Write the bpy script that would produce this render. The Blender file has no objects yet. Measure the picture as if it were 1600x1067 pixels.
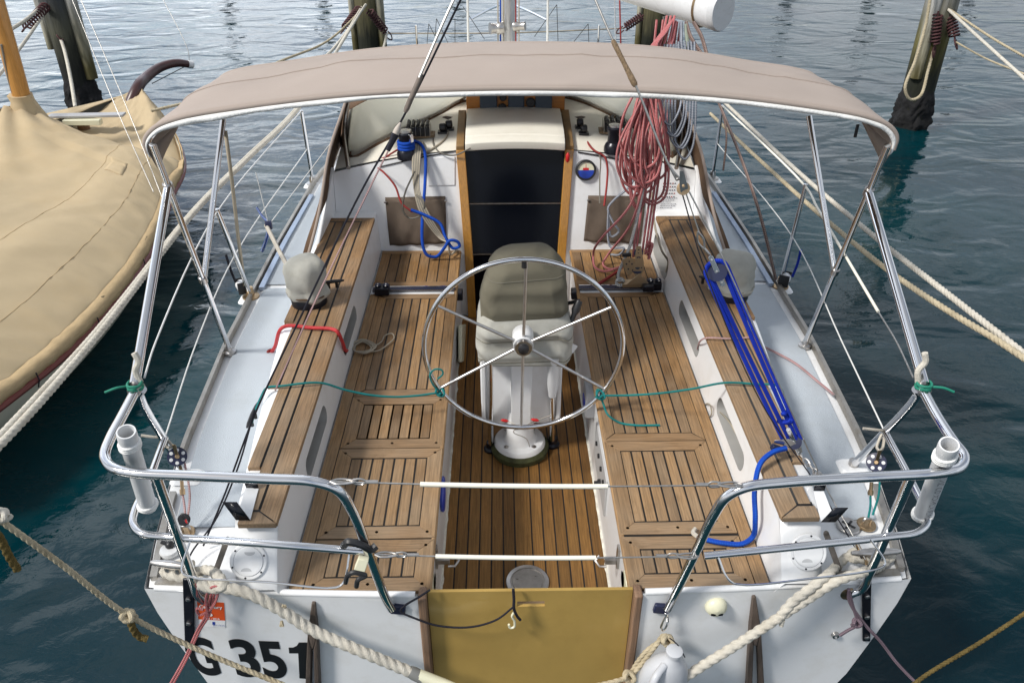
import bpy, bmesh, math, random
from mathutils import Vector as V, Matrix
from mathutils import noise as mnoise
random.seed(7)
R = math.radians
C = bpy.context.scene.collection
sc = bpy.context.scene

# ---------------------------------------------------------------- camera (28 mm, looking down on the stern)
F = 1244.0; PIT = R(32.3); YAW = R(0.9); CAM = V((-0.09, 0.0, 3.1))
fw = V((math.sin(YAW)*math.cos(PIT), math.cos(YAW)*math.cos(PIT), -math.sin(PIT)))
rt = V((math.cos(YAW), -math.sin(YAW), 0.0))
up = rt.cross(fw)
cam = bpy.data.cameras.new("camera"); camo = bpy.data.objects.new("camera", cam); C.objects.link(camo)
camo.location = CAM; camo.rotation_euler = (R(90)-PIT, 0, -YAW)
cam.lens = 28.0; cam.sensor_width = 36.0; cam.clip_end = 2000; cam.clip_start = 0.05
sc.camera = camo

def ray(px, py):
    return fw + rt*((px-800.0)/F) + up*((533.5-py)/F)
def at(px, py, z=None, y=None, x=None, d=None):
    """the real point seen along a line of sight on the level z, or the plane y / x, or at depth d"""
    r = ray(px, py)
    if z is not None: t = (z-CAM.z)/r.z
    elif y is not None: t = (y-CAM.y)/r.y
    elif x is not None: t = (x-CAM.x)/r.x
    else: t = d
    return CAM + r*t

# ---------------------------------------------------------------- materials
def M(name, col, rough=0.5, metal=0.0, var=0.12, vs=6.0, bump=0.0, bs=60.0, stain=None, stain_s=3.0, stain_amt=0.4,
      stretch=(1,1,1), spec=0.5, clear=0.0, trans=0.0, rvar=0.0):
    m = bpy.data.materials.new(name); m.use_nodes = True
    nt = m.node_tree; N = nt.nodes; L = nt.links
    b = N["Principled BSDF"]
    b.inputs["Roughness"].default_value = rough; b.inputs["Metallic"].default_value = metal
    b.inputs["Specular IOR Level"].default_value = spec
    if clear: b.inputs["Coat Weight"].default_value = clear; b.inputs["Coat Roughness"].default_value = 0.08
    if trans: b.inputs["Transmission Weight"].default_value = trans
    tc = N.new("ShaderNodeTexCoord"); mp = N.new("ShaderNodeMapping"); mp.inputs["Scale"].default_value = stretch
    L.new(tc.outputs["Object"], mp.inputs["Vector"])
    nz = N.new("ShaderNodeTexNoise"); nz.inputs["Scale"].default_value = vs; nz.inputs["Detail"].default_value = 6
    nz.inputs["Roughness"].default_value = 0.62
    L.new(mp.outputs["Vector"], nz.inputs["Vector"])
    cr = N.new("ShaderNodeValToRGB"); e = cr.color_ramp.elements
    lo = [max(0, c*(1-var)) for c in col]; hi = [min(1, c*(1+var)) for c in col]
    e[0].position = 0.3; e[1].position = 0.7; e[0].color = (*lo, 1); e[1].color = (*hi, 1)
    L.new(nz.outputs["Fac"], cr.inputs["Fac"])
    out = cr.outputs["Color"]
    if stain:
        n2 = N.new("ShaderNodeTexNoise"); n2.inputs["Scale"].default_value = stain_s; n2.inputs["Detail"].default_value = 8
        n2.inputs["Roughness"].default_value = 0.7
        L.new(tc.outputs["Object"], n2.inputs["Vector"])
        r2 = N.new("ShaderNodeValToRGB"); r2.color_ramp.elements[0].position = 0.5; r2.color_ramp.elements[1].position = 0.72
        r2.color_ramp.elements[1].color = (stain_amt,)*3+(1,)
        L.new(n2.outputs["Fac"], r2.inputs["Fac"])
        mx = N.new("ShaderNodeMix"); mx.data_type = 'RGBA'
        L.new(r2.outputs["Color"], mx.inputs["Factor"]); L.new(out, mx.inputs["A"]); mx.inputs["B"].default_value = (*stain, 1)
        out = mx.outputs["Result"]
    L.new(out, b.inputs["Base Color"])
    if rvar:
        rr = N.new("ShaderNodeMapRange"); rr.inputs["To Min"].default_value = max(0, rough-rvar); rr.inputs["To Max"].default_value = rough+rvar
        L.new(nz.outputs["Fac"], rr.inputs["Value"]); L.new(rr.outputs["Result"], b.inputs["Roughness"])
    if bump:
        n3 = N.new("ShaderNodeTexNoise"); n3.inputs["Scale"].default_value = bs; n3.inputs["Detail"].default_value = 4
        L.new(mp.outputs["Vector"], n3.inputs["Vector"])
        bp = N.new("ShaderNodeBump"); bp.inputs["Strength"].default_value = bump; bp.inputs["Distance"].default_value = 0.01
        L.new(n3.outputs["Fac"], bp.inputs["Height"]); L.new(bp.outputs["Normal"], b.inputs["Normal"])
    return m

def teak(name, a, b2, grey, gmix, axis=1):
    """planks: own tone per plank (face attribute pid), grain along the plank, weathered grey patches"""
    m = bpy.data.materials.new(name); m.use_nodes = True
    nt = m.node_tree; N = nt.nodes; L = nt.links; b = N["Principled BSDF"]
    b.inputs["Roughness"].default_value = 0.62; b.inputs["Specular IOR Level"].default_value = 0.3
    tc = N.new("ShaderNodeTexCoord"); at_ = N.new("ShaderNodeAttribute"); at_.attribute_name = "pid"
    mul = N.new("ShaderNodeVectorMath"); mul.operation = 'SCALE'; mul.inputs["Scale"].default_value = 37.0
    cmb = N.new("ShaderNodeCombineXYZ")
    for k in range(3): L.new(at_.outputs["Fac"], cmb.inputs[k])
    L.new(cmb.outputs[0], mul.inputs[0])
    add = N.new("ShaderNodeVectorMath"); L.new(tc.outputs["Object"], add.inputs[0]); L.new(mul.outputs[0], add.inputs[1])
    mp = N.new("ShaderNodeMapping"); s = [55, 55, 55]; s[axis] = 2.2; mp.inputs["Scale"].default_value = s
    L.new(add.outputs[0], mp.inputs["Vector"])
    g = N.new("ShaderNodeTexNoise"); g.inputs["Scale"].default_value = 3.0; g.inputs["Detail"].default_value = 7; g.inputs["Roughness"].default_value = 0.65
    g.inputs["Distortion"].default_value = 0.5
    L.new(mp.outputs[0], g.inputs["Vector"])
    cr = N.new("ShaderNodeValToRGB"); e = cr.color_ramp.elements; e[0].position = 0.32; e[1].position = 0.68
    e[0].color = (*[c*0.60 for c in a], 1); e[1].color = (*[min(1, c*1.45) for c in a], 1)
    L.new(g.outputs["Fac"], cr.inputs["Fac"])
    # plank tone
    hs = N.new("ShaderNodeMix"); hs.data_type = 'RGBA'; hs.blend_type = 'MIX'
    L.new(at_.outputs["Fac"], hs.inputs["Factor"]); L.new(cr.outputs["Color"], hs.inputs["A"])
    c2 = N.new("ShaderNodeMix"); c2.data_type = 'RGBA'; c2.blend_type = 'MULTIPLY'; c2.inputs["Factor"].default_value = 1
    L.new(cr.outputs["Color"], c2.inputs["A"]); c2.inputs["B"].default_value = (*b2, 1)
    L.new(c2.outputs["Result"], hs.inputs["B"])
    # grey weathering
    n2 = N.new("ShaderNodeTexNoise"); n2.inputs["Scale"].default_value = 4.0; n2.inputs["Detail"].default_value = 6
    L.new(add.outputs[0], n2.inputs["Vector"])
    r2 = N.new("ShaderNodeMapRange"); r2.inputs["From Min"].default_value = 0.3; r2.inputs["From Max"].default_value = 0.75
    r2.inputs["To Max"].default_value = gmix
    L.new(n2.outputs["Fac"], r2.inputs["Value"])
    sy = N.new("ShaderNodeSeparateXYZ"); L.new(tc.outputs["Object"], sy.inputs[0])
    ry = N.new("ShaderNodeMapRange"); ry.inputs["From Min"].default_value = 0.0; ry.inputs["From Max"].default_value = 2.0; ry.inputs["To Min"].default_value = .30; ry.inputs["To Max"].default_value = -.12
    L.new(sy.outputs["Y"], ry.inputs["Value"])
    ra = N.new("ShaderNodeMath"); ra.use_clamp = True; L.new(r2.outputs[0], ra.inputs[0]); L.new(ry.outputs[0], ra.inputs[1])
    # worn patches and spots of its own shape
    n5 = N.new("ShaderNodeTexNoise"); n5.inputs["Scale"].default_value = 11.0; n5.inputs["Detail"].default_value = 7; n5.inputs["Roughness"].default_value = .7; L.new(tc.outputs["Object"], n5.inputs["Vector"])
    r5 = N.new("ShaderNodeMapRange"); r5.inputs["From Min"].default_value = .56; r5.inputs["From Max"].default_value = .78; r5.inputs["To Max"].default_value = .55; L.new(n5.outputs["Fac"], r5.inputs["Value"])
    gm = N.new("ShaderNodeMix"); gm.data_type = 'RGBA'
    L.new(ra.outputs[0], gm.inputs["Factor"]); L.new(hs.outputs["Result"], gm.inputs["A"]); 
    gg = N.new("ShaderNodeMix"); gg.data_type = 'RGBA'; gg.blend_type = 'MULTIPLY'; gg.inputs["Factor"].default_value = 0.6
    gg.inputs["A"].default_value = (*grey, 1)
    bw = N.new("ShaderNodeMapRange"); bw.inputs["From Min"].default_value = 0.3; bw.inputs["From Max"].default_value = 0.7; bw.inputs["To Min"].default_value = 0.5; bw.inputs["To Max"].default_value = 1.2
    L.new(g.outputs["Fac"], bw.inputs["Value"]); L.new(bw.outputs[0], gg.inputs["B"])
    L.new(gg.outputs["Result"], gm.inputs["B"])
    wm = N.new("ShaderNodeMix"); wm.data_type = 'RGBA'; L.new(r5.outputs[0], wm.inputs["Factor"]); L.new(gm.outputs["Result"], wm.inputs["A"]); wm.inputs["B"].default_value = (*[c*.45 for c in a], 1)
    L.new(wm.outputs["Result"], b.inputs["Base Color"])
    bp = N.new("ShaderNodeBump"); bp.inputs["Strength"].default_value = 0.35; bp.inputs["Distance"].default_value = 0.003
    L.new(g.outputs["Fac"], bp.inputs["Height"]); L.new(bp.outputs["Normal"], b.inputs["Normal"])
    return m

def braid(name, c1, c2, freq=90.0, ratio=0.5, rough=0.75, c3=None):
    """braided line: flecks that spiral round the rope (u = metres along, v = turns round)"""
    m = bpy.data.materials.new(name); m.use_nodes = True
    nt = m.node_tree; N = nt.nodes; L = nt.links; b = N["Principled BSDF"]
    b.inputs["Roughness"].default_value = rough; b.inputs["Specular IOR Level"].default_value = 0.25
    uv = N.new("ShaderNodeUVMap"); sp = N.new("ShaderNodeSeparateXYZ"); L.new(uv.outputs[0], sp.inputs[0])
    def wave(sign):
        m1 = N.new("ShaderNodeMath"); m1.operation = 'MULTIPLY'; m1.inputs[1].default_value = freq*6.283; L.new(sp.outputs["X"], m1.inputs[0])
        m2 = N.new("ShaderNodeMath"); m2.operation = 'MULTIPLY'; m2.inputs[1].default_value = sign*6.283*2; L.new(sp.outputs["Y"], m2.inputs[0])
        a = N.new("ShaderNodeMath"); L.new(m1.outputs[0], a.inputs[0]); L.new(m2.outputs[0], a.inputs[1])
        s = N.new("ShaderNodeMath"); s.operation = 'SINE'; L.new(a.outputs[0], s.inputs[0]); return s
    w1, w2 = wave(1), wave(-1)
    mu = N.new("ShaderNodeMath"); mu.operation = 'MULTIPLY'; L.new(w1.outputs[0], mu.inputs[0]); L.new(w2.outputs[0], mu.inputs[1])
    cr = N.new("ShaderNodeValToRGB"); e = cr.color_ramp.elements
    e[0].position = ratio-0.12; e[1].position = ratio+0.12; e[0].color = (*c1, 1); e[1].color = (*c2, 1)
    mr = N.new("ShaderNodeMapRange"); mr.inputs["From Min"].default_value = -1; L.new(mu.outputs[0], mr.inputs["Value"])
    L.new(mr.outputs[0], cr.inputs["Fac"])
    tc = N.new("ShaderNodeTexCoord"); nz = N.new("ShaderNodeTexNoise"); nz.inputs["Scale"].default_value = 9; nz.inputs["Detail"].default_value = 5
    L.new(tc.outputs["Object"], nz.inputs["Vector"])
    mx = N.new("ShaderNodeMix"); mx.data_type = 'RGBA'; mx.blend_type = 'MULTIPLY'; mx.inputs["Factor"].default_value = 1
    r3 = N.new("ShaderNodeMapRange"); r3.inputs["From Min"].default_value = 0.3; r3.inputs["From Max"].default_value = 0.7; r3.inputs["To Min"].default_value = 0.68; r3.inputs["To Max"].default_value = 1.05
    L.new(nz.outputs["Fac"], r3.inputs["Value"]); L.new(cr.outputs["Color"], mx.inputs["A"]); L.new(r3.outputs[0], mx.inputs["B"])
    L.new(mx.outputs["Result"], b.inputs["Base Color"])
    bp = N.new("ShaderNodeBump"); bp.inputs["Strength"].default_value = 0.5; bp.inputs["Distance"].default_value = 0.002
    L.new(mu.outputs[0], bp.inputs["Height"]); L.new(bp.outputs["Normal"], b.inputs["Normal"])
    return m

# ---------------------------------------------------------------- mesh builder
class MB:
    def __init__(s): s.v = []; s.f = []; s.pid = []; s.uv = []; s.mi = []; s.cur = 0
    def add(s, vs, fs, pid=0.0, uvs=None):
        o = len(s.v); s.v += [V(p) for p in vs]
        for k, f in enumerate(fs):
            s.f.append([o+i for i in f]); s.pid.append(pid); s.mi.append(s.cur)
            s.uv.append(uvs[k] if uvs else [(0, 0)]*len(f))
        return s
    def mat(s, i): s.cur = i; return s
    def box(s, c, sx, sy, sz, rot=None, pid=0.0):
        c = V(c); P = []
        for x in (-.5, .5):
            for y in (-.5, .5):
                for z in (-.5, .5):
                    p = V((x*sx, y*sy, z*sz)); P.append(c + (rot @ p if rot else p))
        return s.add(P, [(0,1,3,2),(4,6,7,5),(0,4,5,1),(2,3,7,6),(0,2,6,4),(1,5,7,3)], pid)
    def prism(s, poly, down=(0,0,-0.01), pid=0.0):
        n = len(poly); d = V(down); P = [V(p) for p in poly] + [V(p)+d for p in poly]
        fs = [tuple(range(n)), tuple(range(2*n-1, n-1, -1))] + [(i, i+n, (i+1)%n+n, (i+1)%n) for i in range(n)]
        return s.add(P, fs, pid)
    def ring(s, path, rad, n=10, closed=False, cap=True, twist=None, pid=0.0):
        """tube swept along path (parallel transport); rad: number or list; twist=(turns per metre): laid three-strand rope"""
        path = [V(p) for p in path]; m = len(path)
        if m < 2: return s
        T = []
        for i in range(m):
            a = path[i-1] if (i > 0 or closed) else path[i]; b = path[(i+1) % m] if (i < m-1 or closed) else path[i]
            t = (b-a); T.append(t.normalized() if t.length > 1e-9 else V((0,0,1)))
        nrm = T[0].orthogonal().normalized(); P = []; UV = []; u = 0.0
        for i in range(m):
            if i:
                nrm = (nrm - T[i]*nrm.dot(T[i]))
                nrm = nrm.normalized() if nrm.length > 1e-6 else T[i].orthogonal().normalized()
                u += (path[i]-path[i-1]).length
            bn = T[i].cross(nrm); r = rad[i] if isinstance(rad, (list, tuple)) else rad
            for k in range(n):
                a = 2*math.pi*k/n; rr = r
                if twist is not None:
                    rr = r*(0.66+0.40*abs(math.cos(1.5*(a-2*math.pi*twist*u)))**.6)
                P.append(path[i]+(nrm*math.cos(a)+bn*math.sin(a))*rr)
            UV.append(u)
        fs = []; uvs = []
        for i in range(m-1 + (1 if closed else 0)):
            j = (i+1) % m
            for k in range(n):
                k2 = (k+1) % n
                fs.append((i*n+k, i*n+k2, j*n+k2, j*n+k))
                u1 = UV[i]; u2 = UV[j] if j > i else u
                uvs.append([(u1, k/n), (u1, (k+1)/n), (u2, (k+1)/n), (u2, k/n)])
        if cap and not closed:
            fs.append(tuple(range(n-1, -1, -1))); uvs.append([(0, 0)]*n)
            fs.append(tuple((m-1)*n+k for k in range(n))); uvs.append([(0, 0)]*n)
        return s.add(P, fs, pid, uvs)
    def tube(s, pts, r, n=10, res=8, closed=False, **k):
        return s.ring(smooth(pts, res, closed), r, n, closed, **k)
    def bar(s, a, b, r, n=12, r2=None):
        return s.ring([a, b], [r, r if r2 is None else r2], n)
    def lathe(s, prof, c=(0,0,0), ax=(0,0,1), n=24, pid=0.0, wob=None):
        """prof: (radius, height) pairs, about axis ax through c"""
        c = V(c); ax = V(ax).normalized(); e1 = ax.orthogonal().normalized(); e2 = ax.cross(e1); P = []; m = len(prof)
        for (r, h) in prof:
            for k in range(n):
                a = 2*math.pi*k/n; rr = r*(1+(wob(a, h) if wob else 0)); P.append(c+ax*h+(e1*math.cos(a)+e2*math.sin(a))*rr)
        fs = [(i*n+k, i*n+(k+1)%n, (i+1)*n+(k+1)%n, (i+1)*n+k) for i in range(m-1) for k in range(n)]
        if prof[0][0] > 1e-5: fs.append(tuple(range(n-1, -1, -1)))
        if prof[-1][0] > 1e-5: fs.append(tuple((m-1)*n+k for k in range(n)))
        return s.add(P, fs, pid)
    def grid(s, fn, nu, nv, pid=0.0):
        P = [fn(i/nu, j/nv) for i in range(nu+1) for j in range(nv+1)]
        w = nv+1
        fs = [(i*w+j, i*w+j+1, (i+1)*w+j+1, (i+1)*w+j) for i in range(nu) for j in range(nv)]
        uvs = [[(i/nu, j/nv), (i/nu, (j+1)/nv), ((i+1)/nu, (j+1)/nv), ((i+1)/nu, j/nv)] for i in range(nu) for j in range(nv)]
        return s.add(P, fs, pid, uvs)
    def loft(s, rings, cap=True, pid=0.0):
        n = len(rings[0]); P = [p for r in rings for p in r]
        fs = [(i*n+k, i*n+(k+1)%n, (i+1)*n+(k+1)%n, (i+1)*n+k) for i in range(len(rings)-1) for k in range(n)]
        if cap: fs.append(tuple(range(n-1, -1, -1))); fs.append(tuple((len(rings)-1)*n+k for k in range(n)))
        return s.add(P, fs, pid)
    def ball(s, c, r, n=14, sq=(1,1,1), pid=0.0):
        c = V(c); P = []; m = n//2+1
        for i in range(m):
            th = math.pi*i/(m-1)
            for k in range(n):
                a = 2*math.pi*k/n; P.append(c+V((math.sin(th)*math.cos(a)*sq[0], math.sin(th)*math.sin(a)*sq[1], math.cos(th)*sq[2]))*r)
        return s.add(P, [(i*n+k, i*n+(k+1)%n, (i+1)*n+(k+1)%n, (i+1)*n+k) for i in range(m-1) for k in range(n)], pid)
    def build(s, name, mat, parent=None, bevel=0.0, solid=0.0, sub=0, ang=38, label=None, seg=2):
        org = ORIGIN.get(parent.name, V((0,0,0))) if parent else None
        if org is None:
            lo = V([min(p[i] for p in s.v) for i in range(3)]); hi = V([max(p[i] for p in s.v) for i in range(3)])
            org = V(((lo.x+hi.x)/2, (lo.y+hi.y)/2, lo.z))
        me = bpy.data.meshes.new(name); me.from_pydata([p-org for p in s.v], [], s.f); 
        mats = mat if isinstance(mat, (list, tuple)) else [mat]
        for m in mats: me.materials.append(m)
        me.polygons.foreach_set("material_index", s.mi)
        a = me.attributes.new("pid", 'FLOAT', 'FACE'); a.data.foreach_set("value", s.pid)
        ul = me.uv_layers.new(name="UVMap"); flat = []
        for f in s.uv:
            for q in f: flat += [q[0], q[1]]
        ul.data.foreach_set("uv", flat)
        bm = bmesh.new(); bm.from_mesh(me); bmesh.ops.recalc_face_normals(bm, faces=bm.faces); bm.to_mesh(me); bm.free()
        me.polygons.foreach_set("use_smooth", [True]*len(me.polygons)); me.set_sharp_from_angle(angle=R(ang)); me.update()
        o = bpy.data.objects.new(name, me); C.objects.link(o)
        if parent: o.parent = parent
        else: o.location = org
        ORIGIN[o.name] = org
        if solid: q = o.modifiers.new("solid", 'SOLIDIFY'); q.thickness = solid; q.offset = 0
        if sub: q = o.modifiers.new("sub", 'SUBSURF'); q.levels = sub; q.render_levels = sub
        if bevel: q = o.modifiers.new("bev", 'BEVEL'); q.width = bevel; q.segments = seg; q.limit_method = 'ANGLE'; q.angle_limit = R(35); q.harden_normals = False
        if label: o["label"] = label
        return o
ORIGIN = {}

def smooth(pts, res=8, closed=False):
    pts = [V(p) for p in pts]; n = len(pts)
    if n < 3 and not closed: return [pts[0].lerp(pts[-1], i/res) for i in range(res+1)]
    out = []
    for i in range(n if closed else n-1):
        p1 = pts[i]; p2 = pts[(i+1) % n]
        p0 = pts[i-1] if (i > 0 or closed) else p1+(p1-p2); p3 = pts[(i+2) % n] if (i+2 < n or closed) else p2+(p2-p1)
        d1 = max((p1-p0).length, 1e-6)**.5; d2 = max((p2-p1).length, 1e-6)**.5; d3 = max((p3-p2).length, 1e-6)**.5
        m1 = ((p1-p0)/d1-(p2-p0)/(d1+d2)+(p2-p1)/d2)*d2; m2 = ((p2-p1)/d2-(p3-p1)/(d2+d3)+(p3-p2)/d3)*d2
        for k in range(res):
            t = k/res; t2 = t*t; t3 = t2*t
            out.append(p1*(2*t3-3*t2+1)+m1*(t3-2*t2+t)+p2*(-2*t3+3*t2)+m2*(t3-t2))
    if not closed: out.append(pts[-1])
    return out
def sag(a, b, s, n=10):
    a = V(a); b = V(b); return [a.lerp(b, i/n)+V((0,0,-4*s*(i/n)*(1-i/n))) for i in range(n+1)]
def resample(path, step):
    out = [path[0]]; acc = 0.0
    for i in range(1, len(path)):
        a = path[i-1]; b = path[i]; l = (b-a).length
        while acc+l >= step and l > 1e-9:
            t = (step-acc)/l; a = a.lerp(b, t); out.append(a); l = (b-a).length; acc = 0.0
        acc += l
    if (out[-1]-path[-1]).length > step*0.3: out.append(path[-1])
    return out
def interp(tab, x):
    if x <= tab[0][0]: return tab[0][1]
    for (a, b), (c, d) in zip(tab, tab[1:]):
        if x <= c: 
            t = (x-a)/(c-a); return b+(d-b)*t
    return tab[-1][1]
def tag(o, label=None, cat=None, group=None, kind=None):
    if label: o["label"] = label
    if cat: o["category"] = cat
    if group: o["group"] = group
    if kind: o["kind"] = kind
    return o
def thing(name, loc, label, cat, group=None):
    o = bpy.data.objects.new(name, None); C.objects.link(o); o.location = loc; o.empty_display_size = 0.1
    ORIGIN[o.name] = V(loc); return tag(o, label, cat, group)
def copy_tree(o, delta, label=None):
    r = o.copy(); C.objects.link(r); r.location = o.location+V(delta); ORIGIN[r.name] = V(r.location)
    if label: r["label"] = label
    for ch in list(o.children):
        c = ch.copy(); C.objects.link(c); c.parent = r
        for g in list(ch.children):
            d = g.copy(); C.objects.link(d); d.parent = c
    return r
def laid(name, pts, r, mat, label, cat, group=None, twist=None, step=None, res=10, parent=None, n=24):
    """three-strand laid rope"""
    path = resample(smooth(pts, res), step or r*0.42); mb = MB(); mb.ring(path, r, n, twist=(twist or 1/(r*7.5)))
    o = mb.build(name, mat, parent, ang=70)
    return tag(o, label, cat, group) if not parent else o
def cord(name, pts, r, mat, label, cat, group=None, res=8, n=8, parent=None):
    mb = MB(); mb.tube(pts, r, n, res); o = mb.build(name, mat, parent, ang=80)
    return tag(o, label, cat, group) if not parent else o
# ---------------------------------------------------------------- materials in use
WHITE = M("gelcoat white", (.80, .81, .82), .32, var=.02, vs=3, stain=(.56, .53, .46), stain_s=8, stain_amt=.26, clear=.25)
CREAM = M("gelcoat cream", (.76, .73, .64), .4, var=.03, vs=3, stain=(.42, .36, .26), stain_s=6, stain_amt=.2)
NONSKID = M("nonskid deck paint", (.455, .50, .545), .75, var=.05, vs=5, bump=.5, bs=350, stain=(.37, .40, .42), stain_s=5, stain_amt=.55)
STEEL = M("polished stainless", (.72, .72, .73), .11, 1.0, var=.05, vs=4, rvar=.05)
SPOKE = M("satin stainless", (.58, .57, .56), .36, 1.0, var=.08, vs=30, rvar=.06)
STEELD = M("dull stainless", (.5, .48, .46), .32, 1.0, var=.15, vs=30)
ALU = M("anodised aluminium", (.36, .34, .31), .45, .8, var=.15, vs=12, stain=(.22, .18, .12), stain_s=14, stain_amt=.5)
BRASS = M("tarnished bronze", (.42, .30, .18), .38, 1.0, var=.25, vs=40)
BLACK = M("black plastic", (.018, .018, .020), .38, var=.2, vs=20)
BLACKM = M("black anodised", (.012, .013, .020), .28, .3, var=.2, vs=20)
NAVY = M("navy plastic", (.012, .016, .05), .4, var=.2)
CAULK = M("black deck caulk", (.006, .0055, .005), .7, var=.3, vs=40)
TEAK = teak("weathered teak seat", (.325, .182, .072), (.37, .335, .285), (.335, .25, .165), .55)
TEAKG = teak("silvered teak capping", (.285, .166, .076), (.42, .38, .33), (.325, .25, .172), .66)
TEAKS = teak("oiled teak sole", (.250, .120, .032), (.42, .38, .34), (.19, .115, .04), .32)
TEAKX = teak("teak board athwart", (.285, .168, .078), (.58, .53, .47), (.325, .245, .165), .60, axis=0)
TEAKZ = teak("teak post", (.20, .105, .055), (.8, .75, .7), (.26, .19, .14), .4, axis=2)
VARN = M("varnished jamb", (.42, .20, .035), .25, var=.2, vs=5, stretch=(30, 30, 2), clear=.6)
VARNB = M("varnished box", (.38, .14, .02), .3, var=.15, vs=4, stretch=(3, 30, 30), clear=.4)
MASTW = M("varnished spar", (.46, .22, .05), .3, var=.18, vs=5, stretch=(22, 22, 1.2), clear=.5)
CANVB = M("taupe acrylic canvas", (.362, .304, .266), .85, var=.05, vs=2.5, bump=.25, bs=420, spec=.2)
CANVW = M("white canvas binding", (.80, .80, .78), .7, var=.04, vs=20, bump=.3, bs=90)
CANVD = M("brown dodger canvas", (.115, .070, .042), .85, var=.15, vs=8, bump=.25, bs=350, spec=.2)
CANVP = M("brown pocket canvas", (.115, .088, .068), .85, var=.12, vs=12, bump=.25, bs=300, spec=.2)
CANVT = M("tan boat cover canvas", (.47, .375, .24), .88, var=.05, vs=3, bump=.3, bs=500, stain=(.48, .35, .19), stain_s=1.6, stain_amt=.35, spec=.15)
CANVT2 = M("tan cover hem", (.46, .345, .20), .88, var=.12, vs=14, bump=.3, bs=300, stretch=(1, 1, 6), spec=.15)
CANVG = M("olive grey cover canvas", (.150, .138, .102), .85, var=.08, vs=9, bump=.3, bs=380, stain=(.14, .135, .10), stain_s=7, stain_amt=.5, spec=.2)
CANVL = M("light grey cover canvas", (.42, .415, .375), .85, var=.07, vs=14, bump=.3, bs=380, stain=(.28, .26, .20), stain_s=12, stain_amt=.4, spec=.2)
CLEARV = M("milky window vinyl", (.80, .78, .70), .5, var=.07, vs=3, trans=.45)
SMOKE = M("smoked acrylic", (.002, .003, .006), .16, var=.1, vs=2, spec=.18)
AMBER = M("amber panel", (.45, .295, .085), .28, var=.13, vs=2.4, stain=(.31, .195, .05), stain_s=3.0, stain_amt=.45, clear=.3, stretch=(1, 1, .6))
WOODG = M("old grey wood", (.10, .075, .06), .7, var=.3, vs=5, bump=.5, bs=40, stretch=(8, 8, 1))
PVC = M("white pvc pipe", (.70, .71, .72), .35, var=.04, vs=5, stain=(.5, .49, .45), stain_s=9, stain_amt=.3)
IVORY = M("ivory plastic", (.72, .70, .52), .35, var=.05, vs=8)
HOSE = M("cream lifeline cover", (.82, .79, .68), .45, var=.05, vs=14)
RUST = M("rusty steel", (.075, .028, .030), .75, .2, var=.35, vs=18, bump=.5, bs=60)
ROPEW = M("laid rope white", (.60, .565, .49), .85, var=.14, vs=35, bump=.6, bs=300, stain=(.40, .34, .25), stain_s=8, stain_amt=.5, spec=.15)
ROPEY = M("laid rope aged", (.50, .43, .30), .85, var=.2, vs=30, bump=.6, bs=300, stain=(.25, .19, .10), stain_s=6, stain_amt=.6, spec=.15)
ROPEG = M("weedy rope", (.13, .095, .035), .9, var=.4, vs=30, bump=.8, bs=120, spec=.1)
LINEW = braid("braid white", (.62, .58, .50), (.46, .42, .36), 110, .5)
LINEC = braid("braid cream", (.52, .46, .36), (.34, .30, .23), 120, .55)
LINEG = braid("braid grey", (.30, .28, .24), (.16, .15, .13), 120, .5)
LINER = braid("braid red", (.46, .105, .110), (.66, .38, .37), 75, .66)
LINERD = braid("braid dark red", (.30, .03, .03), (.42, .12, .10), 90, .8)
LINEP = braid("braid pink fleck", (.52, .42, .40), (.38, .12, .14), 80, .55)
LINEB = braid("braid blue", (.004, .055, .42), (.01, .10, .52), 90, .6)
LINENB = braid("braid royal", (.006, .028, .40), (.012, .05, .50), 90, .6)
LINEBK = braid("braid white black fleck", (.66, .66, .64), (.06, .06, .08), 60, .78)
LINEGB = braid("braid grey blue fleck", (.36, .38, .42), (.10, .12, .18), 60, .6)
LINET = braid("braid teal", (.01, .19, .19), (.02, .28, .28), 120, .6)
LINEPU = braid("braid purple", (.13, .095, .12), (.22, .16, .19), 90, .5)
LINED = braid("braid black", (.012, .012, .018), (.03, .03, .045), 120, .6)
LINEBR = braid("braid brown fleck", (.30, .22, .19), (.10, .06, .05), 50, .5)
WIRE = M("rigging wire", (.42, .41, .39), .35, .9, var=.2, vs=60)
WIREC = M("plastic coated wire", (.68, .68, .66), .4, var=.06, vs=20)
REDP = M("red plastic", (.55, .02, .02), .35, var=.1)
BLUEP = M("blue plastic", (.01, .04, .36), .3, var=.1)
TEXTB = M("black lettering", (.010, .010, .012), .45, var=.2)
ORANGE = M("orange sticker", (.72, .095, .018), .5, var=.04)
PAPER = M("white sticker", (.82, .82, .82), .5, var=.02)

nt = CLEARV.node_tree; tl_ = nt.nodes.new("ShaderNodeBsdfTranslucent"); tl_.inputs["Color"].default_value = (.95, .94, .88, 1); ms_ = nt.nodes.new("ShaderNodeMixShader"); ms_.inputs[0].default_value = .80
CLEARV.node_tree.nodes["Principled BSDF"].inputs["Transmission Weight"].default_value = 0
nt.links.new(nt.nodes["Principled BSDF"].outputs[0], ms_.inputs[1]); nt.links.new(tl_.outputs[0], ms_.inputs[2]); nt.links.new(ms_.outputs[0], nt.nodes["Material Output"].inputs["Surface"])
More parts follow.
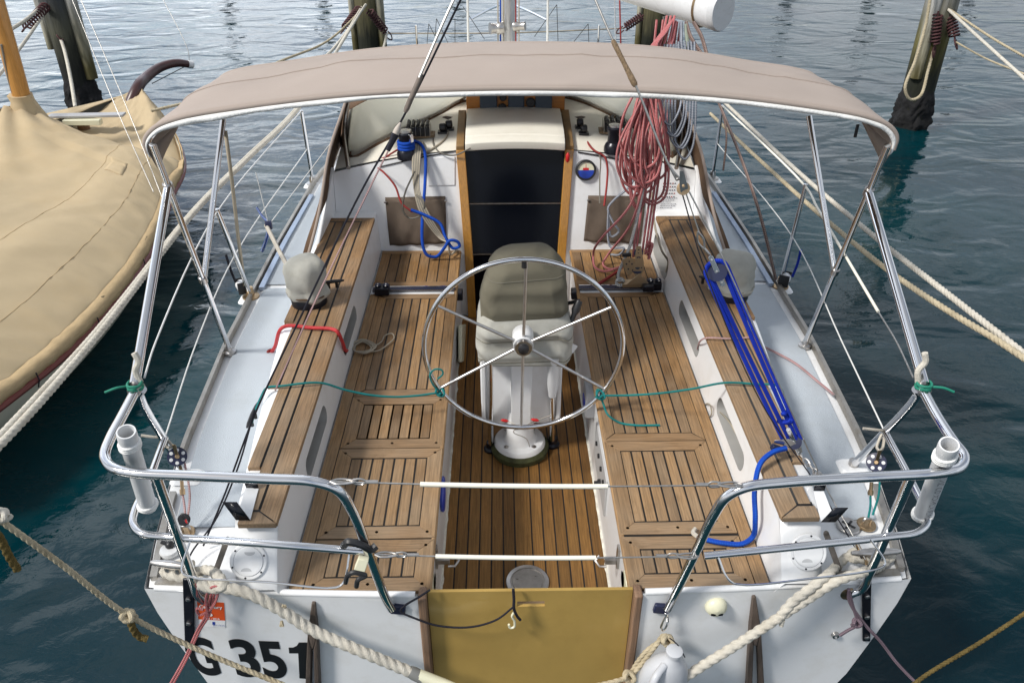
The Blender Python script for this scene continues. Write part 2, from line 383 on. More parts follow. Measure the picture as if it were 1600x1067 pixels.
# ---------------------------------------------------------------- sky and sun: bright broken overcast
w = bpy.data.worlds.new("World"); sc.world = w; w.use_nodes = True
nt = w.node_tree; N = nt.nodes; L = nt.links; bg = N["Background"]
sky = N.new("ShaderNodeTexSky"); sky.sky_type = 'NISHITA'; sky.sun_disc = False
SUN_EL, SUN_AZ = R(47), R(244)          # azimuth clockwise from +Y: behind the camera, off to port
sky.sun_elevation = SUN_EL; sky.sun_rotation = SUN_AZ; sky.air_density = 1.0; sky.dust_density = 2.0
tc = N.new("ShaderNodeTexCoord"); sp = N.new("ShaderNodeSeparateXYZ"); L.new(tc.outputs["Generated"], sp.inputs[0])
za = N.new("ShaderNodeMath"); za.operation = 'ADD'; za.inputs[1].default_value = 0.22; L.new(sp.outputs["Z"], za.inputs[0])
zm = N.new("ShaderNodeMath"); zm.operation = 'MAXIMUM'; zm.inputs[1].default_value = 0.1; L.new(za.outputs[0], zm.inputs[0])
dv = N.new("ShaderNodeVectorMath"); dv.operation = 'DIVIDE'; L.new(tc.outputs["Generated"], dv.inputs[0])
cz = N.new("ShaderNodeCombineXYZ"); [L.new(zm.outputs[0], cz.inputs[k]) for k in range(3)]; L.new(cz.outputs[0], dv.inputs[1])
n1 = N.new("ShaderNodeTexNoise"); n1.inputs["Scale"].default_value = 1.5; n1.inputs["Detail"].default_value = 8; n1.inputs["Roughness"].default_value = .58
mpw = N.new("ShaderNodeMapping"); mpw.inputs["Location"].default_value = (.9, 2.4, 0); L.new(dv.outputs[0], mpw.inputs[0]); L.new(mpw.outputs[0], n1.inputs["Vector"])
cf = N.new("ShaderNodeValToRGB"); cf.color_ramp.elements[0].position = .36; cf.color_ramp.elements[1].position = .52
L.new(n1.outputs["Fac"], cf.inputs["Fac"])
n2 = N.new("ShaderNodeTexNoise"); n2.inputs["Scale"].default_value = 2.6; n2.inputs["Detail"].default_value = 6
L.new(dv.outputs[0], n2.inputs["Vector"])
cc = N.new("ShaderNodeValToRGB"); e = cc.color_ramp.elements; e[0].position = .3; e[1].position = .72
e[0].color = (3.6, 4.1, 4.9, 1); e[1].color = (10.5, 10.9, 11.4, 1)
L.new(n2.outputs["Fac"], cc.inputs["Fac"])
mx = N.new("ShaderNodeMix"); mx.data_type = 'RGBA'
L.new(cf.outputs["Color"], mx.inputs["Factor"]); L.new(sky.outputs["Color"], mx.inputs["A"]); L.new(cc.outputs["Color"], mx.inputs["B"])
# a brighter bank of cloud ahead and to port, low over the harbour
nd = N.new("ShaderNodeVectorMath"); nd.operation = 'NORMALIZE'; L.new(tc.outputs["Generated"], nd.inputs[0])
dt = N.new("ShaderNodeVectorMath"); dt.operation = 'DOT_PRODUCT'; L.new(nd.outputs[0], dt.inputs[0]); dt.inputs[1].default_value = V((-.42, .80, .42)).normalized()
bk_ = N.new("ShaderNodeMapRange"); bk_.interpolation_type = 'SMOOTHSTEP'; bk_.inputs["From Min"].default_value = .62; bk_.inputs["From Max"].default_value = 1.0; bk_.inputs["To Min"].default_value = 1.0; bk_.inputs["To Max"].default_value = 2.5
L.new(dt.outputs["Value"], bk_.inputs["Value"])
ml = N.new("ShaderNodeVectorMath"); ml.operation = 'SCALE'; L.new(mx.outputs["Result"], ml.inputs[0]); L.new(bk_.outputs[0], ml.inputs["Scale"])
zs_ = N.new("ShaderNodeSeparateXYZ"); L.new(nd.outputs[0], zs_.inputs[0])
zr_ = N.new("ShaderNodeMapRange"); zr_.interpolation_type = 'SMOOTHSTEP'; zr_.inputs["From Min"].default_value = .35; zr_.inputs["From Max"].default_value = .85; zr_.inputs["To Min"].default_value = 1.0; zr_.inputs["To Max"].default_value = .66
L.new(zs_.outputs["Z"], zr_.inputs["Value"]); ml2 = N.new("ShaderNodeVectorMath"); ml2.operation = 'SCALE'; L.new(ml.outputs[0], ml2.inputs[0]); L.new(zr_.outputs[0], ml2.inputs["Scale"])
L.new(ml2.outputs[0], bg.inputs["Color"]); bg.inputs["Strength"].default_value = 0.094
sl = bpy.data.lights.new("sun", 'SUN'); so = bpy.data.objects.new("sun", sl); C.objects.link(so)
sl.energy = 3.2; sl.angle = R(11); sl.color = (1, .96, .9)
sd = V((math.sin(SUN_AZ)*math.cos(SUN_EL), math.cos(SUN_AZ)*math.cos(SUN_EL), math.sin(SUN_EL)))
so.rotation_euler = (-sd).to_track_quat('-Z', 'Y').to_euler(); so.location = sd*30
sc.view_settings.view_transform = 'Standard'; sc.view_settings.look = 'None'; sc.view_settings.exposure = 0.30
sc.cycles.max_bounces = 8; sc.cycles.caustics_reflective = False; sc.cycles.caustics_refractive = False
sc.cycles.use_denoising = True

# ---------------------------------------------------------------- water
m = bpy.data.materials.new("harbour water"); m.use_nodes = True; nt = m.node_tree; N = nt.nodes; L = nt.links; b = N["Principled BSDF"]
b.inputs["Roughness"].default_value = .035; b.inputs["IOR"].default_value = 1.33
tc = N.new("ShaderNodeTexCoord")
nb = N.new("ShaderNodeTexNoise"); nb.inputs["Scale"].default_value = .35; nb.inputs["Detail"].default_value = 3; L.new(tc.outputs["Object"], nb.inputs["Vector"])
cr = N.new("ShaderNodeValToRGB"); e = cr.color_ramp.elements; e[0].position = .3; e[1].position = .7
e[0].color = (.0003, .012, .019, 1); e[1].color = (.0006, .028, .035, 1)
L.new(nb.outputs["Fac"], cr.inputs["Fac"]); L.new(cr.outputs["Color"], b.inputs["Base Color"])
def wnoise(scale, stretch, rot, det, dist=0.0):
    mp = N.new("ShaderNodeMapping"); mp.inputs["Scale"].default_value = stretch; mp.inputs["Rotation"].default_value = (0, 0, rot); L.new(tc.outputs["Object"], mp.inputs[0])
    n = N.new("ShaderNodeTexNoise"); n.inputs["Scale"].default_value = scale; n.inputs["Detail"].default_value = det; n.inputs["Distortion"].default_value = dist
    L.new(mp.outputs[0], n.inputs["Vector"]); return n
wa = wnoise(1.35, (.75, 1.2, 1), R(-14), 2, .7); wb = wnoise(9.0, (.8, 1.25, 1), R(-12), 4, .8); wc = wnoise(17, (.85, 1.15, 1), R(14), 3, .5)
# chop grows with distance from the sheltered berth
so_ = N.new("ShaderNodeSeparateXYZ"); L.new(tc.outputs["Object"], so_.inputs[0])
ch = N.new("ShaderNodeMapRange"); ch.inputs["From Min"].default_value = 2.2; ch.inputs["From Max"].default_value = 8.0; ch.inputs["To Min"].default_value = .06; ch.inputs["To Max"].default_value = 1.0
L.new(so_.outputs["Y"], ch.inputs["Value"])
def mul(a, k):
    n = N.new("ShaderNodeMath"); n.operation = 'MULTIPLY'; L.new(a, n.inputs[0])
    if isinstance(k, float): n.inputs[1].default_value = k
    else: L.new(k, n.inputs[1])
    return n.outputs[0]
def addn(a, c):
    n = N.new("ShaderNodeMath"); L.new(a, n.inputs[0]); L.new(c, n.inputs[1]); return n.outputs[0]
h = addn(mul(wa.outputs["Fac"], .060), mul(addn(mul(wb.outputs["Fac"], .062), mul(wc.outputs["Fac"], .0200)), ch.outputs[0]))
bp = N.new("ShaderNodeBump"); bp.inputs["Strength"].default_value = 1.0; bp.inputs["Distance"].default_value = 1.0
L.new(h, bp.inputs["Height"]); L.new(bp.outputs["Normal"], b.inputs["Normal"])
WATER = m
mb = MB(); mb.add([(-400, -100, 0), (400, -100, 0), (400, 700, 0), (-400, 700, 0)], [(0, 1, 2, 3)])
mb.v = [p for p in mb.v]; o = mb.build("water", WATER); tag(o, "rippled teal harbour water", kind="structure")

# ---------------------------------------------------------------- mooring piles
def pile_mat(name, top, mid, low):
    m = bpy.data.materials.new(name); m.use_nodes = True; nt = m.node_tree; N = nt.nodes; L = nt.links; b = N["Principled BSDF"]
    b.inputs["Roughness"].default_value = .85
    tc = N.new("ShaderNodeTexCoord"); sp = N.new("ShaderNodeSeparateXYZ"); L.new(tc.outputs["Object"], sp.inputs[0])
    mp = N.new("ShaderNodeMapping"); mp.inputs["Scale"].default_value = (9, 9, 1.2); L.new(tc.outputs["Object"], mp.inputs[0])
    nz = N.new("ShaderNodeTexNoise"); nz.inputs["Scale"].default_value = 2; nz.inputs["Detail"].default_value = 8; L.new(mp.outputs[0], nz.inputs["Vector"])
    ad = N.new("ShaderNodeMath"); ad.operation = 'MULTIPLY_ADD'; L.new(nz.outputs["Fac"], ad.inputs[0]); ad.inputs[1].default_value = .5; L.new(sp.outputs["Z"], ad.inputs[2])
    mr = N.new("ShaderNodeMapRange"); mr.inputs["From Max"].default_value = 4.0; L.new(ad.outputs[0], mr.inputs["Value"])
    cr = N.new("ShaderNodeValToRGB"); el = cr.color_ramp.elements; el[0].position = .60; el[0].color = (*low, 1); el[1].position = .70; el[1].color = (*mid, 1)
    q = cr.color_ramp.elements.new(.84); q.color = (*top, 1)
    L.new(mr.outputs[0], cr.inputs["Fac"])
    mu = N.new("ShaderNodeMix"); mu.data_type = 'RGBA'; mu.blend_type = 'MULTIPLY'; mu.inputs["Factor"].default_value = .8
    r3 = N.new("ShaderNodeMapRange"); r3.inputs["From Min"].default_value = .3; r3.inputs["From Max"].default_value = .7; r3.inputs["To Min"].default_value = .4; r3.inputs["To Max"].default_value = 1.25; L.new(nz.outputs["Fac"], r3.inputs["Value"])
    L.new(cr.outputs["Color"], mu.inputs["A"]); L.new(r3.outputs[0], mu.inputs["B"]); L.new(mu.outputs["Result"], b.inputs["Base Color"])
    bp = N.new("ShaderNodeBump"); bp.inputs["Distance"].default_value = .02; L.new(nz.outputs["Fac"], bp.inputs["Height"]); L.new(bp.outputs["Normal"], b.inputs["Normal"])
    return m
PILED = pile_mat("tarred pile", (.030, .036, .052), (.085, .085, .058), (.008, .009, .006))
PILEW = pile_mat("weathered pile", (.14, .115, .085), (.13, .115, .055), (.012, .014, .006))
PILEP = pile_mat("pale sleeve", (.50, .50, .49), (.34, .32, .24), (.10, .085, .03))
MUSSEL = M("mussel growth", (.007, .007, .008), .9, var=.6, vs=22, bump=1.0, bs=30)
def pile(p, r, top, mat, label, pipes, lean=(0, 0)):
    t = thing("mooring_pile", (p.x, p.y, -1.5), label, "pile", "mooring piles round the berth")
    b = V((p.x, p.y, -1.5)); tp = V((p.x+lean[0], p.y+lean[1], top))
    mb = MB(); n = 22; pth = [b.lerp(tp, i/n) for i in range(n+1)]; mb.ring(pth, [r*(1.04-.06*i/n) for i in range(n+1)], 20); mb.build("trunk", mat, t)
    def bump(i, a): return .10*mnoise.noise(V((math.cos(a)*2.2, math.sin(a)*2.2, i*.28+p.x)))+.05*mnoise.noise(V((math.cos(a)*9, math.sin(a)*9, i*.85+p.x)))
    mb = MB(); P = []; zs = [-1.2+i*.03 for i in range(int((1.2+.46)/.03)+1)]
    for i, z in enumerate(zs):
        ring = []; k0 = min(1, max(0.0, (.46-z)/.22))
        for k in range(72):
            a = 2*math.pi*k/72; rr = r*.97+(.030+bump(i, a)*.55+.035*abs(mnoise.noise(V((math.cos(a)*14, math.sin(a)*14, z*16+p.x)))))*k0
            ring.append(V((p.x+rr*math.cos(a), p.y+rr*math.sin(a), z+.05*math.sin(3*a+p.x)+.03*math.sin(7*a))))
        P.append(ring)
    mb.loft(P); mb.build("mussel_growth", MUSSEL, t, ang=180)
    for (dx, dy, zb, pr) in pipes:
        mb = MB(); mb.ring([V((p.x+dx, p.y+dy, zb+i*(top+.1-zb)/8)) for i in range(9)], pr, 12); mb.build("guide_pole", PILEP, t)
    return t
P1 = at(137, 176, z=0); P2 = at(573, 20, y=12.2); P3 = at(1020, 30, y=12.2); P4 = at(1420, 196, z=0)
pile(P1, .175, 2.3, PILED, "dark tarred pile behind the tan covered boat's foredeck", [(-.20, -.02, .82, .06), (.20, -.03, .45, .075)])
pile(P2, .165, 2.6, PILEW, "brown pile with pale side poles behind the awning's port half", [(-.20, -.04, .15, .045), (.20, -.05, .1, .06)])
pile(P3, .165, 2.6, PILEW, "brown pile standing behind the boom end and red rope coil", [(-.20, -.04, .15, .045), (.19, -.05, .1, .04)])
pile(P4, .185, 2.7, pile_mat("stained pile", (.24, .235, .22), (.13, .115, .03), (.012, .014, .006)), "pale pile with black weedy foot, alone on the starboard side", [(-.13, -.11, .62, .075)])
# piles of the next row, beyond the top of the picture: only their reflections show
for px in (80, 335, 490, 715, 1250, 1385, 1545):
    q = at(px, -120, z=0); q.z = 0
    pile(q, .24, 3.4, PILED, "dark pile of the far row, seen only as a streak on the water", [])
def snubber(a, b, rad, turns, label, wire=.012):
    a = V(a); b = V(b); t = thing("mooring_spring", a, label, "spring", "rusty mooring springs on the piles")
    ax = (b-a); l = ax.length; ax.normalize(); e1 = ax.orthogonal().normalized(); e2 = ax.cross(e1)
    n = turns*12; pts = [a+ax*(l*(.08+.84*i/n))+(e1*math.cos(2*math.pi*i/12)+e2*math.sin(2*math.pi*i/12))*rad for i in range(n+1)]
    mb = MB(); mb.ring(pts, wire, 6); mb.build("coil", RUST, t, ang=80)
    mb = MB(); mb.bar(a, b, wire*.9, 8); mb.tube([b+e1*.03, b+ax*.07+e1*.035, b+ax*.12, b+ax*.07-e1*.035, b-e1*.03], wire*.8, 6); mb.build("hook", RUST, t)
    return t
# ================================================================ the yacht: hull, decks, cockpit
yacht = thing("sailing_yacht", (0, 1.8, .5), "white sailing yacht seen from its stern, teak cockpit and wheel, G 351 on transom", "yacht")
ZS, ZF, ZC = .96, .50, 1.184          # seats, cockpit sole, coaming tops
HB = [(1.78, 1.285), (2.1, 1.345), (2.5, 1.40), (3.3, 1.45), (4.4, 1.455), (5.5, 1.43), (6.5, 1.28), (8, .93), (9, .48), (9.75, .02)]
def hb(y): return interp(HB, y)
def sh(y): return interp([(1.78, .972), (2.5, 1.0), (5.5, 1.02), (9.75, 1.08)], y)
def ytr(x): return 1.785+.05*(x/1.285)**2
SEC = [(0, 1.0), (.12, .988), (.28, .96), (.5, .915), (.72, .84), (.9, .72), (1.05, .52), (1.2, .15)]
# hull sides
ys = [1.835+i*.22 for i in range(37)]
for s in (-1, 1):
    mb = MB(); P = []
    for y in ys:
        P.append([V((s*hb(y)*k, y if y > 1.84 else ytr(s*hb(y)*k), sh(y)-d)) for d, k in SEC])
    n = len(SEC); fs = [(i*n+k, i*n+k+1, (i+1)*n+k+1, (i+1)*n+k) for i in range(len(ys)-1) for k in range(n-1)]
    mb.add([p for r in P for p in r], fs); mb.build("hull_side", WHITE, yacht, ang=60)
# transom, bulged a little, open in the middle for the drop-in panel
mb = MB()
def trx(z, f):
    d = sh(1.8)-z; k = interp(SEC, d); return f*hb(1.835)*k
for s in (-1, 1):
    zs = [.972, .85, .7, .47, .25, .07, -.08, -.23]; cols = [0, .2, .4, .6, .8, 1.0]; P = []
    for z in zs:
        for c in cols:
            xi = .375; xo = trx(z, 1.0); x = xi+(xo-xi)*c; P.append(V((s*x, ytr(x)+(0 if z > .9 else .0), z)))
    mb.add(P, [(i*6+k, i*6+k+1, (i+1)*6+k+1, (i+1)*6+k) for i in range(7) for k in range(5)])
mb.add([(-.375, ytr(.3), .30), (.375, ytr(.3), .30), (.375, ytr(.3), -.25), (-.375, ytr(.3), -.25)], [(0, 1, 2, 3)])
mb.build("transom", WHITE, yacht, ang=60)
# transom lip: rounded white edge along the top
for s in (-1, 1):
    mb = MB(); mb.ring([V((s*(.385+(1.262-.385)*i/16), ytr(.385+(1.262-.385)*i/16)+.010, .967)) for i in range(17)], .012, 10); mb.build("transom_lip", WHITE, yacht)
# amber drop-in panel with a slot, teak posts
mb = MB(); x0, x1, z0, z1, yp = -.345, .345, .22, .966, ytr(.2)+.03
slots = (at(808, 940, y=1.815).x, at(851, 940, y=1.815).x, at(830, 945, y=1.815).z, at(830, 937, y=1.815).z)
for a, b_, c, d in ((x0, slots[0], z0, z1), (slots[1], x1, z0, z1), (slots[0], slots[1], z0, slots[2]), (slots[0], slots[1], slots[3], z1)):
    mb.box(((a+b_)/2, yp, (c+d)/2), b_-a, .012, d-c)
mb.build("transom_panel", AMBER, yacht)
for s in (-1, 1):
    mb = MB(); mb.box((s*.361, yp-.012, .60), .028, .055, .74); mb.build("panel_post", TEAKZ, yacht, bevel=.006)
XO = [(1.80, .955), (1.9, .975), (2.4, 1.03), (3.2, 1.105), (4.0, 1.13), (5.6, 1.13)]
def xo(y): return interp(XO, y)
# deck
mb = MB(); P = []; yy = [1.80+i*.2 for i in range(40)]
for s in (-1, 1):
    P = []
    for y in yy:
        o = max(hb(y)-.004, .01); i_ = xo(y)+.03 if y < 5.6 else (min(1.0, o*.8) if y < 7.3 else 0.0)
        P += [V((s*o, max(y, ytr(o)+.01), sh(y)-.006)), V((s*(o+i_)/2, max(y, ytr(.8)+.012), sh(y)-.003)), V((s*i_, max(y, ytr(.8)+.012), sh(y)))]
    mb.add(P, [(i*3+k, i*3+k+1, (i+1)*3+k+1, (i+1)*3+k) for i in range(len(yy)-1) for k in range(2)])
mb.build("deck", WHITE, yacht, ang=60)
for s in (-1, 1):
    for a, b_ in ((2.10, 3.87), (3.91, 5.5)):
        mb = MB(); n = 14; P = []
        for i in range(n+1):
            y = a+(b_-a)*i/n; o = hb(y)-.066; ii = xo(y)+.062
            P += [V((s*o, y, sh(y)+.0035)), V((s*ii, y, sh(y)+.0045))]
        mb.add(P, [(2*i, 2*i+1, 2*i+3, 2*i+2) for i in range(n)]); mb.build("nonskid_panel", NONSKID, yacht)
    # toe rail: aluminium extrusion
    mb = MB(); path = [V((s*(hb(y)-.022), max(y, 1.86), sh(y)+.012)) for y in [2.44+i*.15 for i in range(46)]]
    P = []
    for p in path:
        P.append([p+V((-s*.008, 0, -.014)), p+V((-s*.006, 0, .018)), p+V((s*.010, 0, .020)), p+V((s*.014, 0, -.014))])
    mb.loft(P); mb.build("toe_rail", ALU, yacht)
    mb = MB(); P = []
    for y in [1.87+i*.05 for i in range(9)]:
        p = V((s*(hb(y)-.028), y, sh(y)+.006)); P.append([p+V((-s*.012, 0, -.012)), p+V((-s*.012, 0, .010)), p+V((s*.012, 0, .010)), p+V((s*.012, 0, -.012))])
    mb.loft(P); mb.prism([(s*1.02, 1.835, .985), (s*1.02, 1.862, .985), (s*1.262, 1.872, .985), (s*1.262, 1.845, .985)], (0, 0, -.02)); mb.build("corner_rail", ALU, yacht)

# coamings with cave lockers
def slot_loop(u0, u1, r, n=8):
    """rounded slot in (u, v): u along Y, v 0..1 up"""
    P = []
    for k in range(n+1): a = -math.pi/2+math.pi*k/n; P.append((u1-r+r*math.cos(a), .0+r*math.sin(a)))
    for k in range(n+1): a = math.pi/2+math.pi*k/n; P.append((u0+r+r*math.cos(a), r*math.sin(a)))
    return P
for s in (-1, 1):
    caves = [(2.30, 2.70), (3.15, 3.54)] if s < 0 else [(2.31, 2.73), (3.11, 3.57), (3.92, 4.36)]
    mb = MB(); Y0, Y1 = 1.805, 4.62
    def face(y, v):                                    # inner face, v 0 bottom .. 1 top
        zt = interp([(1.80, .985), (1.93, ZC)], y); return V((s*(.823+.019*v), y, ZS-.01+(zt-ZS+.01-.012)*v))
    edges = [Y0]
    for a, b_ in caves: edges += [a-.06, b_+.06]
    edges.append(Y1)
    for i in range(0, len(edges), 2):
        a, b_ = edges[i], edges[i+1]; n = 6
        mb.grid(lambda u, v: face(a+(b_-a)*u, v), n, 2)
    recs = []
    for (a, b_) in caves:
        A, B_ = a-.06, b_+.06; lp = [(u, .50+v/.215) for u, v in slot_loop(a, b_, .040 if a < 3.8 else .065)]
        out = []; cy = (a+b_)/2
        for (u, v) in lp:                               # project the loop out to the rectangle
            du = (u-cy)/((B_-A)/2); dv = (v-.5)/.5; k = 1/max(abs(du), abs(dv), 1e-6); out.append((cy+du*k*(B_-A)/2, .5+dv*k*.5))
        # snap the nearest points to the corners
        for cu, cv in ((A, 0), (A, 1), (B_, 0), (B_, 1)):
            j = min(range(len(out)), key=lambda q: ((out[q][0]-cu)/(B_-A))**2+(out[q][1]-cv)**2); out[j] = (cu, cv)
        n = len(lp); P = [face(u, v) for u, v in lp]+[face(u, v) for u, v in out]
        mb.add(P, [(k, (k+1) % n, (k+1) % n+n, k+n) for k in range(n)])
        dp = .125; In = [face(u, v) for u, v in lp]; Bk = [p+V((s*dp, 0, -.01)) for p in In]
        rec = MB(); recs.append(rec); rec.add(In+Bk, [(k, (k+1) % n, (k+1) % n+n, k+n) for k in range(n)]+[tuple(range(n, 2*n))])
    # top and outer side
    ny = 40; P = []
    for i in range(ny+1):
        y = Y0+(Y1-Y0)*i/ny; zt = interp([(1.80, .985), (1.93, ZC)], y); X = xo(y); zd = sh(y)
        P += [face(y, 1), V((s*(.852), y, zt)), V((s*(X-.012), y, zt)), V((s*(X+.006), y, zt-.012)), V((s*(X+.022), y, zd+(zt-zd)*.35)), V((s*(X+.034), y, zd-.002))]
    mb.add(P, [(i*6+k, i*6+k+1, i*6+k+7, i*6+k+6) for i in range(ny) for k in range(5)])
    co = mb.build("coaming", WHITE, yacht, ang=42); LL = M("locker lining", (.36, .355, .34), .6, var=.1); [q.build("locker_recess", LL, co, ang=30) for q in recs]
    # teak capping
    ckp = []; cap = MB(); y0, y1, zt = 1.905, 4.385, ZC+.016; T = (0, 0, -.022)
    xi = .834; mw = .068; pw = .050; g = .0055
    cap.prism([(s*xi, y0+.0, zt), (s*xi, y1, zt), (s*(xi+mw), y1-.055, zt), (s*(xi+mw), y0+.055, zt)], T, .3)
    k = 0; x = xi+mw
    while x < 1.12:
        a, b_ = x+g, min(x+pw, 1.118)-0
        ya = y0+.055+g
        if b_ > .975:
            ya = next((y for y in [1.9+i*.02 for i in range(130)] if xo(y)-.015 >= b_-.012), None)
        if ya is None or b_-a < .012: break
        cap.prism([(s*a, ya, zt), (s*a, y1-.055-g, zt), (s*b_, y1-.055-g, zt), (s*b_, ya, zt)], T, random.random())
        ckp.append((a-g-.004, b_-.002, ya+.004))
        x += pw; k += 1
    cap.prism([(s*xi, y1+.003, zt), (s*(xi+mw), y1-.052, zt), (s*1.118, y1-.052, zt), (s*1.118, y1+.003, zt)], T, .6)
    cap.prism([(s*xi, y0-.003, zt), (s*(xi+mw), y0+.052, zt), (s*.962, y0+.052, zt), (s*.962, y0-.003, zt)], T, .8)
    ck = MB()
    for a, b_, ya in ckp: ck.add([(s*a, ya, zt-.0025), (s*b_, ya, zt-.0025), (s*b_, y1-.01, zt-.0025), (s*a, y1-.01, zt-.0025)], [(0, 1, 2, 3)])
    ck.add([(s*(xi+.006), y0+.01, zt-.0028), (s*.956, y0+.01, zt-.0028), (s*.956, y0+.07, zt-.0028), (s*(xi+.006), y0+.07, zt-.0028)], [(0, 1, 2, 3)])
    tc_ = cap.build("teak_capping", TEAKG, yacht, bevel=.003); ck.build("caulking", CAULK, tc_, solid=.004)

# ---- cockpit sole
SX = .347
mb = MB(); n = 11; g = .0062; y0, y1 = 1.84, 4.43; cw = .052
cb = .075
xs = []; x = -SX
wd = (2*SX-cb)/12
xs = [(-SX+i*wd, -SX+(i+1)*wd) for i in range(6)]+[(-cb/2, cb/2)]+[(cb/2+i*wd, cb/2+(i+1)*wd) for i in range(6)]
hole = (.0, 2.265, .098)
for a, b_ in xs:
    seg = [(y0, y1)]
    if b_ > -.06 and a < .06: seg = [(2.16, y1)] if abs((a+b_)/2) > .04 else [(2.16, y1)]
    if abs((a+b_)/2) < .12: seg = [(2.20, y1)]
    for p, q in seg:
        mb.prism([(a+g/2, p, ZF), (b_-g/2, p, ZF), (b_-g/2, q, ZF), (a+g/2, q, ZF)], (0, 0, -.012), random.random())
sole = mb.build("cockpit_sole", TEAKS, yacht, bevel=.0012, seg=1)
mb = MB(); mb.box((0, (y0+y1)/2, ZF-.0085), 2*SX, y1-y0, .012); mb.build("caulking", CAULK, sole)
mb = MB(); mb.box((0, 2.02, ZF-.004), .23, .34, .007); mb.build("end_board", TEAKX, sole)
mb = MB(); mb.lathe([(.0, .006), (.062, .006), (.064, .002), (.07, .002), (.072, .008), (.088, .006), (.090, 0)], (.01, 2.25, ZF+.001), n=40)
for k in range(3): mb.lathe([(0, .0), (.006, 0), (.005, .003), (0, .003)], (.01+.045*math.cos(k*2.1+.7), 2.25+.045*math.sin(k*2.1+.7), ZF+.008), n=8)
dr = mb.build("drain_plate", STEELD, yacht)
# ---- seats: white box sides, teak panels
def frame_panel(mb, ck, s, xa, xb, ya, yb, z, fwf, n, pids=.5, grain=True):
    """hatch lid: mitred frame with fore-and-aft planks let in"""
    T = (0, 0, -.016); g = .0068
    A = [(xa, ya), (xb, ya), (xb, yb), (xa, yb)]; I = [(xa+fwf, ya+fwf), (xb-fwf, ya+fwf), (xb-fwf, yb-fwf), (xa+fwf, yb-fwf)]
    for k in range(4):
        a, b_ = A[k], A[(k+1) % 4]; c, d = I[(k+1) % 4], I[k]; q = MB
        m_ = MB() if k % 2 == 0 else mb[0]
        if k % 2 == 0: mb[1].append(m_)
        m_.prism([(s*a[0], a[1], z), (s*b_[0], b_[1], z), (s*c[0], c[1], z), (s*d[0], d[1], z)], T, .2+.6*random.random())
    w_ = (xb-xa-2*fwf)/n
    for i in range(n):
        p = xa+fwf+i*w_+g/2; q = p+w_-g
        mb[0].prism([(s*p, ya+fwf+g, z-.0008), (s*q, ya+fwf+g, z-.0008), (s*q, yb-fwf-g, z-.0008), (s*p, yb-fwf-g, z-.0008)], T, random.random())
    ck.prism([(s*(xa+.01), ya+.01, z-.0032), (s*(xb-.01), ya+.01, z-.0032), (s*(xb-.01), yb-.01, z-.0032), (s*(xa+.01), yb-.01, z-.0032)], (0, 0, -.008))
    for (p, q) in ((xa+fwf*.5, ya+fwf*.5), (xb-fwf*.5, ya+fwf*.5), (xb-fwf*.5, yb-fwf*.5), (xa+fwf*.5, yb-fwf*.5), ((xa+xb)/2, ya+fwf*.5)):
        pl.lathe([(0, .0), (.0058, 0)], (s*p, q, z+.0006), n=10)
XI, XS = .338, .815
PLUG = M("teak plug", (.215, .135, .070), .7, var=.3)
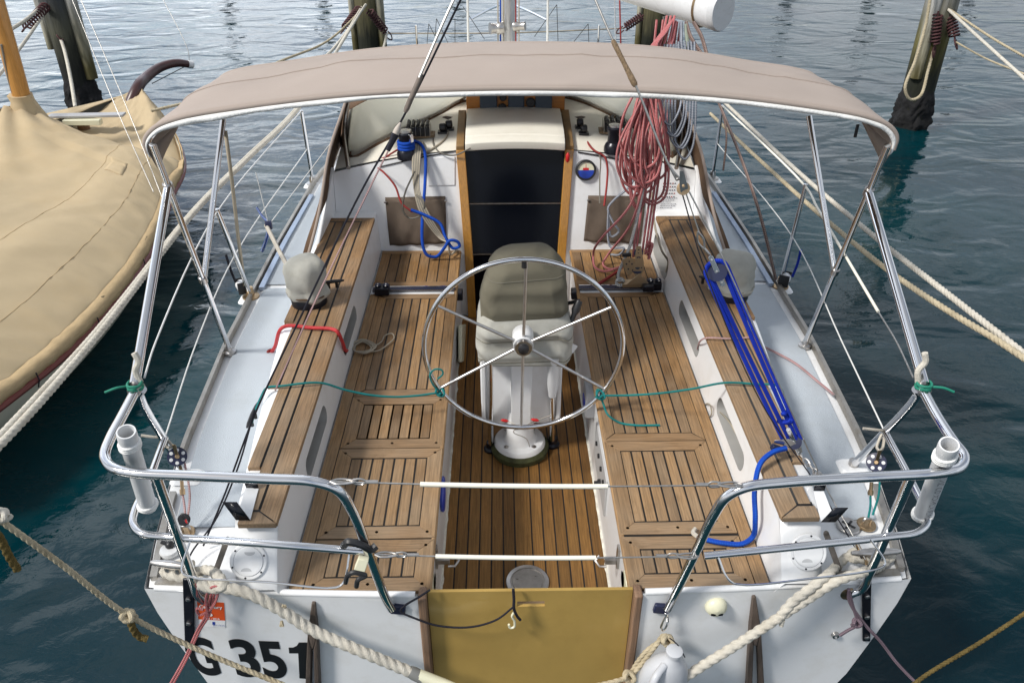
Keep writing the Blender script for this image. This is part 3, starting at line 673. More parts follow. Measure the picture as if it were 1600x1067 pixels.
for s in (-1, 1):
    pl = MB()
    # the white box
    mb = MB(); dirt = None
    mb.add([(s*SX, 1.82, ZF-.02), (s*SX, 4.45, ZF-.02), (s*(SX-.002), 4.45, ZS-.022), (s*(SX-.002), 1.82, ZS-.022)], [(0, 1, 2, 3)])
    mb.add([(s*(SX-.002), 1.82, ZS-.022), (s*(SX-.002), 4.46, ZS-.022), (s*.835, 4.46, ZS-.022), (s*.835, 1.82, ZS-.022)], [(0, 1, 2, 3)])
    bx = mb.build("seat_box", WHITE, yacht)
    mb = MB(); 
    P = []
    for i in range(131):
        y = 1.86+i*.0198; hh = .004+.010*max(0, mnoise.noise(V((y*9, s, 0))))+.012*max(0, mnoise.noise(V((y*31, s, 5)))); ww = .003+.010*max(0, mnoise.noise(V((y*17, s, 9)))); P.append([V((s*(SX+.001), y, ZF+hh)), V((s*(SX-.004), y, ZF+hh*.6)), V((s*(SX-.004-ww), y, ZF+.001)), V((s*(SX+.001), y, ZF+.0005))])
    mb.loft(P)
    mb.build("sealant_edge", M("old sealant", (.62, .60, .52), .7, var=.25, vs=30), bx)
    ck = MB(); A = MB(); BB = []
    z = ZS
    # aft deck panels: edge boards along both sides, framed lids between
    T = (0, 0, -.02)
    mg = .072
    ya, yb = 1.822, 3.885
    if s < 0:
        lids = [(1.822, 2.055), (2.062, 2.562), (2.568, 2.928)]; long0 = 2.930
    else:
        lids = [(1.822, 2.055), (2.068, 2.592)]; long0 = 2.596
    outer = .765
    A.prism([(s*(outer+.003), 1.822, z), (s*XS, 1.822, z), (s*XS, yb, z), (s*(outer+.003), yb, z)], T, .35)
    for (p, q) in lids: frame_panel((A, BB), ck, s, XI, outer-.001, p, q, z+(.0015 if p < 2.3 else 0), .058, 7)
    # long fixed planking up to the traveller
    BB.append(MB()); BB[-1].prism([(s*XI, long0+.002, z), (s*outer, long0+.002, z), (s*(outer-.05), long0+.05, z), (s*(XI+.05), long0+.05, z)], T, .5)
    A.prism([(s*XI, long0+.006, z), (s*(XI+.05), long0+.054, z), (s*(XI+.05), yb-.05, z), (s*XI, yb, z)], T, .6)
    A.prism([(s*outer, long0+.006, z), (s*(outer-.045), long0+.054, z), (s*(outer-.045), yb-.05, z), (s*outer, yb, z)], T, .45)
    BB.append(MB()); BB[-1].prism([(s*XI, yb+.002, z), (s*(XI+.05), yb-.048, z), (s*(outer-.045), yb-.048, z), (s*XS, yb+.002, z)], T, .7)
    n = 7; w_ = (outer-.045-XI-.05)/n
    for i in range(n):
        p = XI+.05+i*w_+.0034; q = p+w_-.0068
        A.prism([(s*p, long0+.055, z-.0006), (s*q, long0+.055, z-.0006), (s*q, yb-.053, z-.0006), (s*p, yb-.053, z-.0006)], T, random.random())
    # forward panel between traveller and bulkhead
    y2, y3 = 3.985, 4.435
    BB.append(MB()); BB[-1].prism([(s*XI, y2, z), (s*XS, y2, z), (s*XS, y2+.045, z), (s*XI, y2+.045, z)], T, .4)
    BB.append(MB()); BB[-1].prism([(s*XI, y3, z), (s*XS, y3, z), (s*XS, y3-.035, z), (s*XI, y3-.035, z)], T, .2)
    n = 8; w_ = (XS-XI)/n
    for i in range(n):
        p = XI+i*w_+.003; q = p+w_-.006
        A.prism([(s*p, y2+.049, z-.0006), (s*q, y2+.049, z-.0006), (s*q, y3-.039, z-.0006), (s*p, y3-.039, z-.0006)], T, random.random())
    ck.prism([(s*(XI+.008), 1.83, z-.0032), (s*(XS-.005), 1.83, z-.0032), (s*(XS-.005), 3.88, z-.0032), (s*(XI+.008), 3.88, z-.0032)], (0, 0, -.012))
    ck.prism([(s*(XI+.008), 3.99, z-.0032), (s*(XS-.005), 3.99, z-.0032), (s*(XS-.005), 4.43, z-.0032), (s*(XI+.008), 4.43, z-.0032)], (0, 0, -.012))
    st = A.build("seat", TEAK, yacht, bevel=.0014, seg=1); [q.build("cross_board", TEAKX, st, bevel=.0014, seg=1) for q in BB]; ck.build("caulking", CAULK, st); pl.build("wood_plug", PLUG, st)
    # rounded nosing board
    mb = MB(); mb.ring([V((s*(XI+.004), 1.83+i*.2, z-.010)) for i in range(14)], .0105, 10); mb.build("nosing", TEAK, st)
# traveller beam and track across the cockpit
TRK = M("blue black track", (.03, .035, .07), .3, .5, var=.2)
for s in (-1, 1):
    mb = MB(); mb.box((s*.585, 3.935, ZS-.03), .47, .085, .045); mb.build("traveller_beam", WHITE, yacht, bevel=.004)
    mb = MB(); mb.box((s*.578, 3.935, ZS+.003), .46, .030, .018); tr = mb.build("traveller_track", TRK, yacht, bevel=.002)
    mb = MB(); mb.box((s*.578, 3.9185, ZS+.006), .46, .004, .007); mb.build("track_edge", STEEL, tr)
    mb = MB(); mb.box((s*.578, 3.953, ZS+.008), .46, .006, .009); mb.build("track_edge", STEEL, tr)
    mb = MB(); mb.box((s*(SX-.02), 3.93, ZS-.03), .045, .06, .05); mb.build("track_bracket", BLACKM, tr, bevel=.006)
# ---- bulkhead, companionway
BK = .2456
def bky(z): return 4.46+(z-.96)*BK
def bk(px, py, off=0.0):
    r = ray(px, py); t = (4.46-off+BK*(CAM.z-.96)-CAM.y)/(r.y-BK*r.z); return CAM+r*t
def ctop(x, y): return 1.548-.11*(x/1.0)**2+.20*(y-4.6)
def hit(px, py, f, t0=2.0, t1=9.0):
    r = ray(px, py); t = t0
    while t < t1:
        p = CAM+r*t
        if p.z < f(p.x, p.y): return p
        t += .004
    return CAM+r*t1
def wl(z): return interp([(.5, .250), (.96, .262), (1.57, .298)], z)    # companionway half width
JB = .052
for s in (-1, 1):
    mb = MB(); zs = [.5, .96, 1.1, 1.25, 1.4, 1.54]; P = []
    for z in zs:
        xin = wl(z)+JB
        for k in range(7):
            xe = SX if z < .95 else (.83 if z < 1.0 else 1.085); x = xin+(xe-xin)*k/6
            zz = z if z < 1.5 else ctop(x, 4.6)-.006
            if z >= 1.35 and z < 1.5: zz = min(z, ctop(x, 4.6)-.03)
            P.append(V((s*x, bky(zz) if z > .9 else 4.44, zz)))
    mb.add(P, [(i*7+k, i*7+k+1, i*7+k+8, i*7+k+7) for i in range(5) for k in range(6)]); mb.build("bulkhead", WHITE, yacht, ang=50)
    # jamb and slide rail (varnished)
    mb = MB(); P = []
    for z in (.5, .96, 1.25, 1.54):
        y = bky(z)-.022 if z > .9 else 4.40; P.append([V((s*wl(z), y, z)), V((s*(wl(z)+JB), y, z)), V((s*(wl(z)+JB), y+.06, z)), V((s*wl(z), y+.06, z))])
    mb.loft(P); jb = mb.build("companionway_jamb", VARN, yacht, bevel=.004)
    mb = MB(); P = []
    for y in (4.585, 4.65, 4.8, 5.02):
        z = ctop(.33, y); P.append([V((s*.298, y, z-.02)), V((s*.350, y, z-.02)), V((s*.348, y, z+.032)), V((s*.300, y, z+.032))])
    mb.loft(P); mb.build("slide_rail", M("dull varnish", (.22, .13, .05), .5, var=.3, vs=6), jb, bevel=.004)
    # white gusset on the outside of the bulkhead
    mb = MB(); P = [V((s*1.085, 4.62, 1.43)), V((s*1.09, 4.35, 1.31)), V((s*1.095, 4.03, 1.20)), V((s*1.095, 4.03, 1.15)), V((s*1.085, 4.62, 1.10))]
    mb.prism(P, (s*.022, 0, 0)); mb.build("cabin_side", WHITE, yacht, bevel=.006)
joints = [bk(800, 319).z, bk(800, 398).z, .52]
zt = 1.565
for zb in joints:
    mb = MB(); g = .004
    P = []
    for z in (zb+g, zt):
        y = bky(z)+.012 if z > .9 else 4.455; P.append([V((-wl(z)-.004, y, z)), V((wl(z)+.004, y, z)), V((wl(z)+.004, y+.014, z)), V((-wl(z)-.004, y+.014, z))])
    mb.loft(P); mb.build("washboard", SMOKE, yacht, bevel=.002)
    mb = MB(); y = bky(zb)+.011 if zb > .9 else 4.452; mb.box((0, y, zb), 2*wl(zb), .012, .007); mb.build("board_joint", STEELD, yacht) if zb > .9 else None
    zt = zb
# sliding hatch
mb = MB(); P = []
prof = [(4.545, -.012), (4.545, .040), (4.575, .056), (4.60, .058), (4.605, .066), (4.64, .068), (4.66, .075), (4.8, .075), (5.03, .065)]
nx = 12
for y, dz in prof:
    P.append([V((-.292+.584*k/nx, y, 1.575+.085*(y-4.6)+dz*.8-.013*((k/nx-.5)*2)**2)) for k in range(nx+1)])
w_ = nx+1; mb.add([p for r in P for p in r], [(i*w_+k, i*w_+k+1, (i+1)*w_+k+1, (i+1)*w_+k) for i in range(len(prof)-1) for k in range(nx)])
mb.build("sliding_hatch", CREAM, yacht, solid=.012, bevel=.004, ang=30)
# cabin top
mb = MB(); mb.grid(lambda u, v: V((lambda x, y: (x, y, ctop(x, y) if y < 5.6 else ctop(x, 5.6)-.17*(y-5.6)))(-1.08+2.16*v, 4.60+(7.6-4.60)*u*u)), 16, 24)
mb.build("cabin_top", CREAM, yacht, ang=50)
for s in (-1, 1):
    mb = MB(); P = []
    for i in range(14):
        y = 4.6+i*.23; zt_ = ctop(1.08, min(y, 5.6))-.17*max(0, y-5.6); P += [V((s*1.08, y, zt_)), V((s*(1.16-max(0, y-5.8)*.2), y, sh(y)-.01))]
    mb.add(P, [(2*i, 2*i+1, 2*i+3, 2*i+2) for i in range(13)]); mb.build("cabin_wall", WHITE, yacht)
    mb = MB(); mb.ring([bk(x, y, .003) for x, y in ([(594, 261), (650, 248), (712, 236)] if s < 0 else [(903, 238), (950, 246), (988, 254)])], .0045, 6); mb.build("seam", TEXTB, yacht)
# instrument box at the head of the hatch
mb = MB(); mb.box((.012, 5.10, 1.765), .62, .12, .29); bxi = mb.build("instrument_box", VARNB, yacht, bevel=.006)
GREYB = M("slate blue cover", (.055, .075, .10), .5, var=.1)
for px0, px1 in ((750, 777), (794, 819), (836, 862)):
    a = at(px0, 176, y=5.03); b_ = at(px1, 176, y=5.03); c = at(px0, 140, y=5.03)
    mb = MB(); mb.box(((a.x+b_.x)/2, 5.03, (a.z+c.z)/2), b_.x-a.x, .03, c.z-a.z); mb.build("instrument_cover", GREYB, bxi, bevel=.008)
for px, py, r in ((785, 168, .026), (786, 152, .022), (829, 160, .03)):
    p = at(px, py, y=5.035); mb = MB(); mb.lathe([(r, 0), (r, .018), (r*.8, .024), (0, .024)], p, (0, -1, 0), 20); mb.build("switch", BLACK, bxi)
# door panel, inclinometer, sticker
P = [bk(668, 247, .006), bk(711, 245, .006), bk(711, 290, .006), bk(669, 291, .006)]
mb = MB(); mb.prism(P, (0, .008, 0)); mb.build("locker_door", WHITE, yacht, bevel=.003)
p = bk(915, 266, .005); nrm = V((0, -1, BK)).normalized()
mb = MB(); mb.lathe([(.062, -.01), (.062, .012), (.056, .018), (.050, .018), (.049, .010)], p, nrm, 36); ic = mb.build("inclinometer", BLACK, yacht)
e1 = V((1, 0, 0)); e2 = nrm.cross(e1); e2 = -e2 if e2.z < 0 else e2
def half(a0, a1, r, off, mat, nm):
    mb = MB(); n = 20; mb.add([p+nrm*off+(e1*math.cos(a)+e2*math.sin(a))*r for a in [a0+(a1-a0)*i/n for i in range(n+1)]], [tuple(range(n+1))]); mb.build(nm, mat, ic)
half(0, math.pi, .049, .011, IVORY, "dial_face"); half(math.pi, 2*math.pi, .049, .0114, M("blue dial", (.012, .05, .42), .3, var=.03), "dial_lower_half")
mb = MB(); q = p+nrm*.0125; mb.prism([q+e1*-.017+e2*0, q+e1*.017, q+e1*.017+e2*.014, q+e1*-.017+e2*.014], nrm*-.001); mb.prism([q+e1*-.0015+e2*.014, q+e1*.0015+e2*.014, q+e2*.04+e1*.0005, q+e2*.04-e1*.0005], nrm*-.001); mb.build("boat_pointer", REDP, ic)
ST = MB(); RED = MB(); sx, sy = 1024, 285
for r in range(5):
    for c in range(6):
        a = bk(1037+c*3.6-r*.5, 287+r*5.2, .004); m_ = RED if (r*7+c*3) % 4 == 0 else ST
        m_.box(a, .0075, .001, .0085, Matrix.Rotation(.24, 3, 'X'))
for r in range(6):
    c = 0
    x = 1034-r*.6
    while x < 1056-(r % 3)*4:
        l = random.uniform(1.2, 3.4); a = bk(x+l/2, 310+r*3.0, .004); ST.box(a, l*.0036, .001, .003); x += l+.8
ST.build("code_flag_sticker", M("faded ink", (.10, .10, .13), .6, var=.3), yacht); RED.build("flag_print", M("faded red ink", (.45, .10, .07), .6), yacht)
# canvas pockets
def pocket(q, nm="storage_pocket"):
    tl, tr_, br, bl = [bk(x, y, .006) for x, y in q]
    def f(u, v):
        t = tl.lerp(tr_, v); b_ = bl.lerp(br, v); p = t.lerp(b_, u); bow = math.sin(math.pi*v)*(.2+.8*math.sin(math.pi*min(1, u*1.0)))
        fold = .006*math.sin(v*19+u*4)*u+.004*mnoise.noise(V((v*7, u*6, tl.x)))
        edge = -.012*math.sin(math.pi*v) if u == 0 else 0
        return p+V((0, -.035*bow*(u**.6)-fold, edge+.010*math.sin(math.pi*v)*u*0))
    mb = MB(); mb.grid(f, 14, 22); o = mb.build(nm, CANVP, yacht, solid=.003, ang=80)
    mb = MB(); mb.add([tl+V((0, .003, .012)), tr_+V((0, .003, .012)), br+V((0, .004, 0)), bl+V((0, .004, 0))], [(0, 1, 2, 3)]); mb.build("pocket_back", CANVP, o, solid=.002)
    mb = MB()
    for c in (tl, tr_): mb.lathe([(.008, -.002), (.008, .004), (.004, .007), (0, .007)], c+V((0, -.012, -.012)), (0, -1, 0), 12)
    mb.build("snap_button", STEELD, o)
pocket([(602, 312), (696, 310), (698, 380), (609, 384)]); pocket([(919, 309), (1009, 310), (1001, 381), (912, 377)])
# small fittings in the well
mb = MB(); mb.lathe([(0, .0), (.07, 0), (.075, .01), (.068, .016), (0, .02)], (-SX+.0, 2.46, .80), (1, 0, 0), 24); mb.build("blue_grommet", BLUEP, yacht)
mb = MB(); mb.box((SX-.004, 2.66, .76), .012, .40, .20); ep = mb.build("engine_panel", M("engine panel grey", (.42, .42, .42), .4, var=.1), yacht, bevel=.004)
mb = MB()
for k in range(4): mb.lathe([(.011, 0), (.011, .008), (0, .009)], (SX-.010, 2.52+k*.085, .80), (-1, 0, 0), 12)
mb.lathe([(.02, 0), (.02, .012), (.012, .014), (.012, .028), (0, .028)], (SX-.010, 2.60, .72), (-1, 0, 0), 14); mb.build("key_switch", BLACK, ep)
mb = MB(); mb.box((SX-.02, 3.05, .85), .05, .13, .15); gp = mb.build("gauge_pod", M("pod grey", (.35, .36, .38), .4), yacht, bevel=.008)
mb = MB(); mb.box((SX-.046, 3.05, .83), .006, .07, .05); mb.build("screen", BLUEP, gp)
for s in (-1, 1):
    mb = MB(); mb.lathe([(.0, .012), (.045, .010), (.05, 0)], (s*(SX-.002), 1.91, .88), (-s, 0, 0), 24); mb.lathe([(0, .014), (.03, .014)], (s*(SX-.002), 1.93, .88), (-s, 0, 0), 16); mb.build("round_light", IVORY, yacht)
    mb = MB(); y = 2.09 if s > 0 else 2.10; mb.box((s*(SX-.006), y, .82), .01, .03, .10); mb.box((s*(SX-.03), y, .80), .05, .02, .022); mb.ring([V((s*(SX-.05), y-.02, .79)), V((s*(SX-.075), y-.015, .785)), V((s*(SX-.09), y, .80)), V((s*(SX-.075), y+.015, .81))], .005, 6); mb.build("locker_hasp", STEELD, yacht)
    if s > 0: pass
# ================================================================ wheel, pedestal, rails, awning, sprayhood
wc = at(818, 545, y=2.80); WR = .415
wh = MB(); wh.ring([wc+V((WR*math.cos(a), 0, WR*math.sin(a))) for a in [2*math.pi*i/96 for i in range(96)]], .0106, 12, closed=True)
wheel = wh.build("steering_wheel", STEEL, yacht)
for k in range(6):
    a = R(89+60*k); d = V((math.cos(a), 0, math.sin(a))); mb = MB(); mb.bar(wc+d*.035+V((0, .03, 0)), wc+d*(WR-.004), .0066, 10); mb.build("spoke", SPOKE, wheel)
mb = MB(); mb.lathe([(0, 0), (.036, 0), (.040, -.012), (.040, -.045), (.03, -.05), (0, -.05)], wc, (0, -1, 0), 28); hub = mb.build("hub", STEELD, wheel)
mb = MB(); mb.lathe([(.024, 0), (.022, .012), (.012, .018), (0, .018)], wc, (0, -1, 0), 20); mb.build("hub_cap", BLACK, hub)
mb = MB(); a = R(90); p = wc+V((0, 0, WR-.035)); mb.bar(p, p+V((0, 0, .028)), .011, 10); mb.build("king_spoke_mark", BLACK, wheel)
mb = MB(); mb.lathe([(.043, .015), (.043, .06), (.046, .07), (.046, .12)], wc, (0, 1, 0), 24); mb.build("wheel_shaft", WHITE, wheel)
# pedestal
pc = V((wc.x-.005, 3.10, ZF))
mb = MB(); mb.lathe([(.135, .0), (.138, .03), (.128, .045), (.126, .06), (.118, .068), (.085, .072), (.07, .10), (.068, .26)], pc, n=40)
ped = mb.build("steering_pedestal", WHITE, yacht)
mb = MB(); mb.lathe([(.142, .001), (.146, .03), (.134, .046), (.127, .046)], pc, n=40); mb.build("mossy_skirt", M("mossy rubber", (.05, .055, .018), .8, var=.5, vs=18, bump=.5), ped)
mb = MB()
for k in range(4): mb.lathe([(.012, 0), (.012, .004), (0, .006)], pc+V((.095*math.cos(R(45+90*k)), .095*math.sin(R(45+90*k)), .068)), n=12)
mb.build("bolt_head", STEELD, ped)
def rrect(c, w_, d, z, r, n=6):
    P = []; r = min(r, w_/2-.001, d/2-.001)
    for cx, cy, a0 in ((w_/2-r, d/2-r, 0), (-w_/2+r, d/2-r, 90), (-w_/2+r, -d/2+r, 180), (w_/2-r, -d/2+r, 270)):
        for k in range(n+1): a = R(a0+90*k/n); P.append(V((c[0]+cx+r*math.cos(a), c[1]+cy+r*math.sin(a), z)))
    return P
cc_ = (wc.x, 3.19)
mb = MB(); mb.loft([rrect(cc_, .30, .17, .672, .04), rrect(cc_, .355, .225, .684, .04), rrect(cc_, .372, .245, .72, .03), rrect(cc_, .385, .25, .80, .025), rrect(cc_, .388, .25, 1.24, .025)]); mb.build("pedestal_case", WHITE, ped, ang=24)
mb = MB(); mb.box((cc_[0], 3.055, .965), .098, .06, .555); mb.build("case_rib", WHITE, ped, bevel=.006)
for sg in (-1, 1): mb = MB(); mb.box((cc_[0]+sg*.178, 3.068, .975), .024, .024, .53); mb.build("case_edge", WHITE, ped, bevel=.006)
mb = MB(); q = V((cc_[0], 3.0225, 1.115)); n = 16
mb.prism([q+V((-.035, 0, .08)), q+V((.035, 0, .08))]+[q+V((.035*math.cos(R(-180*k/n)), 0, .06*math.sin(R(-180*k/n)))) for k in range(n+1)], (0, .004, 0)); mb.build("blue_badge", BLUEP, ped)
for s, px, pyb, pt in ((-1, 767, 702, 766), (1, 863, 695, 862)):
    b_ = at(px, pyb, z=ZF); t_ = at(pt, 560, y=2.965); mb = MB(); mb.bar(b_, b_+(t_-b_)*1.02, .0135, 12); gt = mb.build("guard_tube", STEEL, ped)
    mb = MB(); mb.lathe([(.036, 0), (.036, .012), (.024, .02), (.022, .05), (.016, .052)], b_, n=20); mb.build("tube_foot", BLACKM, gt)
mb = MB(); b_ = at(863, 618, y=2.99); t_ = at(866, 556, y=2.955); mb.ring([b_, b_.lerp(t_, .3), b_.lerp(t_, .9), t_], [.018, .027, .030, .030], 14); mb.build("tube_sleeve", PVC, ped)
mb = MB(); a = at(905, 470, y=3.05); b_ = at(889, 512, y=3.0); mb.ring([a, a.lerp(b_, .35), a.lerp(b_, .5), b_], [.016, .020, .012, .010], 10); mb.bar(a, a+V((-.08, .05, -.05)), .009, 8); mb.build("gear_lever", BLACK, ped)
# tag on the lever
mb = MB(); q = [at(888, 534, y=2.99), at(903, 541, y=2.985), at(895, 552, y=2.98), at(884, 547, y=2.985)]; mb.prism(q, (0, .002, 0)); tg = mb.build("paper_tag", PAPER); tag(tg, "small white tag tied under the black gear lever", "tag")
# canvas covers over the binnacle
def crumple(amp, f, seed): return lambda p: V((mnoise.noise(V((p.x*f, p.y*f, p.z*f+seed))), mnoise.noise(V((p.x*f+9, p.y*f, p.z*f+seed))), mnoise.noise(V((p.x*f, p.y*f+7, p.z*f+seed))*.6)))*amp
def cover(name, specs, mat, label, cat, amp=.008, f=9, seed=1, parent=None, hem=True, wavy=0.0):
    cr_ = crumple(amp, f, seed); cr2 = crumple(amp*.4, f*3.1, seed+5); rings = []; 
    # interpolate the specs to many rings
    m_ = 26; K = []
    for i in range(m_+1):
        t = i/m_*(len(specs)-1); k = min(int(t), len(specs)-2); u = t-k; u = u*u*(3-2*u) if False else u
        A, B = specs[k], specs[k+1]; K.append([A[j]+(B[j]-A[j])*u for j in range(6)])
    for idx, (cx, cy, w_, d, z, r) in enumerate(K):
        ring = rrect((cx, cy), w_, d, z, r, 9)
        out = []
        for j, p in enumerate(ring):
            q = p+cr_(p)+cr2(p)+V((0, -1, 0))*(.007*max(0, math.sin(p.x*26+p.z*9+mnoise.noise(p*5)*3))**3*(1 if p.y < cy else 0))+V((0, -1, 0))*(.022*(1-min(1, 3.2*abs(mnoise.noise(V((p.x*5+seed, p.z*9+p.x*4, seed))))))*(1 if p.y < cy else 0))+V((0, 0, 0))
            if idx < 3: q.z += wavy*math.sin(j*.55)*(3-idx)/3
            out.append(q)
        rings.append(out)
    mb = MB(); mb.loft(rings, cap=False); n = len(rings[-1]); mb.f.append([len(mb.v)-n+k for k in range(n)]); mb.pid.append(0); mb.uv.append([(0, 0)]*n); mb.mi.append(0)
    o = mb.build(name, mat, parent, solid=.004, ang=80)
    for k_ in (2, 14):
        if k_ < len(rings)-6: m2 = MB(); m2.ring([q+V((0, -.002, 0)) for q in rings[k_]], .0028, 5, closed=True); m2.build('sewn_seam', M('seam thread', (.16, .15, .115), .8), o)
    if label: tag(o, label, cat)
    return o
cx = wc.x+.012
cover("canvas_skirt", [(cx, 3.10, .412, .31, 1.125, .06), (cx, 3.10, .422, .32, 1.19, .06), (cx, 3.10, .415, .31, 1.27, .06), (cx, 3.12, .38, .26, 1.33, .06)], CANVL, "pale grey canvas skirt round the pedestal below the olive hood", "canvas cover", .012, 7, 3, wavy=.02)
mb_ = cover("binnacle_hood", [(cx-.005, 3.135, .388, .29, 1.262, .06), (cx-.005, 3.125, .378, .28, 1.345, .06), (cx, 3.12, .362, .25, 1.455, .07), (cx+.002, 3.12, .328, .215, 1.532, .09), (cx+.002, 3.125, .245, .15, 1.585, .07), (cx+.002, 3.13, .08, .05, 1.603, .02)], CANVG, "olive canvas hood over the compass, behind the wheel", "canvas cover", .015, 7, 11, wavy=.014)
# ---- stern rail
RT = .0155
def rail(pts, r, nm, parent=yacht, mat=STEEL, res=8): mb = MB(); mb.tube(pts, r, 12, res); return mb.build(nm, mat, parent, ang=80)
def onseg(a, b, py):
    """point of the tube a-b at picture height py"""
    lo, hi = 0.0, 1.0
    for _ in range(40):
        m_ = (lo+hi)/2; p = a.lerp(b, m_); d = p-CAM; y_ = 533.5-F*d.dot(up)/d.dot(fw)
        ya = a-CAM; yb = 533.5-F*ya.dot(up)/ya.dot(fw)
        if (y_ > py) == (yb > py): lo = m_
        else: hi = m_
    return a.lerp(b, lo)
def clamp(p, d, r=.021, l=.03, par=None):
    mb = MB(); d = V(d).normalized(); mb.bar(V(p)-d*l/2, V(p)+d*l/2, r, 12); return mb.build("clamp", STEELD, par or yacht)
JL = at(213, 608, z=1.60); JR = at(1441, 608, z=1.60)
pl = rail([JL, at(190, 652, z=1.585), at(172, 686, z=1.575), at(164, 712, z=1.567), at(175, 730, z=1.562), at(205, 738, z=1.56), at(300, 743, y=1.735), at(420, 748, y=1.72), at(490, 752, y=1.715), at(527, 765, y=1.717), at(549, 795, y=1.725), at(575, 860, y=1.745), at(602, 932, y=1.765), at(612, 950, y=1.776)], RT, "stern_rail")
LF = at(292, 742, z=1.01); mb = MB(); mb.tube([JL+V((.02, .0, .0)), JL.lerp(LF, .06)+V((0, 0, -.0)), LF], RT*.9, 12, 6); mb.build("rail_leg", STEEL, pl)
Lm = JL.lerp(LF, .52)
rail([Lm, at(232, 752, z=1.28), at(210, 800, z=1.265), at(208, 818, z=1.26), at(222, 833, z=1.257), at(260, 838, z=1.25), at(430, 850, y=1.735), at(582, 862, y=1.748)], RT*.8, "mid_rail", pl)
mb = MB(); mb.tube([at(243, 742, y=1.745), at(266, 805, y=1.77), at(300, 900, y=1.80), at(309, 928, y=1.812), at(320, 938, y=1.818)], RT, 12); mb.build("corner_post", STEEL, pl)
mb = MB(); mb.tube([at(297, 846, y=1.745), at(284, 890, y=1.70), at(292, 899, y=1.69), at(420, 909, y=1.68), at(525, 917, y=1.69), at(537, 909, y=1.70), at(546, 864, y=1.745)], .0035, 8, 5); mb.build("wire_bracket", STEEL, pl)
pr = rail([JR, at(1464, 650, z=1.585), at(1490, 690, z=1.573), at(1506, 712, z=1.565), at(1500, 730, z=1.561), at(1470, 738, z=1.56), at(1340, 746, y=1.745), at(1220, 754, y=1.725), at(1165, 761, y=1.72), at(1135, 776, y=1.722), at(1114, 806, y=1.73), at(1085, 866, y=1.748), at(1053, 930, y=1.766), at(1043, 950, y=1.776)], RT, "stern_rail")
RF = at(1333, 726, z=1.01); mb = MB(); mb.tube([JR+V((-.02, 0, 0)), JR.lerp(RF, .06), RF], RT*.9, 12, 6); mb.build("rail_leg", STEEL, pr)
Rm = JR.lerp(RF, .50)
rail([Rm, at(1424, 752, z=1.28), at(1447, 802, z=1.265), at(1448, 818, z=1.26), at(1432, 832, z=1.257), at(1390, 838, z=1.25), at(1250, 853, y=1.745), at(1100, 868, y=1.748)], RT*.8, "mid_rail", pr)
mb = MB(); mb.tube([at(1424, 742, y=1.755), at(1395, 810, y=1.775), at(1358, 895, y=1.80), at(1345, 920, y=1.815), at(1328, 927, y=1.818)], RT, 12); mb.build("corner_post", STEEL, pr)
mb = MB(); mb.tube([at(1120, 864, y=1.745), at(1136, 902, y=1.70), at(1150, 912, y=1.69), at(1270, 903, y=1.69), at(1372, 888, y=1.70), at(1383, 880, y=1.71), at(1360, 842, y=1.75)], .0035, 8, 5); mb.build("wire_bracket", STEEL, pr)
for (x, y, par) in ((622, 951, pl), (1033, 950, pr)):
    c = at(x, y, y=1.785); mb = MB(); mb.box(c+V((0, .002, 0)), .05, .02, .04, Matrix.Rotation(.15, 3, 'Y')); mb.build("rail_foot", NAVY, par, bevel=.004)
for (x, y, par) in ((325, 937, pl), (1326, 928, pr)):
    c = at(x, y, y=1.818); mb = MB(); mb.lathe([(.028, 0), (.028, .008), (.018, .012), (0, .012)], c+V((0, .008, 0)), (0, -1, 0), 18); mb.build("rail_foot", BRASS, par)
for foot, par in ((LF, pl), (RF, pr)):
    mb = MB(); s = 1 if foot.x > 0 else -1; mb.loft([rrect((foot.x, foot.y), .12, .09, sh(2.4)+.002, .02), rrect((foot.x, foot.y), .10, .07, sh(2.4)+.014, .02)]); mb.build("leg_base", WHITE, par)
    clamp(foot+V((0, 0, .012)), (0, 0, 1), .02, .02, par)
for J, par in ((JL, pl), (JR, pr)): clamp(J, (.1, 1, -.1), .021, .04, par)
# rod holders
for a, b_, lab in ((at(197, 674, z=1.66), at(232, 792, z=1.27), "white plastic pipe holder lashed to the port stern rail corner"), (at(1483, 694, z=1.66), at(1440, 806, z=1.25), "printed white plastic pipe holder lashed to the starboard rail corner")):
    d = (b_-a); l = d.length; d.normalize(); mb = MB(); r = .0265
    mb.lathe([(r, l), (r, .05), (r+.0015, .04), (r+.0015, .012), (r, 0), (r-.004, 0), (r-.004, l)], a, d, 28); o = mb.build("pipe_holder", PVC, ang=30); tag(o, lab, "pipe")
    if a.x > 0:
        tx = bpy.data.curves.new("t", 'FONT'); tx.body = "NDRLR ALPACK OD DN 50"; tx.size = .026; to = bpy.data.objects.new("t", tx)
        me = bpy.data.meshes.new_from_object(to); bpy.data.objects.remove(to)
        # wrap onto the pipe: x along it, y round it
        e0 = (CAM-a); e0 = (e0-d*e0.dot(d)).normalized(); e1_ = d.cross(e0); 
        mb = MB(); mb.add([a+d*(l*.98-v.co.x*.98)+ (e0*math.cos(a_)+e1_*math.sin(a_))*(r+.0008) for v in me.vertices for a_ in [-.35-v.co.y/r]], [list(p.vertices) for p in me.polygons]); mb.build("pipe_print", M("grey print", (.30, .30, .31), .5), o)
    for hs_ in ((.055, .064, .073), (l-.02, l-.011)):
      mb = MB()
      for h_ in hs_: mb.ring([a+d*h_+(d.orthogonal().normalized()*math.cos(t)+d.cross(d.orthogonal().normalized())*math.sin(t))*(r+.0015)+d*.008*math.sin(t) for t in [2*math.pi*i/24 for i in range(24)]], .0050, 8, closed=True)
      mb.build("tape_wrap", CANVW, o)
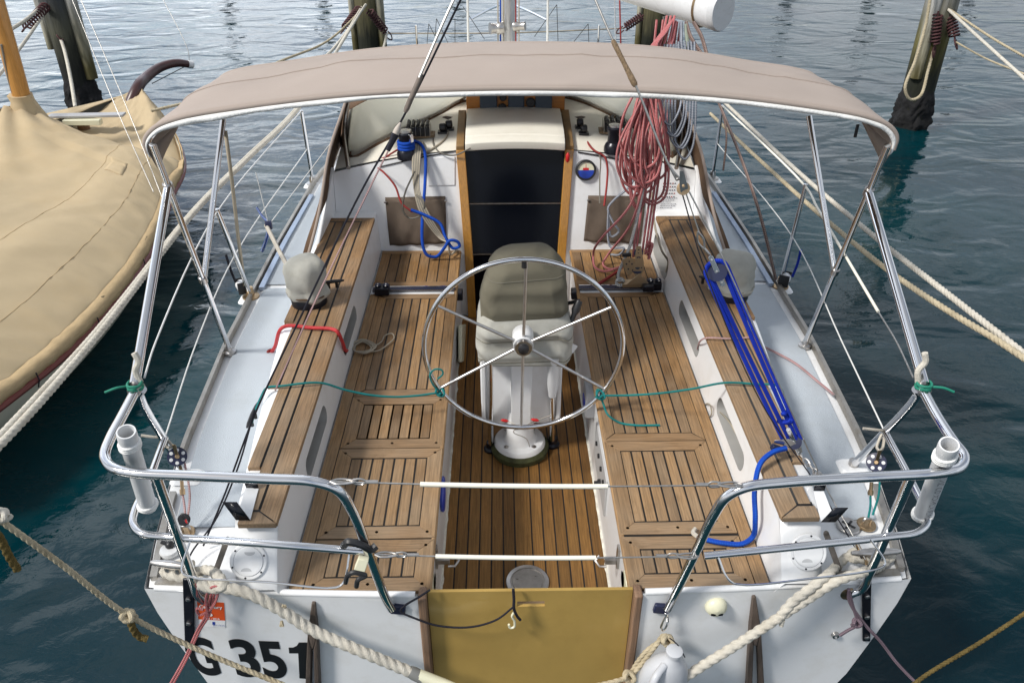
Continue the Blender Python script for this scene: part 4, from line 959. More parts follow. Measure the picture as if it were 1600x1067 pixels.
# ---- bimini awning
AFT = [(-1.372, 2.135), (-1.372, 2.18), (-1.33, 2.226), (-1.24, 2.262), (-1.05, 2.296), (-.6, 2.348), (0, 2.368), (.6, 2.346), (1.05, 2.292), (1.24, 2.256), (1.325, 2.222), (1.362, 2.18), (1.362, 2.135)]
FRT = [(-1.30, 2.185), (-1.315, 2.20), (-1.29, 2.222), (-1.22, 2.244), (-1.02, 2.272), (-.6, 2.328), (0, 2.350), (.6, 2.328), (1.02, 2.266), (1.22, 2.236), (1.29, 2.216), (1.315, 2.195), (1.30, 2.18)]
YA, YF = 2.84, 3.60
bim = thing("bimini_awning", (0, 3.2, 1.02), "taupe canvas awning on a stainless frame over the cockpit", "awning")
def arch(tab, n=64): return smooth([V((x, 0, z)) for x, z in tab], n//12)
A_, F_ = arch(AFT, 96), arch(FRT, 96); nA = len(A_)-1
def canopy(u, v):
    i = round(v*nA); a, f = A_[i], F_[i]; p = a.lerp(f, u); x = p.x
    y = YA+(YF-YA)*u-.02*(1-(x/1.4)**2)*(1-u)
    hump = .030*math.sin(math.pi*u)*(1-abs(x/1.5)**3)+(.012 if .40 < u < .52 else 0)*0
    crease = .010*mnoise.noise(V((x*3.2+u*1.5, u*2.0, 3)))+.008*mnoise.noise(V((x*7-u*4, u*2.0, 8)))+.005*(1-min(1, 4*abs(mnoise.noise(V((x*4.5-u*2.2, u*.8, 21))))))
    return V((x, y, p.z+hump+crease*math.sin(math.pi*u)))
mb = MB(); mb.grid(canopy, 26, nA); can = mb.build("canopy", CANVB, bim, solid=.003, ang=80)
mb = MB(); edge = [canopy(0, i/nA)+V((0, .004, -.009)) for i in range(nA+1)]; mb.ring(edge, .011, 10); mb.build("hem", CANVB, can, ang=80)
mb = MB(); mb.ring([canopy(1, i/nA)+V((0, -.004, -.009)) for i in range(nA+1)], .0165, 10); mb.build("hem", CANVB, can, ang=80)
seam = [canopy(.46, i/nA)+V((0, 0, .0025)) for i in range(3, nA-2)]; mb = MB(); mb.ring(seam, .0035, 6); mb.build("seam_tape", CANVB, can)
mb = MB(); P = []
for i in range(nA+1):
    e = edge[i]; t = i/nA; x = e.x; wv = .010*mnoise.noise(V((x*5, 1, 0)))+.006*mnoise.noise(V((x*15, 4, 0))); hd = .016+.013*mnoise.noise(V((x*3.1, 7, 0)))
    nrm = V((0, 0, 1)) if abs(x) < 1.3 else V((x/abs(x)*.7, 0, .7)); dn = -nrm if abs(x) < 1.3 else V((-x/abs(x)*.5, 0, -.8))
    o0 = e+V((0, -.008, 0))+dn*.006; P += [o0, o0+dn*hd*.5+V((0, -.004+wv, 0)), o0+dn*hd+V((0, -.003+wv*1.6, 0))]
mb.add(P, [(i*3+k, i*3+k+1, i*3+k+4, i*3+k+3) for i in range(nA) for k in range(2)]); mb.build("white_binding", CANVW, can, solid=.004, ang=80)
for s in (0, 1):
    mb = MB(); P = []
    for k in range(9):
        u = .0+.42*k/8; p = canopy(u, float(s)); dz = .075*(1-k/8)**1.4; P += [p, p+V(((.015 if s == 0 else -.015)*(1-k/8), .02, -dz))]
    mb.add(P, [(2*k, 2*k+1, 2*k+3, 2*k+2) for k in range(8)]); mb.build("corner_flap", CANVB, can, solid=.003)
for s, ft, cn, jy, fb, tj, sy, J in ((-1, (358, 545), (243, 238), 437, (349, 186), 0, 292, JL), (1, (1258, 535), (1382, 240), 424, (1264, 182), 0, 300, JR)):
    foot = at(*ft, z=1.03); corner = at(*cn, y=2.83); side = -1 if s < 0 else 1
    mb = MB(); mb.ring([foot, corner, corner+(corner-foot)*.03], .0125, 12); leg = mb.build("bow_leg", STEEL, bim)
    j = onseg(foot, corner, jy); top = at(*fb, y=3.42)
    mb = MB(); mb.ring([j+V((0, .012, 0)), top], .0125, 12); mb.build("bow_leg", STEEL, bim)
    q = onseg(foot, corner, sy); mb = MB(); mb.ring([J+V((0, 0, .02)), q], .0165, 12); mb.build("strut", STEEL, bim)
    clamp(j, corner-foot, .018, .03, leg); clamp(q, corner-foot, .019, .03, leg)
    mb = MB(); mb.lathe([(.03, -.012), (.03, .0), (.016, .006), (.014, .02)], foot+V((0, 0, -.012)), n=18); mb.build("foot_ring", STEELD, leg)
mb = MB(); mb.ring([canopy(1, i/nA)+V((0, -.02, -.018)) for i in range(4, nA-3)], .0125, 10); mb.build("bow", STEEL, bim)
mb = MB(); mb.ring([canopy(0, i/nA)+V((0, .02, -.018)) for i in range(4, nA-3)], .0125, 10); mb.build("bow", STEEL, bim)
mb = MB(); p = at(1338, 205, y=2.95); mb.box(p, .012, .006, .05); mb.build("zip_pull", BLACK, bim, bevel=.002)
# ---- sprayhood (dodger)
hood = thing("sprayhood", (0, 5.0, 1.3), "brown canvas sprayhood with milky windows over the companionway", "sprayhood")
BASE = [V((-1.095, 4.93, ctop(-1.09, 4.93)-.01))]
for x, y in ((552, 246), (590, 226), (640, 202), (690, 178), (722, 160)):
    BASE.append(hit(x, y, ctop))
BASE += [V((0, BASE[-1].y+.12, ctop(0, BASE[-1].y+.12)))]
for x, y in ((902, 158), (935, 172), (975, 192), (1015, 216), (1046, 246)): BASE.append(hit(x, y, ctop))
def hood_top(x): return 2.035-.25*abs(x/1.05)**2.4
BASE += [V((1.095, 4.93, ctop(1.09, 4.93)-.01))]; bs = smooth(BASE, 8); nb_ = len(bs)-1
def front(u, v):
    b_ = bs[round(v*nb_)]; x = b_.x*(1-.10*u); t = V((x, 4.95+.05*abs(x), hood_top(x))); p = b_.lerp(t, u); return p+V((0, .10*math.sin(math.pi*u), .06*math.sin(math.pi*u)))
def strip(v0, v1, u0, u1, mat, nm, off=0.0, nu=8, nv=20):
    mb = MB(); mb.grid(lambda u, v: front(u0+(u1-u0)*u, v0+(v1-v0)*v)+V((0, -off, 0)), nu, nv); return mb.build(nm, mat, hood, solid=.003, ang=80)
[strip(a_, b_, 0, 1, CANVD, "front_cloth", 0, 10, n_) for a_, b_, n_ in ((0, .06, 6), (.42, .58, 10), (.94, 1, 6))]; strip(0, 1, .9, 1, CANVD, "front_cloth", 0, 3, 40)
strip(.045, .435, .02, .92, CLEARV, "window", .012); strip(.565, .955, .02, .92, CLEARV, "window", .012)
strip(0, 1, -.03, .05, CANVD, "base_band", .010, 2, 40)
for s in (-1, 1):
    # side wing: from the coaming up to the after hoop
    lo_a = V((s*1.118, 3.86, ZC+.03)); lo_b = V((s*1.10, 4.95, 1.44)); hi_b = V((s*1.0, 4.93, hood_top(.98)+.02)); 
    def wing(u, v):
        a = lo_a.lerp(lo_b, u); t = lo_a.lerp(hi_b, u)+V((0, 0, .03*math.sin(math.pi*u))); p = a.lerp(t, v); return p+V((s*(.02*math.sin(math.pi*v)+.01*math.sin(u*9+v*3)), 0, 0))
    mb = MB(); mb.grid(wing, 16, 8); wg = mb.build("side_wing", CANVD, hood, solid=.004, ang=80)
    mb = MB(); mb.ring([wing(i/16, 1) for i in range(17)], .009, 8); mb.build("bolt_rope", M("hem tape", (.30, .24, .20), .7), wg)
    mb = MB(); P = [hit(545 if s < 0 else 1056, 268, ctop)+V((0, 0, .02)), V((s*1.05, 4.90, 1.60)), V((s*.97, 4.93, 1.82)), V((s*.8, 4.95, 1.98))]; mb.tube(P, .0125, 10); mb.build("hoop_tube", STEELD, hood)
mb = MB(); mb.grid(lambda u, v: V(((-1+2*v)*(1.0-.05*u), 4.93-.35*u, hood_top(-1+2*v)-.03*u)), 6, 30); mb.build("roof_cloth", CANVD, hood, solid=.003, ang=80)
# ================================================================ deck gear
def winch(base, r, h, nm="winch", covered=False):
    mb = MB(); b_ = V(base)
    mb.lathe([(r*1.25, 0), (r*1.25, h*.20), (r*1.1, h*.30), (r*.86, h*.38), (r*.82, h*.6), (r*.92, h*.78), (r*1.0, h*.84), (r*1.0, h*.90), (r*.8, h*.95), (0, h*.95)], b_, n=28); w_ = mb.build(nm, BLACKM, yacht, ang=30)
    if not covered:
        mb = MB(); mb.lathe([(r*.8, h*.95), (r*.78, h), (r*.35, h*1.02), (0, h*1.02)], b_, n=24); mb.build("winch_cap", STEELD, w_)
        mb = MB(); mb.box(b_+V((r*.75, -r*.75, h*.78)), r*.5, r*.5, h*.28, Matrix.Rotation(R(45), 3, 'Z')); mb.build("stripper_arm", STEEL, w_, bevel=.003)
    return w_
cwl = hit(636, 247, ctop); cwr = hit(958, 238, ctop)
winch(cwl, .046, .165); winch(cwr, .046, .165)
def clutch_bank(px0, px1, py, n, w_plate):
    a, b_ = hit(px0, py, ctop), hit(px1, py, ctop); d = b_-a
    mb = MB(); c = a.lerp(b_, .5); mb.box(c+V((0, 0, .006)), d.length+.05, .13, .012, Matrix.Rotation(-math.atan2(d.z, d.x), 3, 'Y')); base = mb.build("clutch_bank", M("clutch base bronze", (.22, .15, .09), .5, .4), yacht, bevel=.002)
    mb = MB()
    for k in range(n+1):
        p = a.lerp(b_, k/n); mb.box(p+V((0, 0, .04)), .003, .11, .065)
    mb.build("cheek_plate", STEELD, base)
    for k in range(n):
        p = a.lerp(b_, (k+.5)/n); w_ = d.length/n*.8; mb = MB(); mb.box(p+V((0, 0, .035)), w_, .10, .05); mb.ring([p+V((0, .045, .07)), p+V((0, .0, .09)), p+V((0, -.05, .075))], w_*.42, 8); mb.build("clutch_lever", BLACK, base, bevel=.002)
clutch_bank(637, 673, 212, 5, 0); clutch_bank(942, 976, 206, 4, 0)
for pts in ([(692, 208), (702, 203)], [(906, 200), (912, 210)]):
    for x, y in pts:
        p = hit(x, y, ctop); mb = MB(); mb.lathe([(.018, -.02), (.024, -.012), (.024, .012), (.018, .02)], p+V((0, 0, .035)), (1, 0, .1), 16); mb.box(p+V((0, 0, .006)), .06, .05, .012); mb.build("turning_block", BLACK, yacht, bevel=.002)
for x, y in ((700, 184), (906, 184)):
    p = hit(x, y, ctop); mb = MB(); mb.prism([p+V((-.035, 0, .004)), p+V((0, -.03, .004)), p+V((.035, 0, .004)), p+V((0, .03, .004))], (0, 0, -.004)); mb.build("chafe_pad", M("leather pad", (.05, .025, .02), .6), yacht)
# coaming winches under canvas hats
for s, px, py in ((-1, 484, 472), (1, 1141, 462)):
    b_ = at(px, py, z=ZC+.016); winch(b_, .068, .19, covered=True)
    cr_ = crumple(.015, 15, 20+s); cr2 = crumple(.007, 34, 40+s); P = []; prof = [(.092, .045), (.097, .06), (.096, .075), (.086, .092), (.092, .112), (.097, .14), (.097, .17), (.090, .20), (.074, .222), (.045, .236), (.012, .239)]
    if s > 0: prof = [(.104, .045), (.106, .062)]+prof[1:]
    for r, h_ in prof:
        ring = []
        for k in range(36):
            a = 2*math.pi*k/36; p = b_+V((r*math.cos(a), r*math.sin(a), h_)); p = p+cr_(p)+cr2(p)+V((.005*math.cos(a*7)*(1 if h_ < .1 else .2), .005*math.sin(a*7)*(1 if h_ < .1 else .2), 0)); ring.append(p)
        P.append(ring)
    mb = MB(); mb.loft(P); o = mb.build("winch_cover", CANVL, ang=80); tag(o, "grey canvas hat over the port coaming winch" if s < 0 else "pale canvas hat over the starboard winch beside the blue tackle", "winch cover")
    mb = MB(); mb.ring([b_+V((.094*math.cos(a), .094*math.sin(a), .06+.004*math.sin(3*a))) for a in [2*math.pi*i/30 for i in range(30)]], .004, 6, closed=True); mb.build("draw_cord", CANVD, o)
def cam_cleat(a, b_):
    c = a.lerp(b_, .5); d = (b_-a).normalized(); mb = MB(); mb.ring([a, a.lerp(b_, .15), c, a.lerp(b_, .85), b_], [.004, .008, .010, .008, .004], 10)
    mb.bar(c+d*.02-V((0, 0, .035)), c+d*.02, .008, 8); mb.bar(c-d*.02-V((0, 0, .035)), c-d*.02, .008, 8); return mb.build("jam_cleat", BLACK, yacht)
cam_cleat(at(500, 442, z=1.245), at(538, 438, z=1.245)); cam_cleat(at(1092, 432, z=1.245), at(1118, 437, z=1.245)); cam_cleat(at(403, 629, z=1.16), at(386, 668, z=1.13))
# inspection plates on the sloping after ends of the coamings
SN = V((0, -.2, .13)).normalized(); SO = V((0, 1.865, 1.0845))
def slope(px, py, off=0.0):
    r = ray(px, py); o = SO+SN*off; t = (o-CAM).dot(SN)/r.dot(SN); return CAM+r*t
for px, py in ((389, 876), (1262, 862)):
    p = slope(px, py, .001); mb = MB(); mb.lathe([(.062, 0), (.062, .005), (.059, .007), (.051, .007), (.050, .004), (.048, .009), (.040, .010), (0, .010)], p, SN, 44); ip = mb.build("inspection_plate", WHITE, yacht, ang=25)
    mb = MB()
    for k in range(6): a = R(60*k+20); e1_ = V((1, 0, 0)); e2_ = SN.cross(e1_); mb.lathe([(.0035, 0), (.0035, .001), (0, .0012)], p+SN*.007+(e1_*math.cos(a)+e2_*math.sin(a))*.0555, SN, 8)
    mb.build("screw_head", BLACKM, ip)
    for sg in (-1, 1):
        e2_ = SN.cross(V((1, 0, 0))); mb = MB(); n = 12; q = p+SN*.0103+e2_*sg*.026+V((sg*.006, 0, 0))
        mb.add([q+V((1, 0, 0))*.018*math.cos(math.pi*k/n)+e2_*(-sg)*.012*math.sin(math.pi*k/n)+e2_*sg*.006 for k in range(n+1)], [tuple(range(n+1))]); mb.build("finger_recess", M("recess grey", (.50, .51, .52), .5), ip)
for a, b_ in (((355, 842), (334, 900)), ((1291, 833), (1311, 888))):
    p, q = slope(*a, .003), slope(*b_, .003); d = (q-p).normalized(); n_ = d.cross(SN)*.009; mb = MB(); mb.prism([p-n_, q-n_, q+n_, p+n_], SN*-.006)
    mb.lathe([(.009, -.003), (.009, .0), (0, .0)], p, SN, 14); mb.lathe([(.009, -.003), (.009, .0), (0, .0)], q, SN, 14); mb.build("deck_slot", M("grey slot", (.085, .075, .065), .6, var=.3, vs=40), yacht)
# folded bracket plates at the coamings' after ends; steel reflections painted white and black
BR = M("steel reflection black", (.006, .008, .014), .25)  # dark reflection of polished steel put into the flange colour
for nf, wp, ff in (([(348, 784), (370, 784), (391, 812), (369, 812)], [(383, 763), (404, 763), (391, 812), (374, 795)], [(380, 748), (401, 748), (404, 762), (385, 762)]),
                   ([(1304, 793), (1325, 793), (1305, 815), (1283, 815)], [(1271, 767), (1287, 767), (1299, 797), (1283, 815)], [(1274, 752), (1292, 750), (1288, 766), (1271, 766)])):
    zz = ZC+.022; P = [at(x, y, z=zz) for x, y in wp]; mb = MB(); mb.prism(P, (0, 0, -.003)); o = mb.build("angle_bracket", WHITE, yacht)
    A2, B2 = at(*nf[2], z=zz), at(*nf[3], z=zz); T1, T0 = at(*nf[1], z=zz+.06), at(*nf[0], z=zz+.06); mb = MB(); mb.add([T0, T1, A2, B2], [(0, 1, 2, 3)]); mb.build("bracket_flange", BR, o, solid=.003)
    A2, B2 = at(*ff[2], z=zz), at(*ff[3], z=zz); T1, T0 = at(*ff[1], z=zz+.035), at(*ff[0], z=zz+.035); mb = MB(); mb.add([T0, T1, A2, B2], [(0, 1, 2, 3)]); mb.build("bracket_flange", BR, o, solid=.003)
# horn cleats, fillers, pad eyes
def horn(a, b_, mat=STEELD):
    c = a.lerp(b_, .5); mb = MB(); mb.ring([a, a.lerp(b_, .1), a.lerp(b_, .3), c, a.lerp(b_, .7), a.lerp(b_, .9), b_], [.006, .011, .014, .016, .014, .011, .006], 12)
    for t in (.38, .62): p = a.lerp(b_, t); mb.ring([p-V((0, 0, .045)), p-V((0, 0, .035)), p], [.020, .013, .012], 12)
    return mb.build("mooring_cleat", mat, yacht)
horn(at(236, 878, z=1.035), at(300, 886, z=1.035)); horn(at(1330, 864, z=1.04), at(1407, 861, z=1.04))
def disc(px, py, r, z, mat, nm, h_=.008):
    p = at(px, py, z=z); mb = MB(); mb.lathe([(r, 0), (r, h_*.6), (r*.92, h_), (0, h_)], p, n=32); return mb.build(nm, mat, yacht), p
o, p = disc(1325, 822, .042, .985, STEELD, "deck_filler"); mb = MB(); mb.box(p+V((0, 0, .009)), .05, .008, .003, Matrix.Rotation(.8, 3, 'Z')); mb.box(p+V((0, 0, .009)), .008, .05, .003, Matrix.Rotation(.8, 3, 'Z')); mb.build("filler_slot", BLACK, o)
o, pe_r = disc(1353, 820, .034, .987, BRASS, "pad_eye", .010); mb = MB(); mb.tube([pe_r+V((-.014, 0, .008)), pe_r+V((-.012, 0, .03)), pe_r+V((.012, 0, .03)), pe_r+V((.014, 0, .008))], .005, 8); mb.build("eye", STEELD, o)
o, pe_l = disc(292, 832, .030, .987, BRASS, "pad_eye", .010); mb = MB(); mb.tube([pe_l+V((-.014, 0, .008)), pe_l+V((-.012, 0, .03)), pe_l+V((.012, 0, .03)), pe_l+V((.014, 0, .008))], .005, 8); mb.build("eye", STEELD, o)
o, p = disc(266, 862, .034, .985, PVC, "deck_socket", .016); mb = MB(); mb.ball(p+V((0, .012, .022)), .016, 12); mb.bar(p+V((0, .012, .022)), p+V((-.03, .02, .03)), .008, 8); mb.build("socket_cap", BLACK, o)
# stanchions with their blocks
STN = []
for s, bx, tp in ((-1, (392, 462), (339, 328)), (1, (1219, 446), (1259, 289)), (-1, (489, 286), (471, 174)), (1, (1113, 278), (1129, 166))):
    b_ = at(*bx, z=1.015); y_ = b_.y-.02; t_ = at(*tp, z=1.60); t_ = V((b_.x+(t_.x-b_.x), t_.y, t_.z)); mb = MB(); mb.bar(b_, t_, .0115, 12); mb.lathe([(.0, .008), (.011, .004), (.0115, 0)], t_, n=12); st_ = mb.build("stanchion", STEEL, yacht); STN.append((b_, t_))
    mb = MB(); mb.lathe([(.045, -.012), (.045, 0), (.022, .006), (.019, .05), (.014, .052)], b_, n=22); mb.build("stanchion_base", BRASS if bx[1] > 400 else STEELD, st_)
    mb = MB(); d = V((-s*.02, -.01, 0)); mb.loft([rrect((b_.x-s*.02, b_.y-.01), .16, .12, b_.z-.016, .03), rrect((b_.x-s*.02, b_.y-.01), .14, .10, b_.z-.008, .03)]); mb.build("deck_pad", WHITE, st_)
for (px, py, ang_) in ((378, 447, .5), (1226, 436, -.5)):
    p = at(px, py, z=1.06); rot = Matrix.Rotation(ang_, 3, 'Z'); mb = MB(); mb.lathe([(.022, -.026), (.030, -.02), (.030, .02), (.022, .026)], p, rot @ V((0, 1, .0)), 22); o = mb.build("sheet_block", PVC, yacht)
    mb = MB(); mb.box(p+rot @ V((0, .030, 0)), .055, .006, .07, rot); mb.box(p+rot @ V((0, -.030, 0)), .055, .006, .07, rot); mb.build("cheek", BLACK, o, bevel=.006)
# track for the jib cars on the toe rail, and a spare block on the port side
for s in (-1, 1):
    mb = MB(); P = []
    for y in [3.85+i*.12 for i in range(12)]: p = V((s*(hb(y)-.055), y, sh(y)+.008)); P.append([p+V((-.014, 0, -.008)), p+V((-.014, 0, .012)), p+V((.014, 0, .012)), p+V((.014, 0, -.008))])
    mb.loft(P); tk = mb.build("jib_track", M("grey track", (.30, .36, .46), .35, .6), yacht)
# transom fittings
def tr_pt(px, py, off=0.0):
    p = at(px, py, y=1.80)
    for _ in range(5): p = at(px, py, y=ytr(p.x)-off)
    return p
for pts in ([(285, 905), (303, 905), (304, 1018), (289, 1018)], [(1347, 905), (1362, 905), (1360, 1002), (1348, 1002)]):
    P = [tr_pt(x, y, .010) for x, y in pts]; mb = MB(); mb.prism(P, (0, .009, 0)); o = mb.build("chainplate", BLACKM, yacht, bevel=.003)
    mb = MB()
    for t in (.25, .58, .92): q = P[0].lerp(P[1], .5).lerp(P[2].lerp(P[3], .5), t); mb.lathe([(.009, 0), (.009, .006), (.006, .008), (0, .008)], q, (0, -1, 0), 8)
    mb.build("bolt", STEELD, o)
p = tr_pt(1118, 945); mb = MB(); mb.lathe([(.037, -.002), (.038, .006), (.034, .018), (.022, .028), (0, .032)], p, (0, -1, .15), 28); o = mb.build("stern_light", IVORY, yacht); mb = MB(); mb.box(p+V((0, -.026, -.012)), .040, .010, .012); mb.build("light_window", SMOKE, o, bevel=.002)
for top, l1, l2 in (((488, 950), (482, 1085), (495, 1085)), ((1181, 940), (1172, 1085), (1190, 1085))):
    T = tr_pt(*top, .03); a, b_ = tr_pt(*l1, .03), tr_pt(*l2, .03); mb = MB(); w_ = .0125
    out = [T+V((-.006, .02, 0)), T+V((.006, .02, 0)), T.lerp(b_, .28)+V((w_, 0, 0)), b_+V((w_, 0, 0)), b_-V((w_*.6, 0, 0)), T.lerp(b_, .45)-V((w_*.25, 0, 0)), T.lerp(a, .45)+V((w_*.25, 0, 0)), a+V((w_*.6, 0, 0)), a-V((w_, 0, 0)), T.lerp(a, .28)-V((w_, 0, 0))]
    bm_ = [out[0], out[1], out[2], out[5], out[6], out[9]]; mb.prism(bm_, (0, .035, 0)); mb.prism([out[2], out[3], out[4], out[5]], (0, .035, 0)); mb.prism([out[6], out[7], out[8], out[9]], (0, .035, 0)); mb.build("wooden_step", WOODG, yacht, bevel=.004)
# lettering
def text(body, size, loc, mat, name, parent, xs=1.0, bold=0.0, rot=0.0, align='LEFT', spacing=1.0):
    tx = bpy.data.curves.new("t", 'FONT'); tx.body = body; tx.size = size; tx.offset = bold; tx.align_x = align; tx.space_character = spacing; tx.resolution_u = 6
    to = bpy.data.objects.new("t", tx); me = bpy.data.meshes.new_from_object(to); bpy.data.objects.remove(to)
    mb = MB(); ca, sa = math.cos(rot), math.sin(rot); P = []
    for v in me.vertices:
        x, z = v.co.x*xs, v.co.y; X = loc.x+x*ca-z*sa; Z = loc.z+x*sa+z*ca; P.append(V((X, ytr(X)-.0015, Z)))
    mb.add(P, [list(f.vertices) for f in me.polygons]); return mb.build(name, mat, parent)
g0, g1 = tr_pt(306, 1054), tr_pt(348, 1054); hgt = tr_pt(320, 994).z-g0.z
rot_ = math.atan2(tr_pt(470, 1058).z-g0.z, tr_pt(470, 1058).x-g0.x)
def glyph(ch, px0, px1, pyb, pyt):
    a, b_ = tr_pt(px0, pyb), tr_pt(px1, pyb); hh = tr_pt((px0+px1)/2, pyt).z-a.z
    tx = bpy.data.curves.new("t", 'FONT'); tx.body = ch; tx.size = 1; tx.offset = .030; to = bpy.data.objects.new("t", tx); me = bpy.data.meshes.new_from_object(to); bpy.data.objects.remove(to)
    xs_ = [v.co.x for v in me.vertices]; zs_ = [v.co.y for v in me.vertices]; x0, x1, z0_, z1_ = min(xs_), max(xs_), min(zs_), max(zs_)
    mb = MB(); P = []
    for v in me.vertices: X = a.x+(b_.x-a.x)*(v.co.x-x0)/(x1-x0); P.append(V((X, ytr(X)-.0015, a.z+hh*(v.co.y-z0_)/(z1_-z0_))))
    mb.add(P, [list(f.vertices) for f in me.polygons]); return mb
for ch, a, b_, c, d in (("G", 306, 347, 1053, 995), ("3", 372, 411, 1056, 998), ("5", 415, 452, 1058, 1001)):
    glyph(ch, a, b_, c, d).build("registration_letter", TEXTB, yacht)
mb = MB(); P = [tr_pt(x, y, .0015) for x, y in ((467, 1003), (482, 1003), (482, 1060), (468, 1059), (466, 1020), (452, 1020), (451, 1011), (458, 1011), (464, 1008))]; mb.add(P, [(0, 1, 2, 3, 4, 7, 8), (4, 5, 6, 7)]); mb.build("registration_letter", TEXTB, yacht)
P = [tr_pt(x, y, .0012) for x, y in ((308, 938), (350, 941), (352, 969), (310, 967))]; mb = MB(); mb.add(P, [(0, 1, 2, 3)]); stk = mb.build("safety_sticker", ORANGE, yacht)
P2_ = [P[3], P[2], tr_pt(352, 980, .0012), tr_pt(311, 978, .0012)]; mb = MB(); mb.add(P2_, [(0, 1, 2, 3)]); mb.build("sticker_foot", PAPER, stk)
wS = (P[1]-P[0]).length
def stext(body, size, px, py, mat, **k):
    q = tr_pt(px, py); o = text(body, size, q, mat, "sticker_text", stk, align='CENTER', **k)
    for v in o.data.vertices: v.co.y -= .0012
stext("Category", wS*.23, 330, 949, PAPER, bold=.0006); stext("5", wS*.36, 330, 961, PAPER, bold=.001); stext("2014 - 2016", wS*.13, 331, 966, PAPER, bold=.0003)
stext("JAWA", wS*.17, 343, 977, M("pale blue ink", (.42, .46, .62), .5)); mb = MB(); mb.add([tr_pt(x, y, .002) for x, y in ((332, 971), (336, 971), (336, 975), (334, 977), (332, 975))], [(0, 1, 2, 3, 4)]); mb.build("sticker_badge", BLUEP, stk)
# lifelines across the open transom: cream covers on wire, with shackles
def lifeline(a, b_, c0, c1, lab):
    t = thing("transom_lifeline", a, lab, "lifeline"); L_ = (b_-a)
    mb = MB(); mb.ring([a+L_*(i/20)-V((0, 0, .012*math.sin(math.pi*i/20))) for i in range(21)], .0024, 6); mb.build("wire", WIRE, t)
    pts = [a+L_*u-V((0, 0, .012*math.sin(math.pi*u))) for u in [c0+(c1-c0)*i/20 for i in range(21)]]; mb = MB(); mb.ring(pts, .0072, 12); mb.build("plastic_cover", HOSE, t)
    for e, sg in ((a, 1), (b_, -1)):
        d = L_.normalized()*sg; mb = MB(); q = e+d*.0; n_ = V((0, 0, 1)).cross(d).normalized()
        mb.tube([q-n_*.0, q+d*.02+n_*.010, q+d*.06+n_*.006, q+d*.07, q+d*.06-n_*.006, q+d*.02-n_*.010, q], .0032, 8, 4); mb.tube([q+d*.065+V((0, 0, .008)), q+d*.09+V((0, 0, .010)), q+d*.10, q+d*.09-V((0, 0, .010)), q+d*.065-V((0, 0, .008))], .003, 8, 4); mb.bar(q+d*.10, q+d*.135, .0055, 8); mb.build("shackle", STEELD, t)
lifeline(at(516, 752, y=1.70), at(1160, 757, y=1.705), .215, .67, "upper cream covered lifeline across the open transom")
lifeline(at(586, 866, y=1.735), at(1092, 868, y=1.735), .185, .68, "lower cream covered lifeline just above the amber panel")
# port and starboard lifelines
def guard(pts, r, lab, mat=WIREC): o = cord("guard_wire", pts, r, mat, lab, "lifeline", res=6); return o
guard([STN[2][1], STN[0][1]+V((0, 0, -.01)), at(244, 533, z=1.60), JL+V((.01, .05, .01))], .0035, "upper port lifeline wire from rail to stanchion tops")
guard([STN[2][0].lerp(STN[2][1], .5), STN[0][0].lerp(STN[0][1], .5), at(308, 533, z=1.30), Lm], .0030, "lower port lifeline wire beside the blue grey deck")
guard([STN[3][1], STN[1][1]+V((0, 0, -.01)), at(1277, 325, z=1.60), at(1372, 487, z=1.60)], .0058, "white covered upper starboard lifeline", HOSE)
guard([at(1372, 487, z=1.60), at(1400, 533, z=1.60), JR+V((-.01, .05, .01))], .0028, "bare end of the upper starboard lifeline wire", WIRE)
guard([STN[3][0].lerp(STN[3][1], .5), STN[1][0].lerp(STN[1][1], .5), at(1315, 533, z=1.31), Rm], .0030, "lower starboard lifeline wire beside the blue grey deck")
# mast, boom, shrouds, pulpit: what shows over the awning
mast = thing("mast", (.03, 6.6, 1.45), "silver mast standing ahead of the awning", "mast")
mb = MB(); mx_ = at(793, 40, y=6.6).x; mb.ring([V((mx_, 6.6, 1.4)), V((mx_, 6.6, 14.0))], .058, 20); mb.build("mast_tube", M("silver spar", (.62, .63, .64), .3, .6, var=.04), mast)
p = at(785, 44, y=6.5); mb = MB(); mb.lathe([(.05, 0), (.05, .03), (.036, .05), (.045, .10), (0, .10)], p, (-1, -.3, 0), 18); mb.lathe([(.04, 0), (.04, .03), (.03, .05), (.035, .09), (0, .09)], at(803, 42, y=6.5), (1, -.3, .1), 18); mb.build("mast_winch", STEELD, mast)
for px, m_ in ((782, LINEB), (778, LINEW), (787, LINEC), (806, LINERD), (811, LINEW)):
    q = at(px, 66, y=6.48); mb = MB(); mb.bar(q-V((0, 0, .15)), V((mx_+(q.x-mx_)*.6, 6.5, 9)), .006, 6); mb.build("halyard", m_, mast)
boom_a = at(1128, 18, y=4.55); boom_b = V((mx_, 6.5, boom_a.z+.10)); bd = (boom_b-boom_a).normalized()
boom = thing("boom", boom_a, "white boom end swung out over the awning's starboard front edge", "boom")
mb = MB(); e1_ = bd.cross(V((0, 0, 1))).normalized(); e2_ = e1_.cross(bd)
rings = []
for t in (0.03, .4, 1.2, 2.1): rings.append([boom_a+bd*t+e1_*.082*math.cos(a)+e2_*.105*math.sin(a) for a in [2*math.pi*k/32 for k in range(32)]])
mb.loft(rings); mb.build("boom_tube", M("white spar paint", (.74, .75, .76), .35, var=.04, vs=6, stain=(.4, .38, .34), stain_s=30, stain_amt=.25), boom)
mb = MB(); mb.loft([[boom_a+bd*t+(e1_*.084*math.cos(a)+e2_*.107*math.sin(a))*k_ for a in [2*math.pi*k/32 for k in range(32)]] for t, k_ in ((-.012, .93), (0, 1.0), (.03, 1.0))]); mb.build("boom_end", M("end casting", (.66, .67, .68), .4, var=.05, vs=20, stain=(.35, .33, .3), stain_s=40, stain_amt=.4), boom)
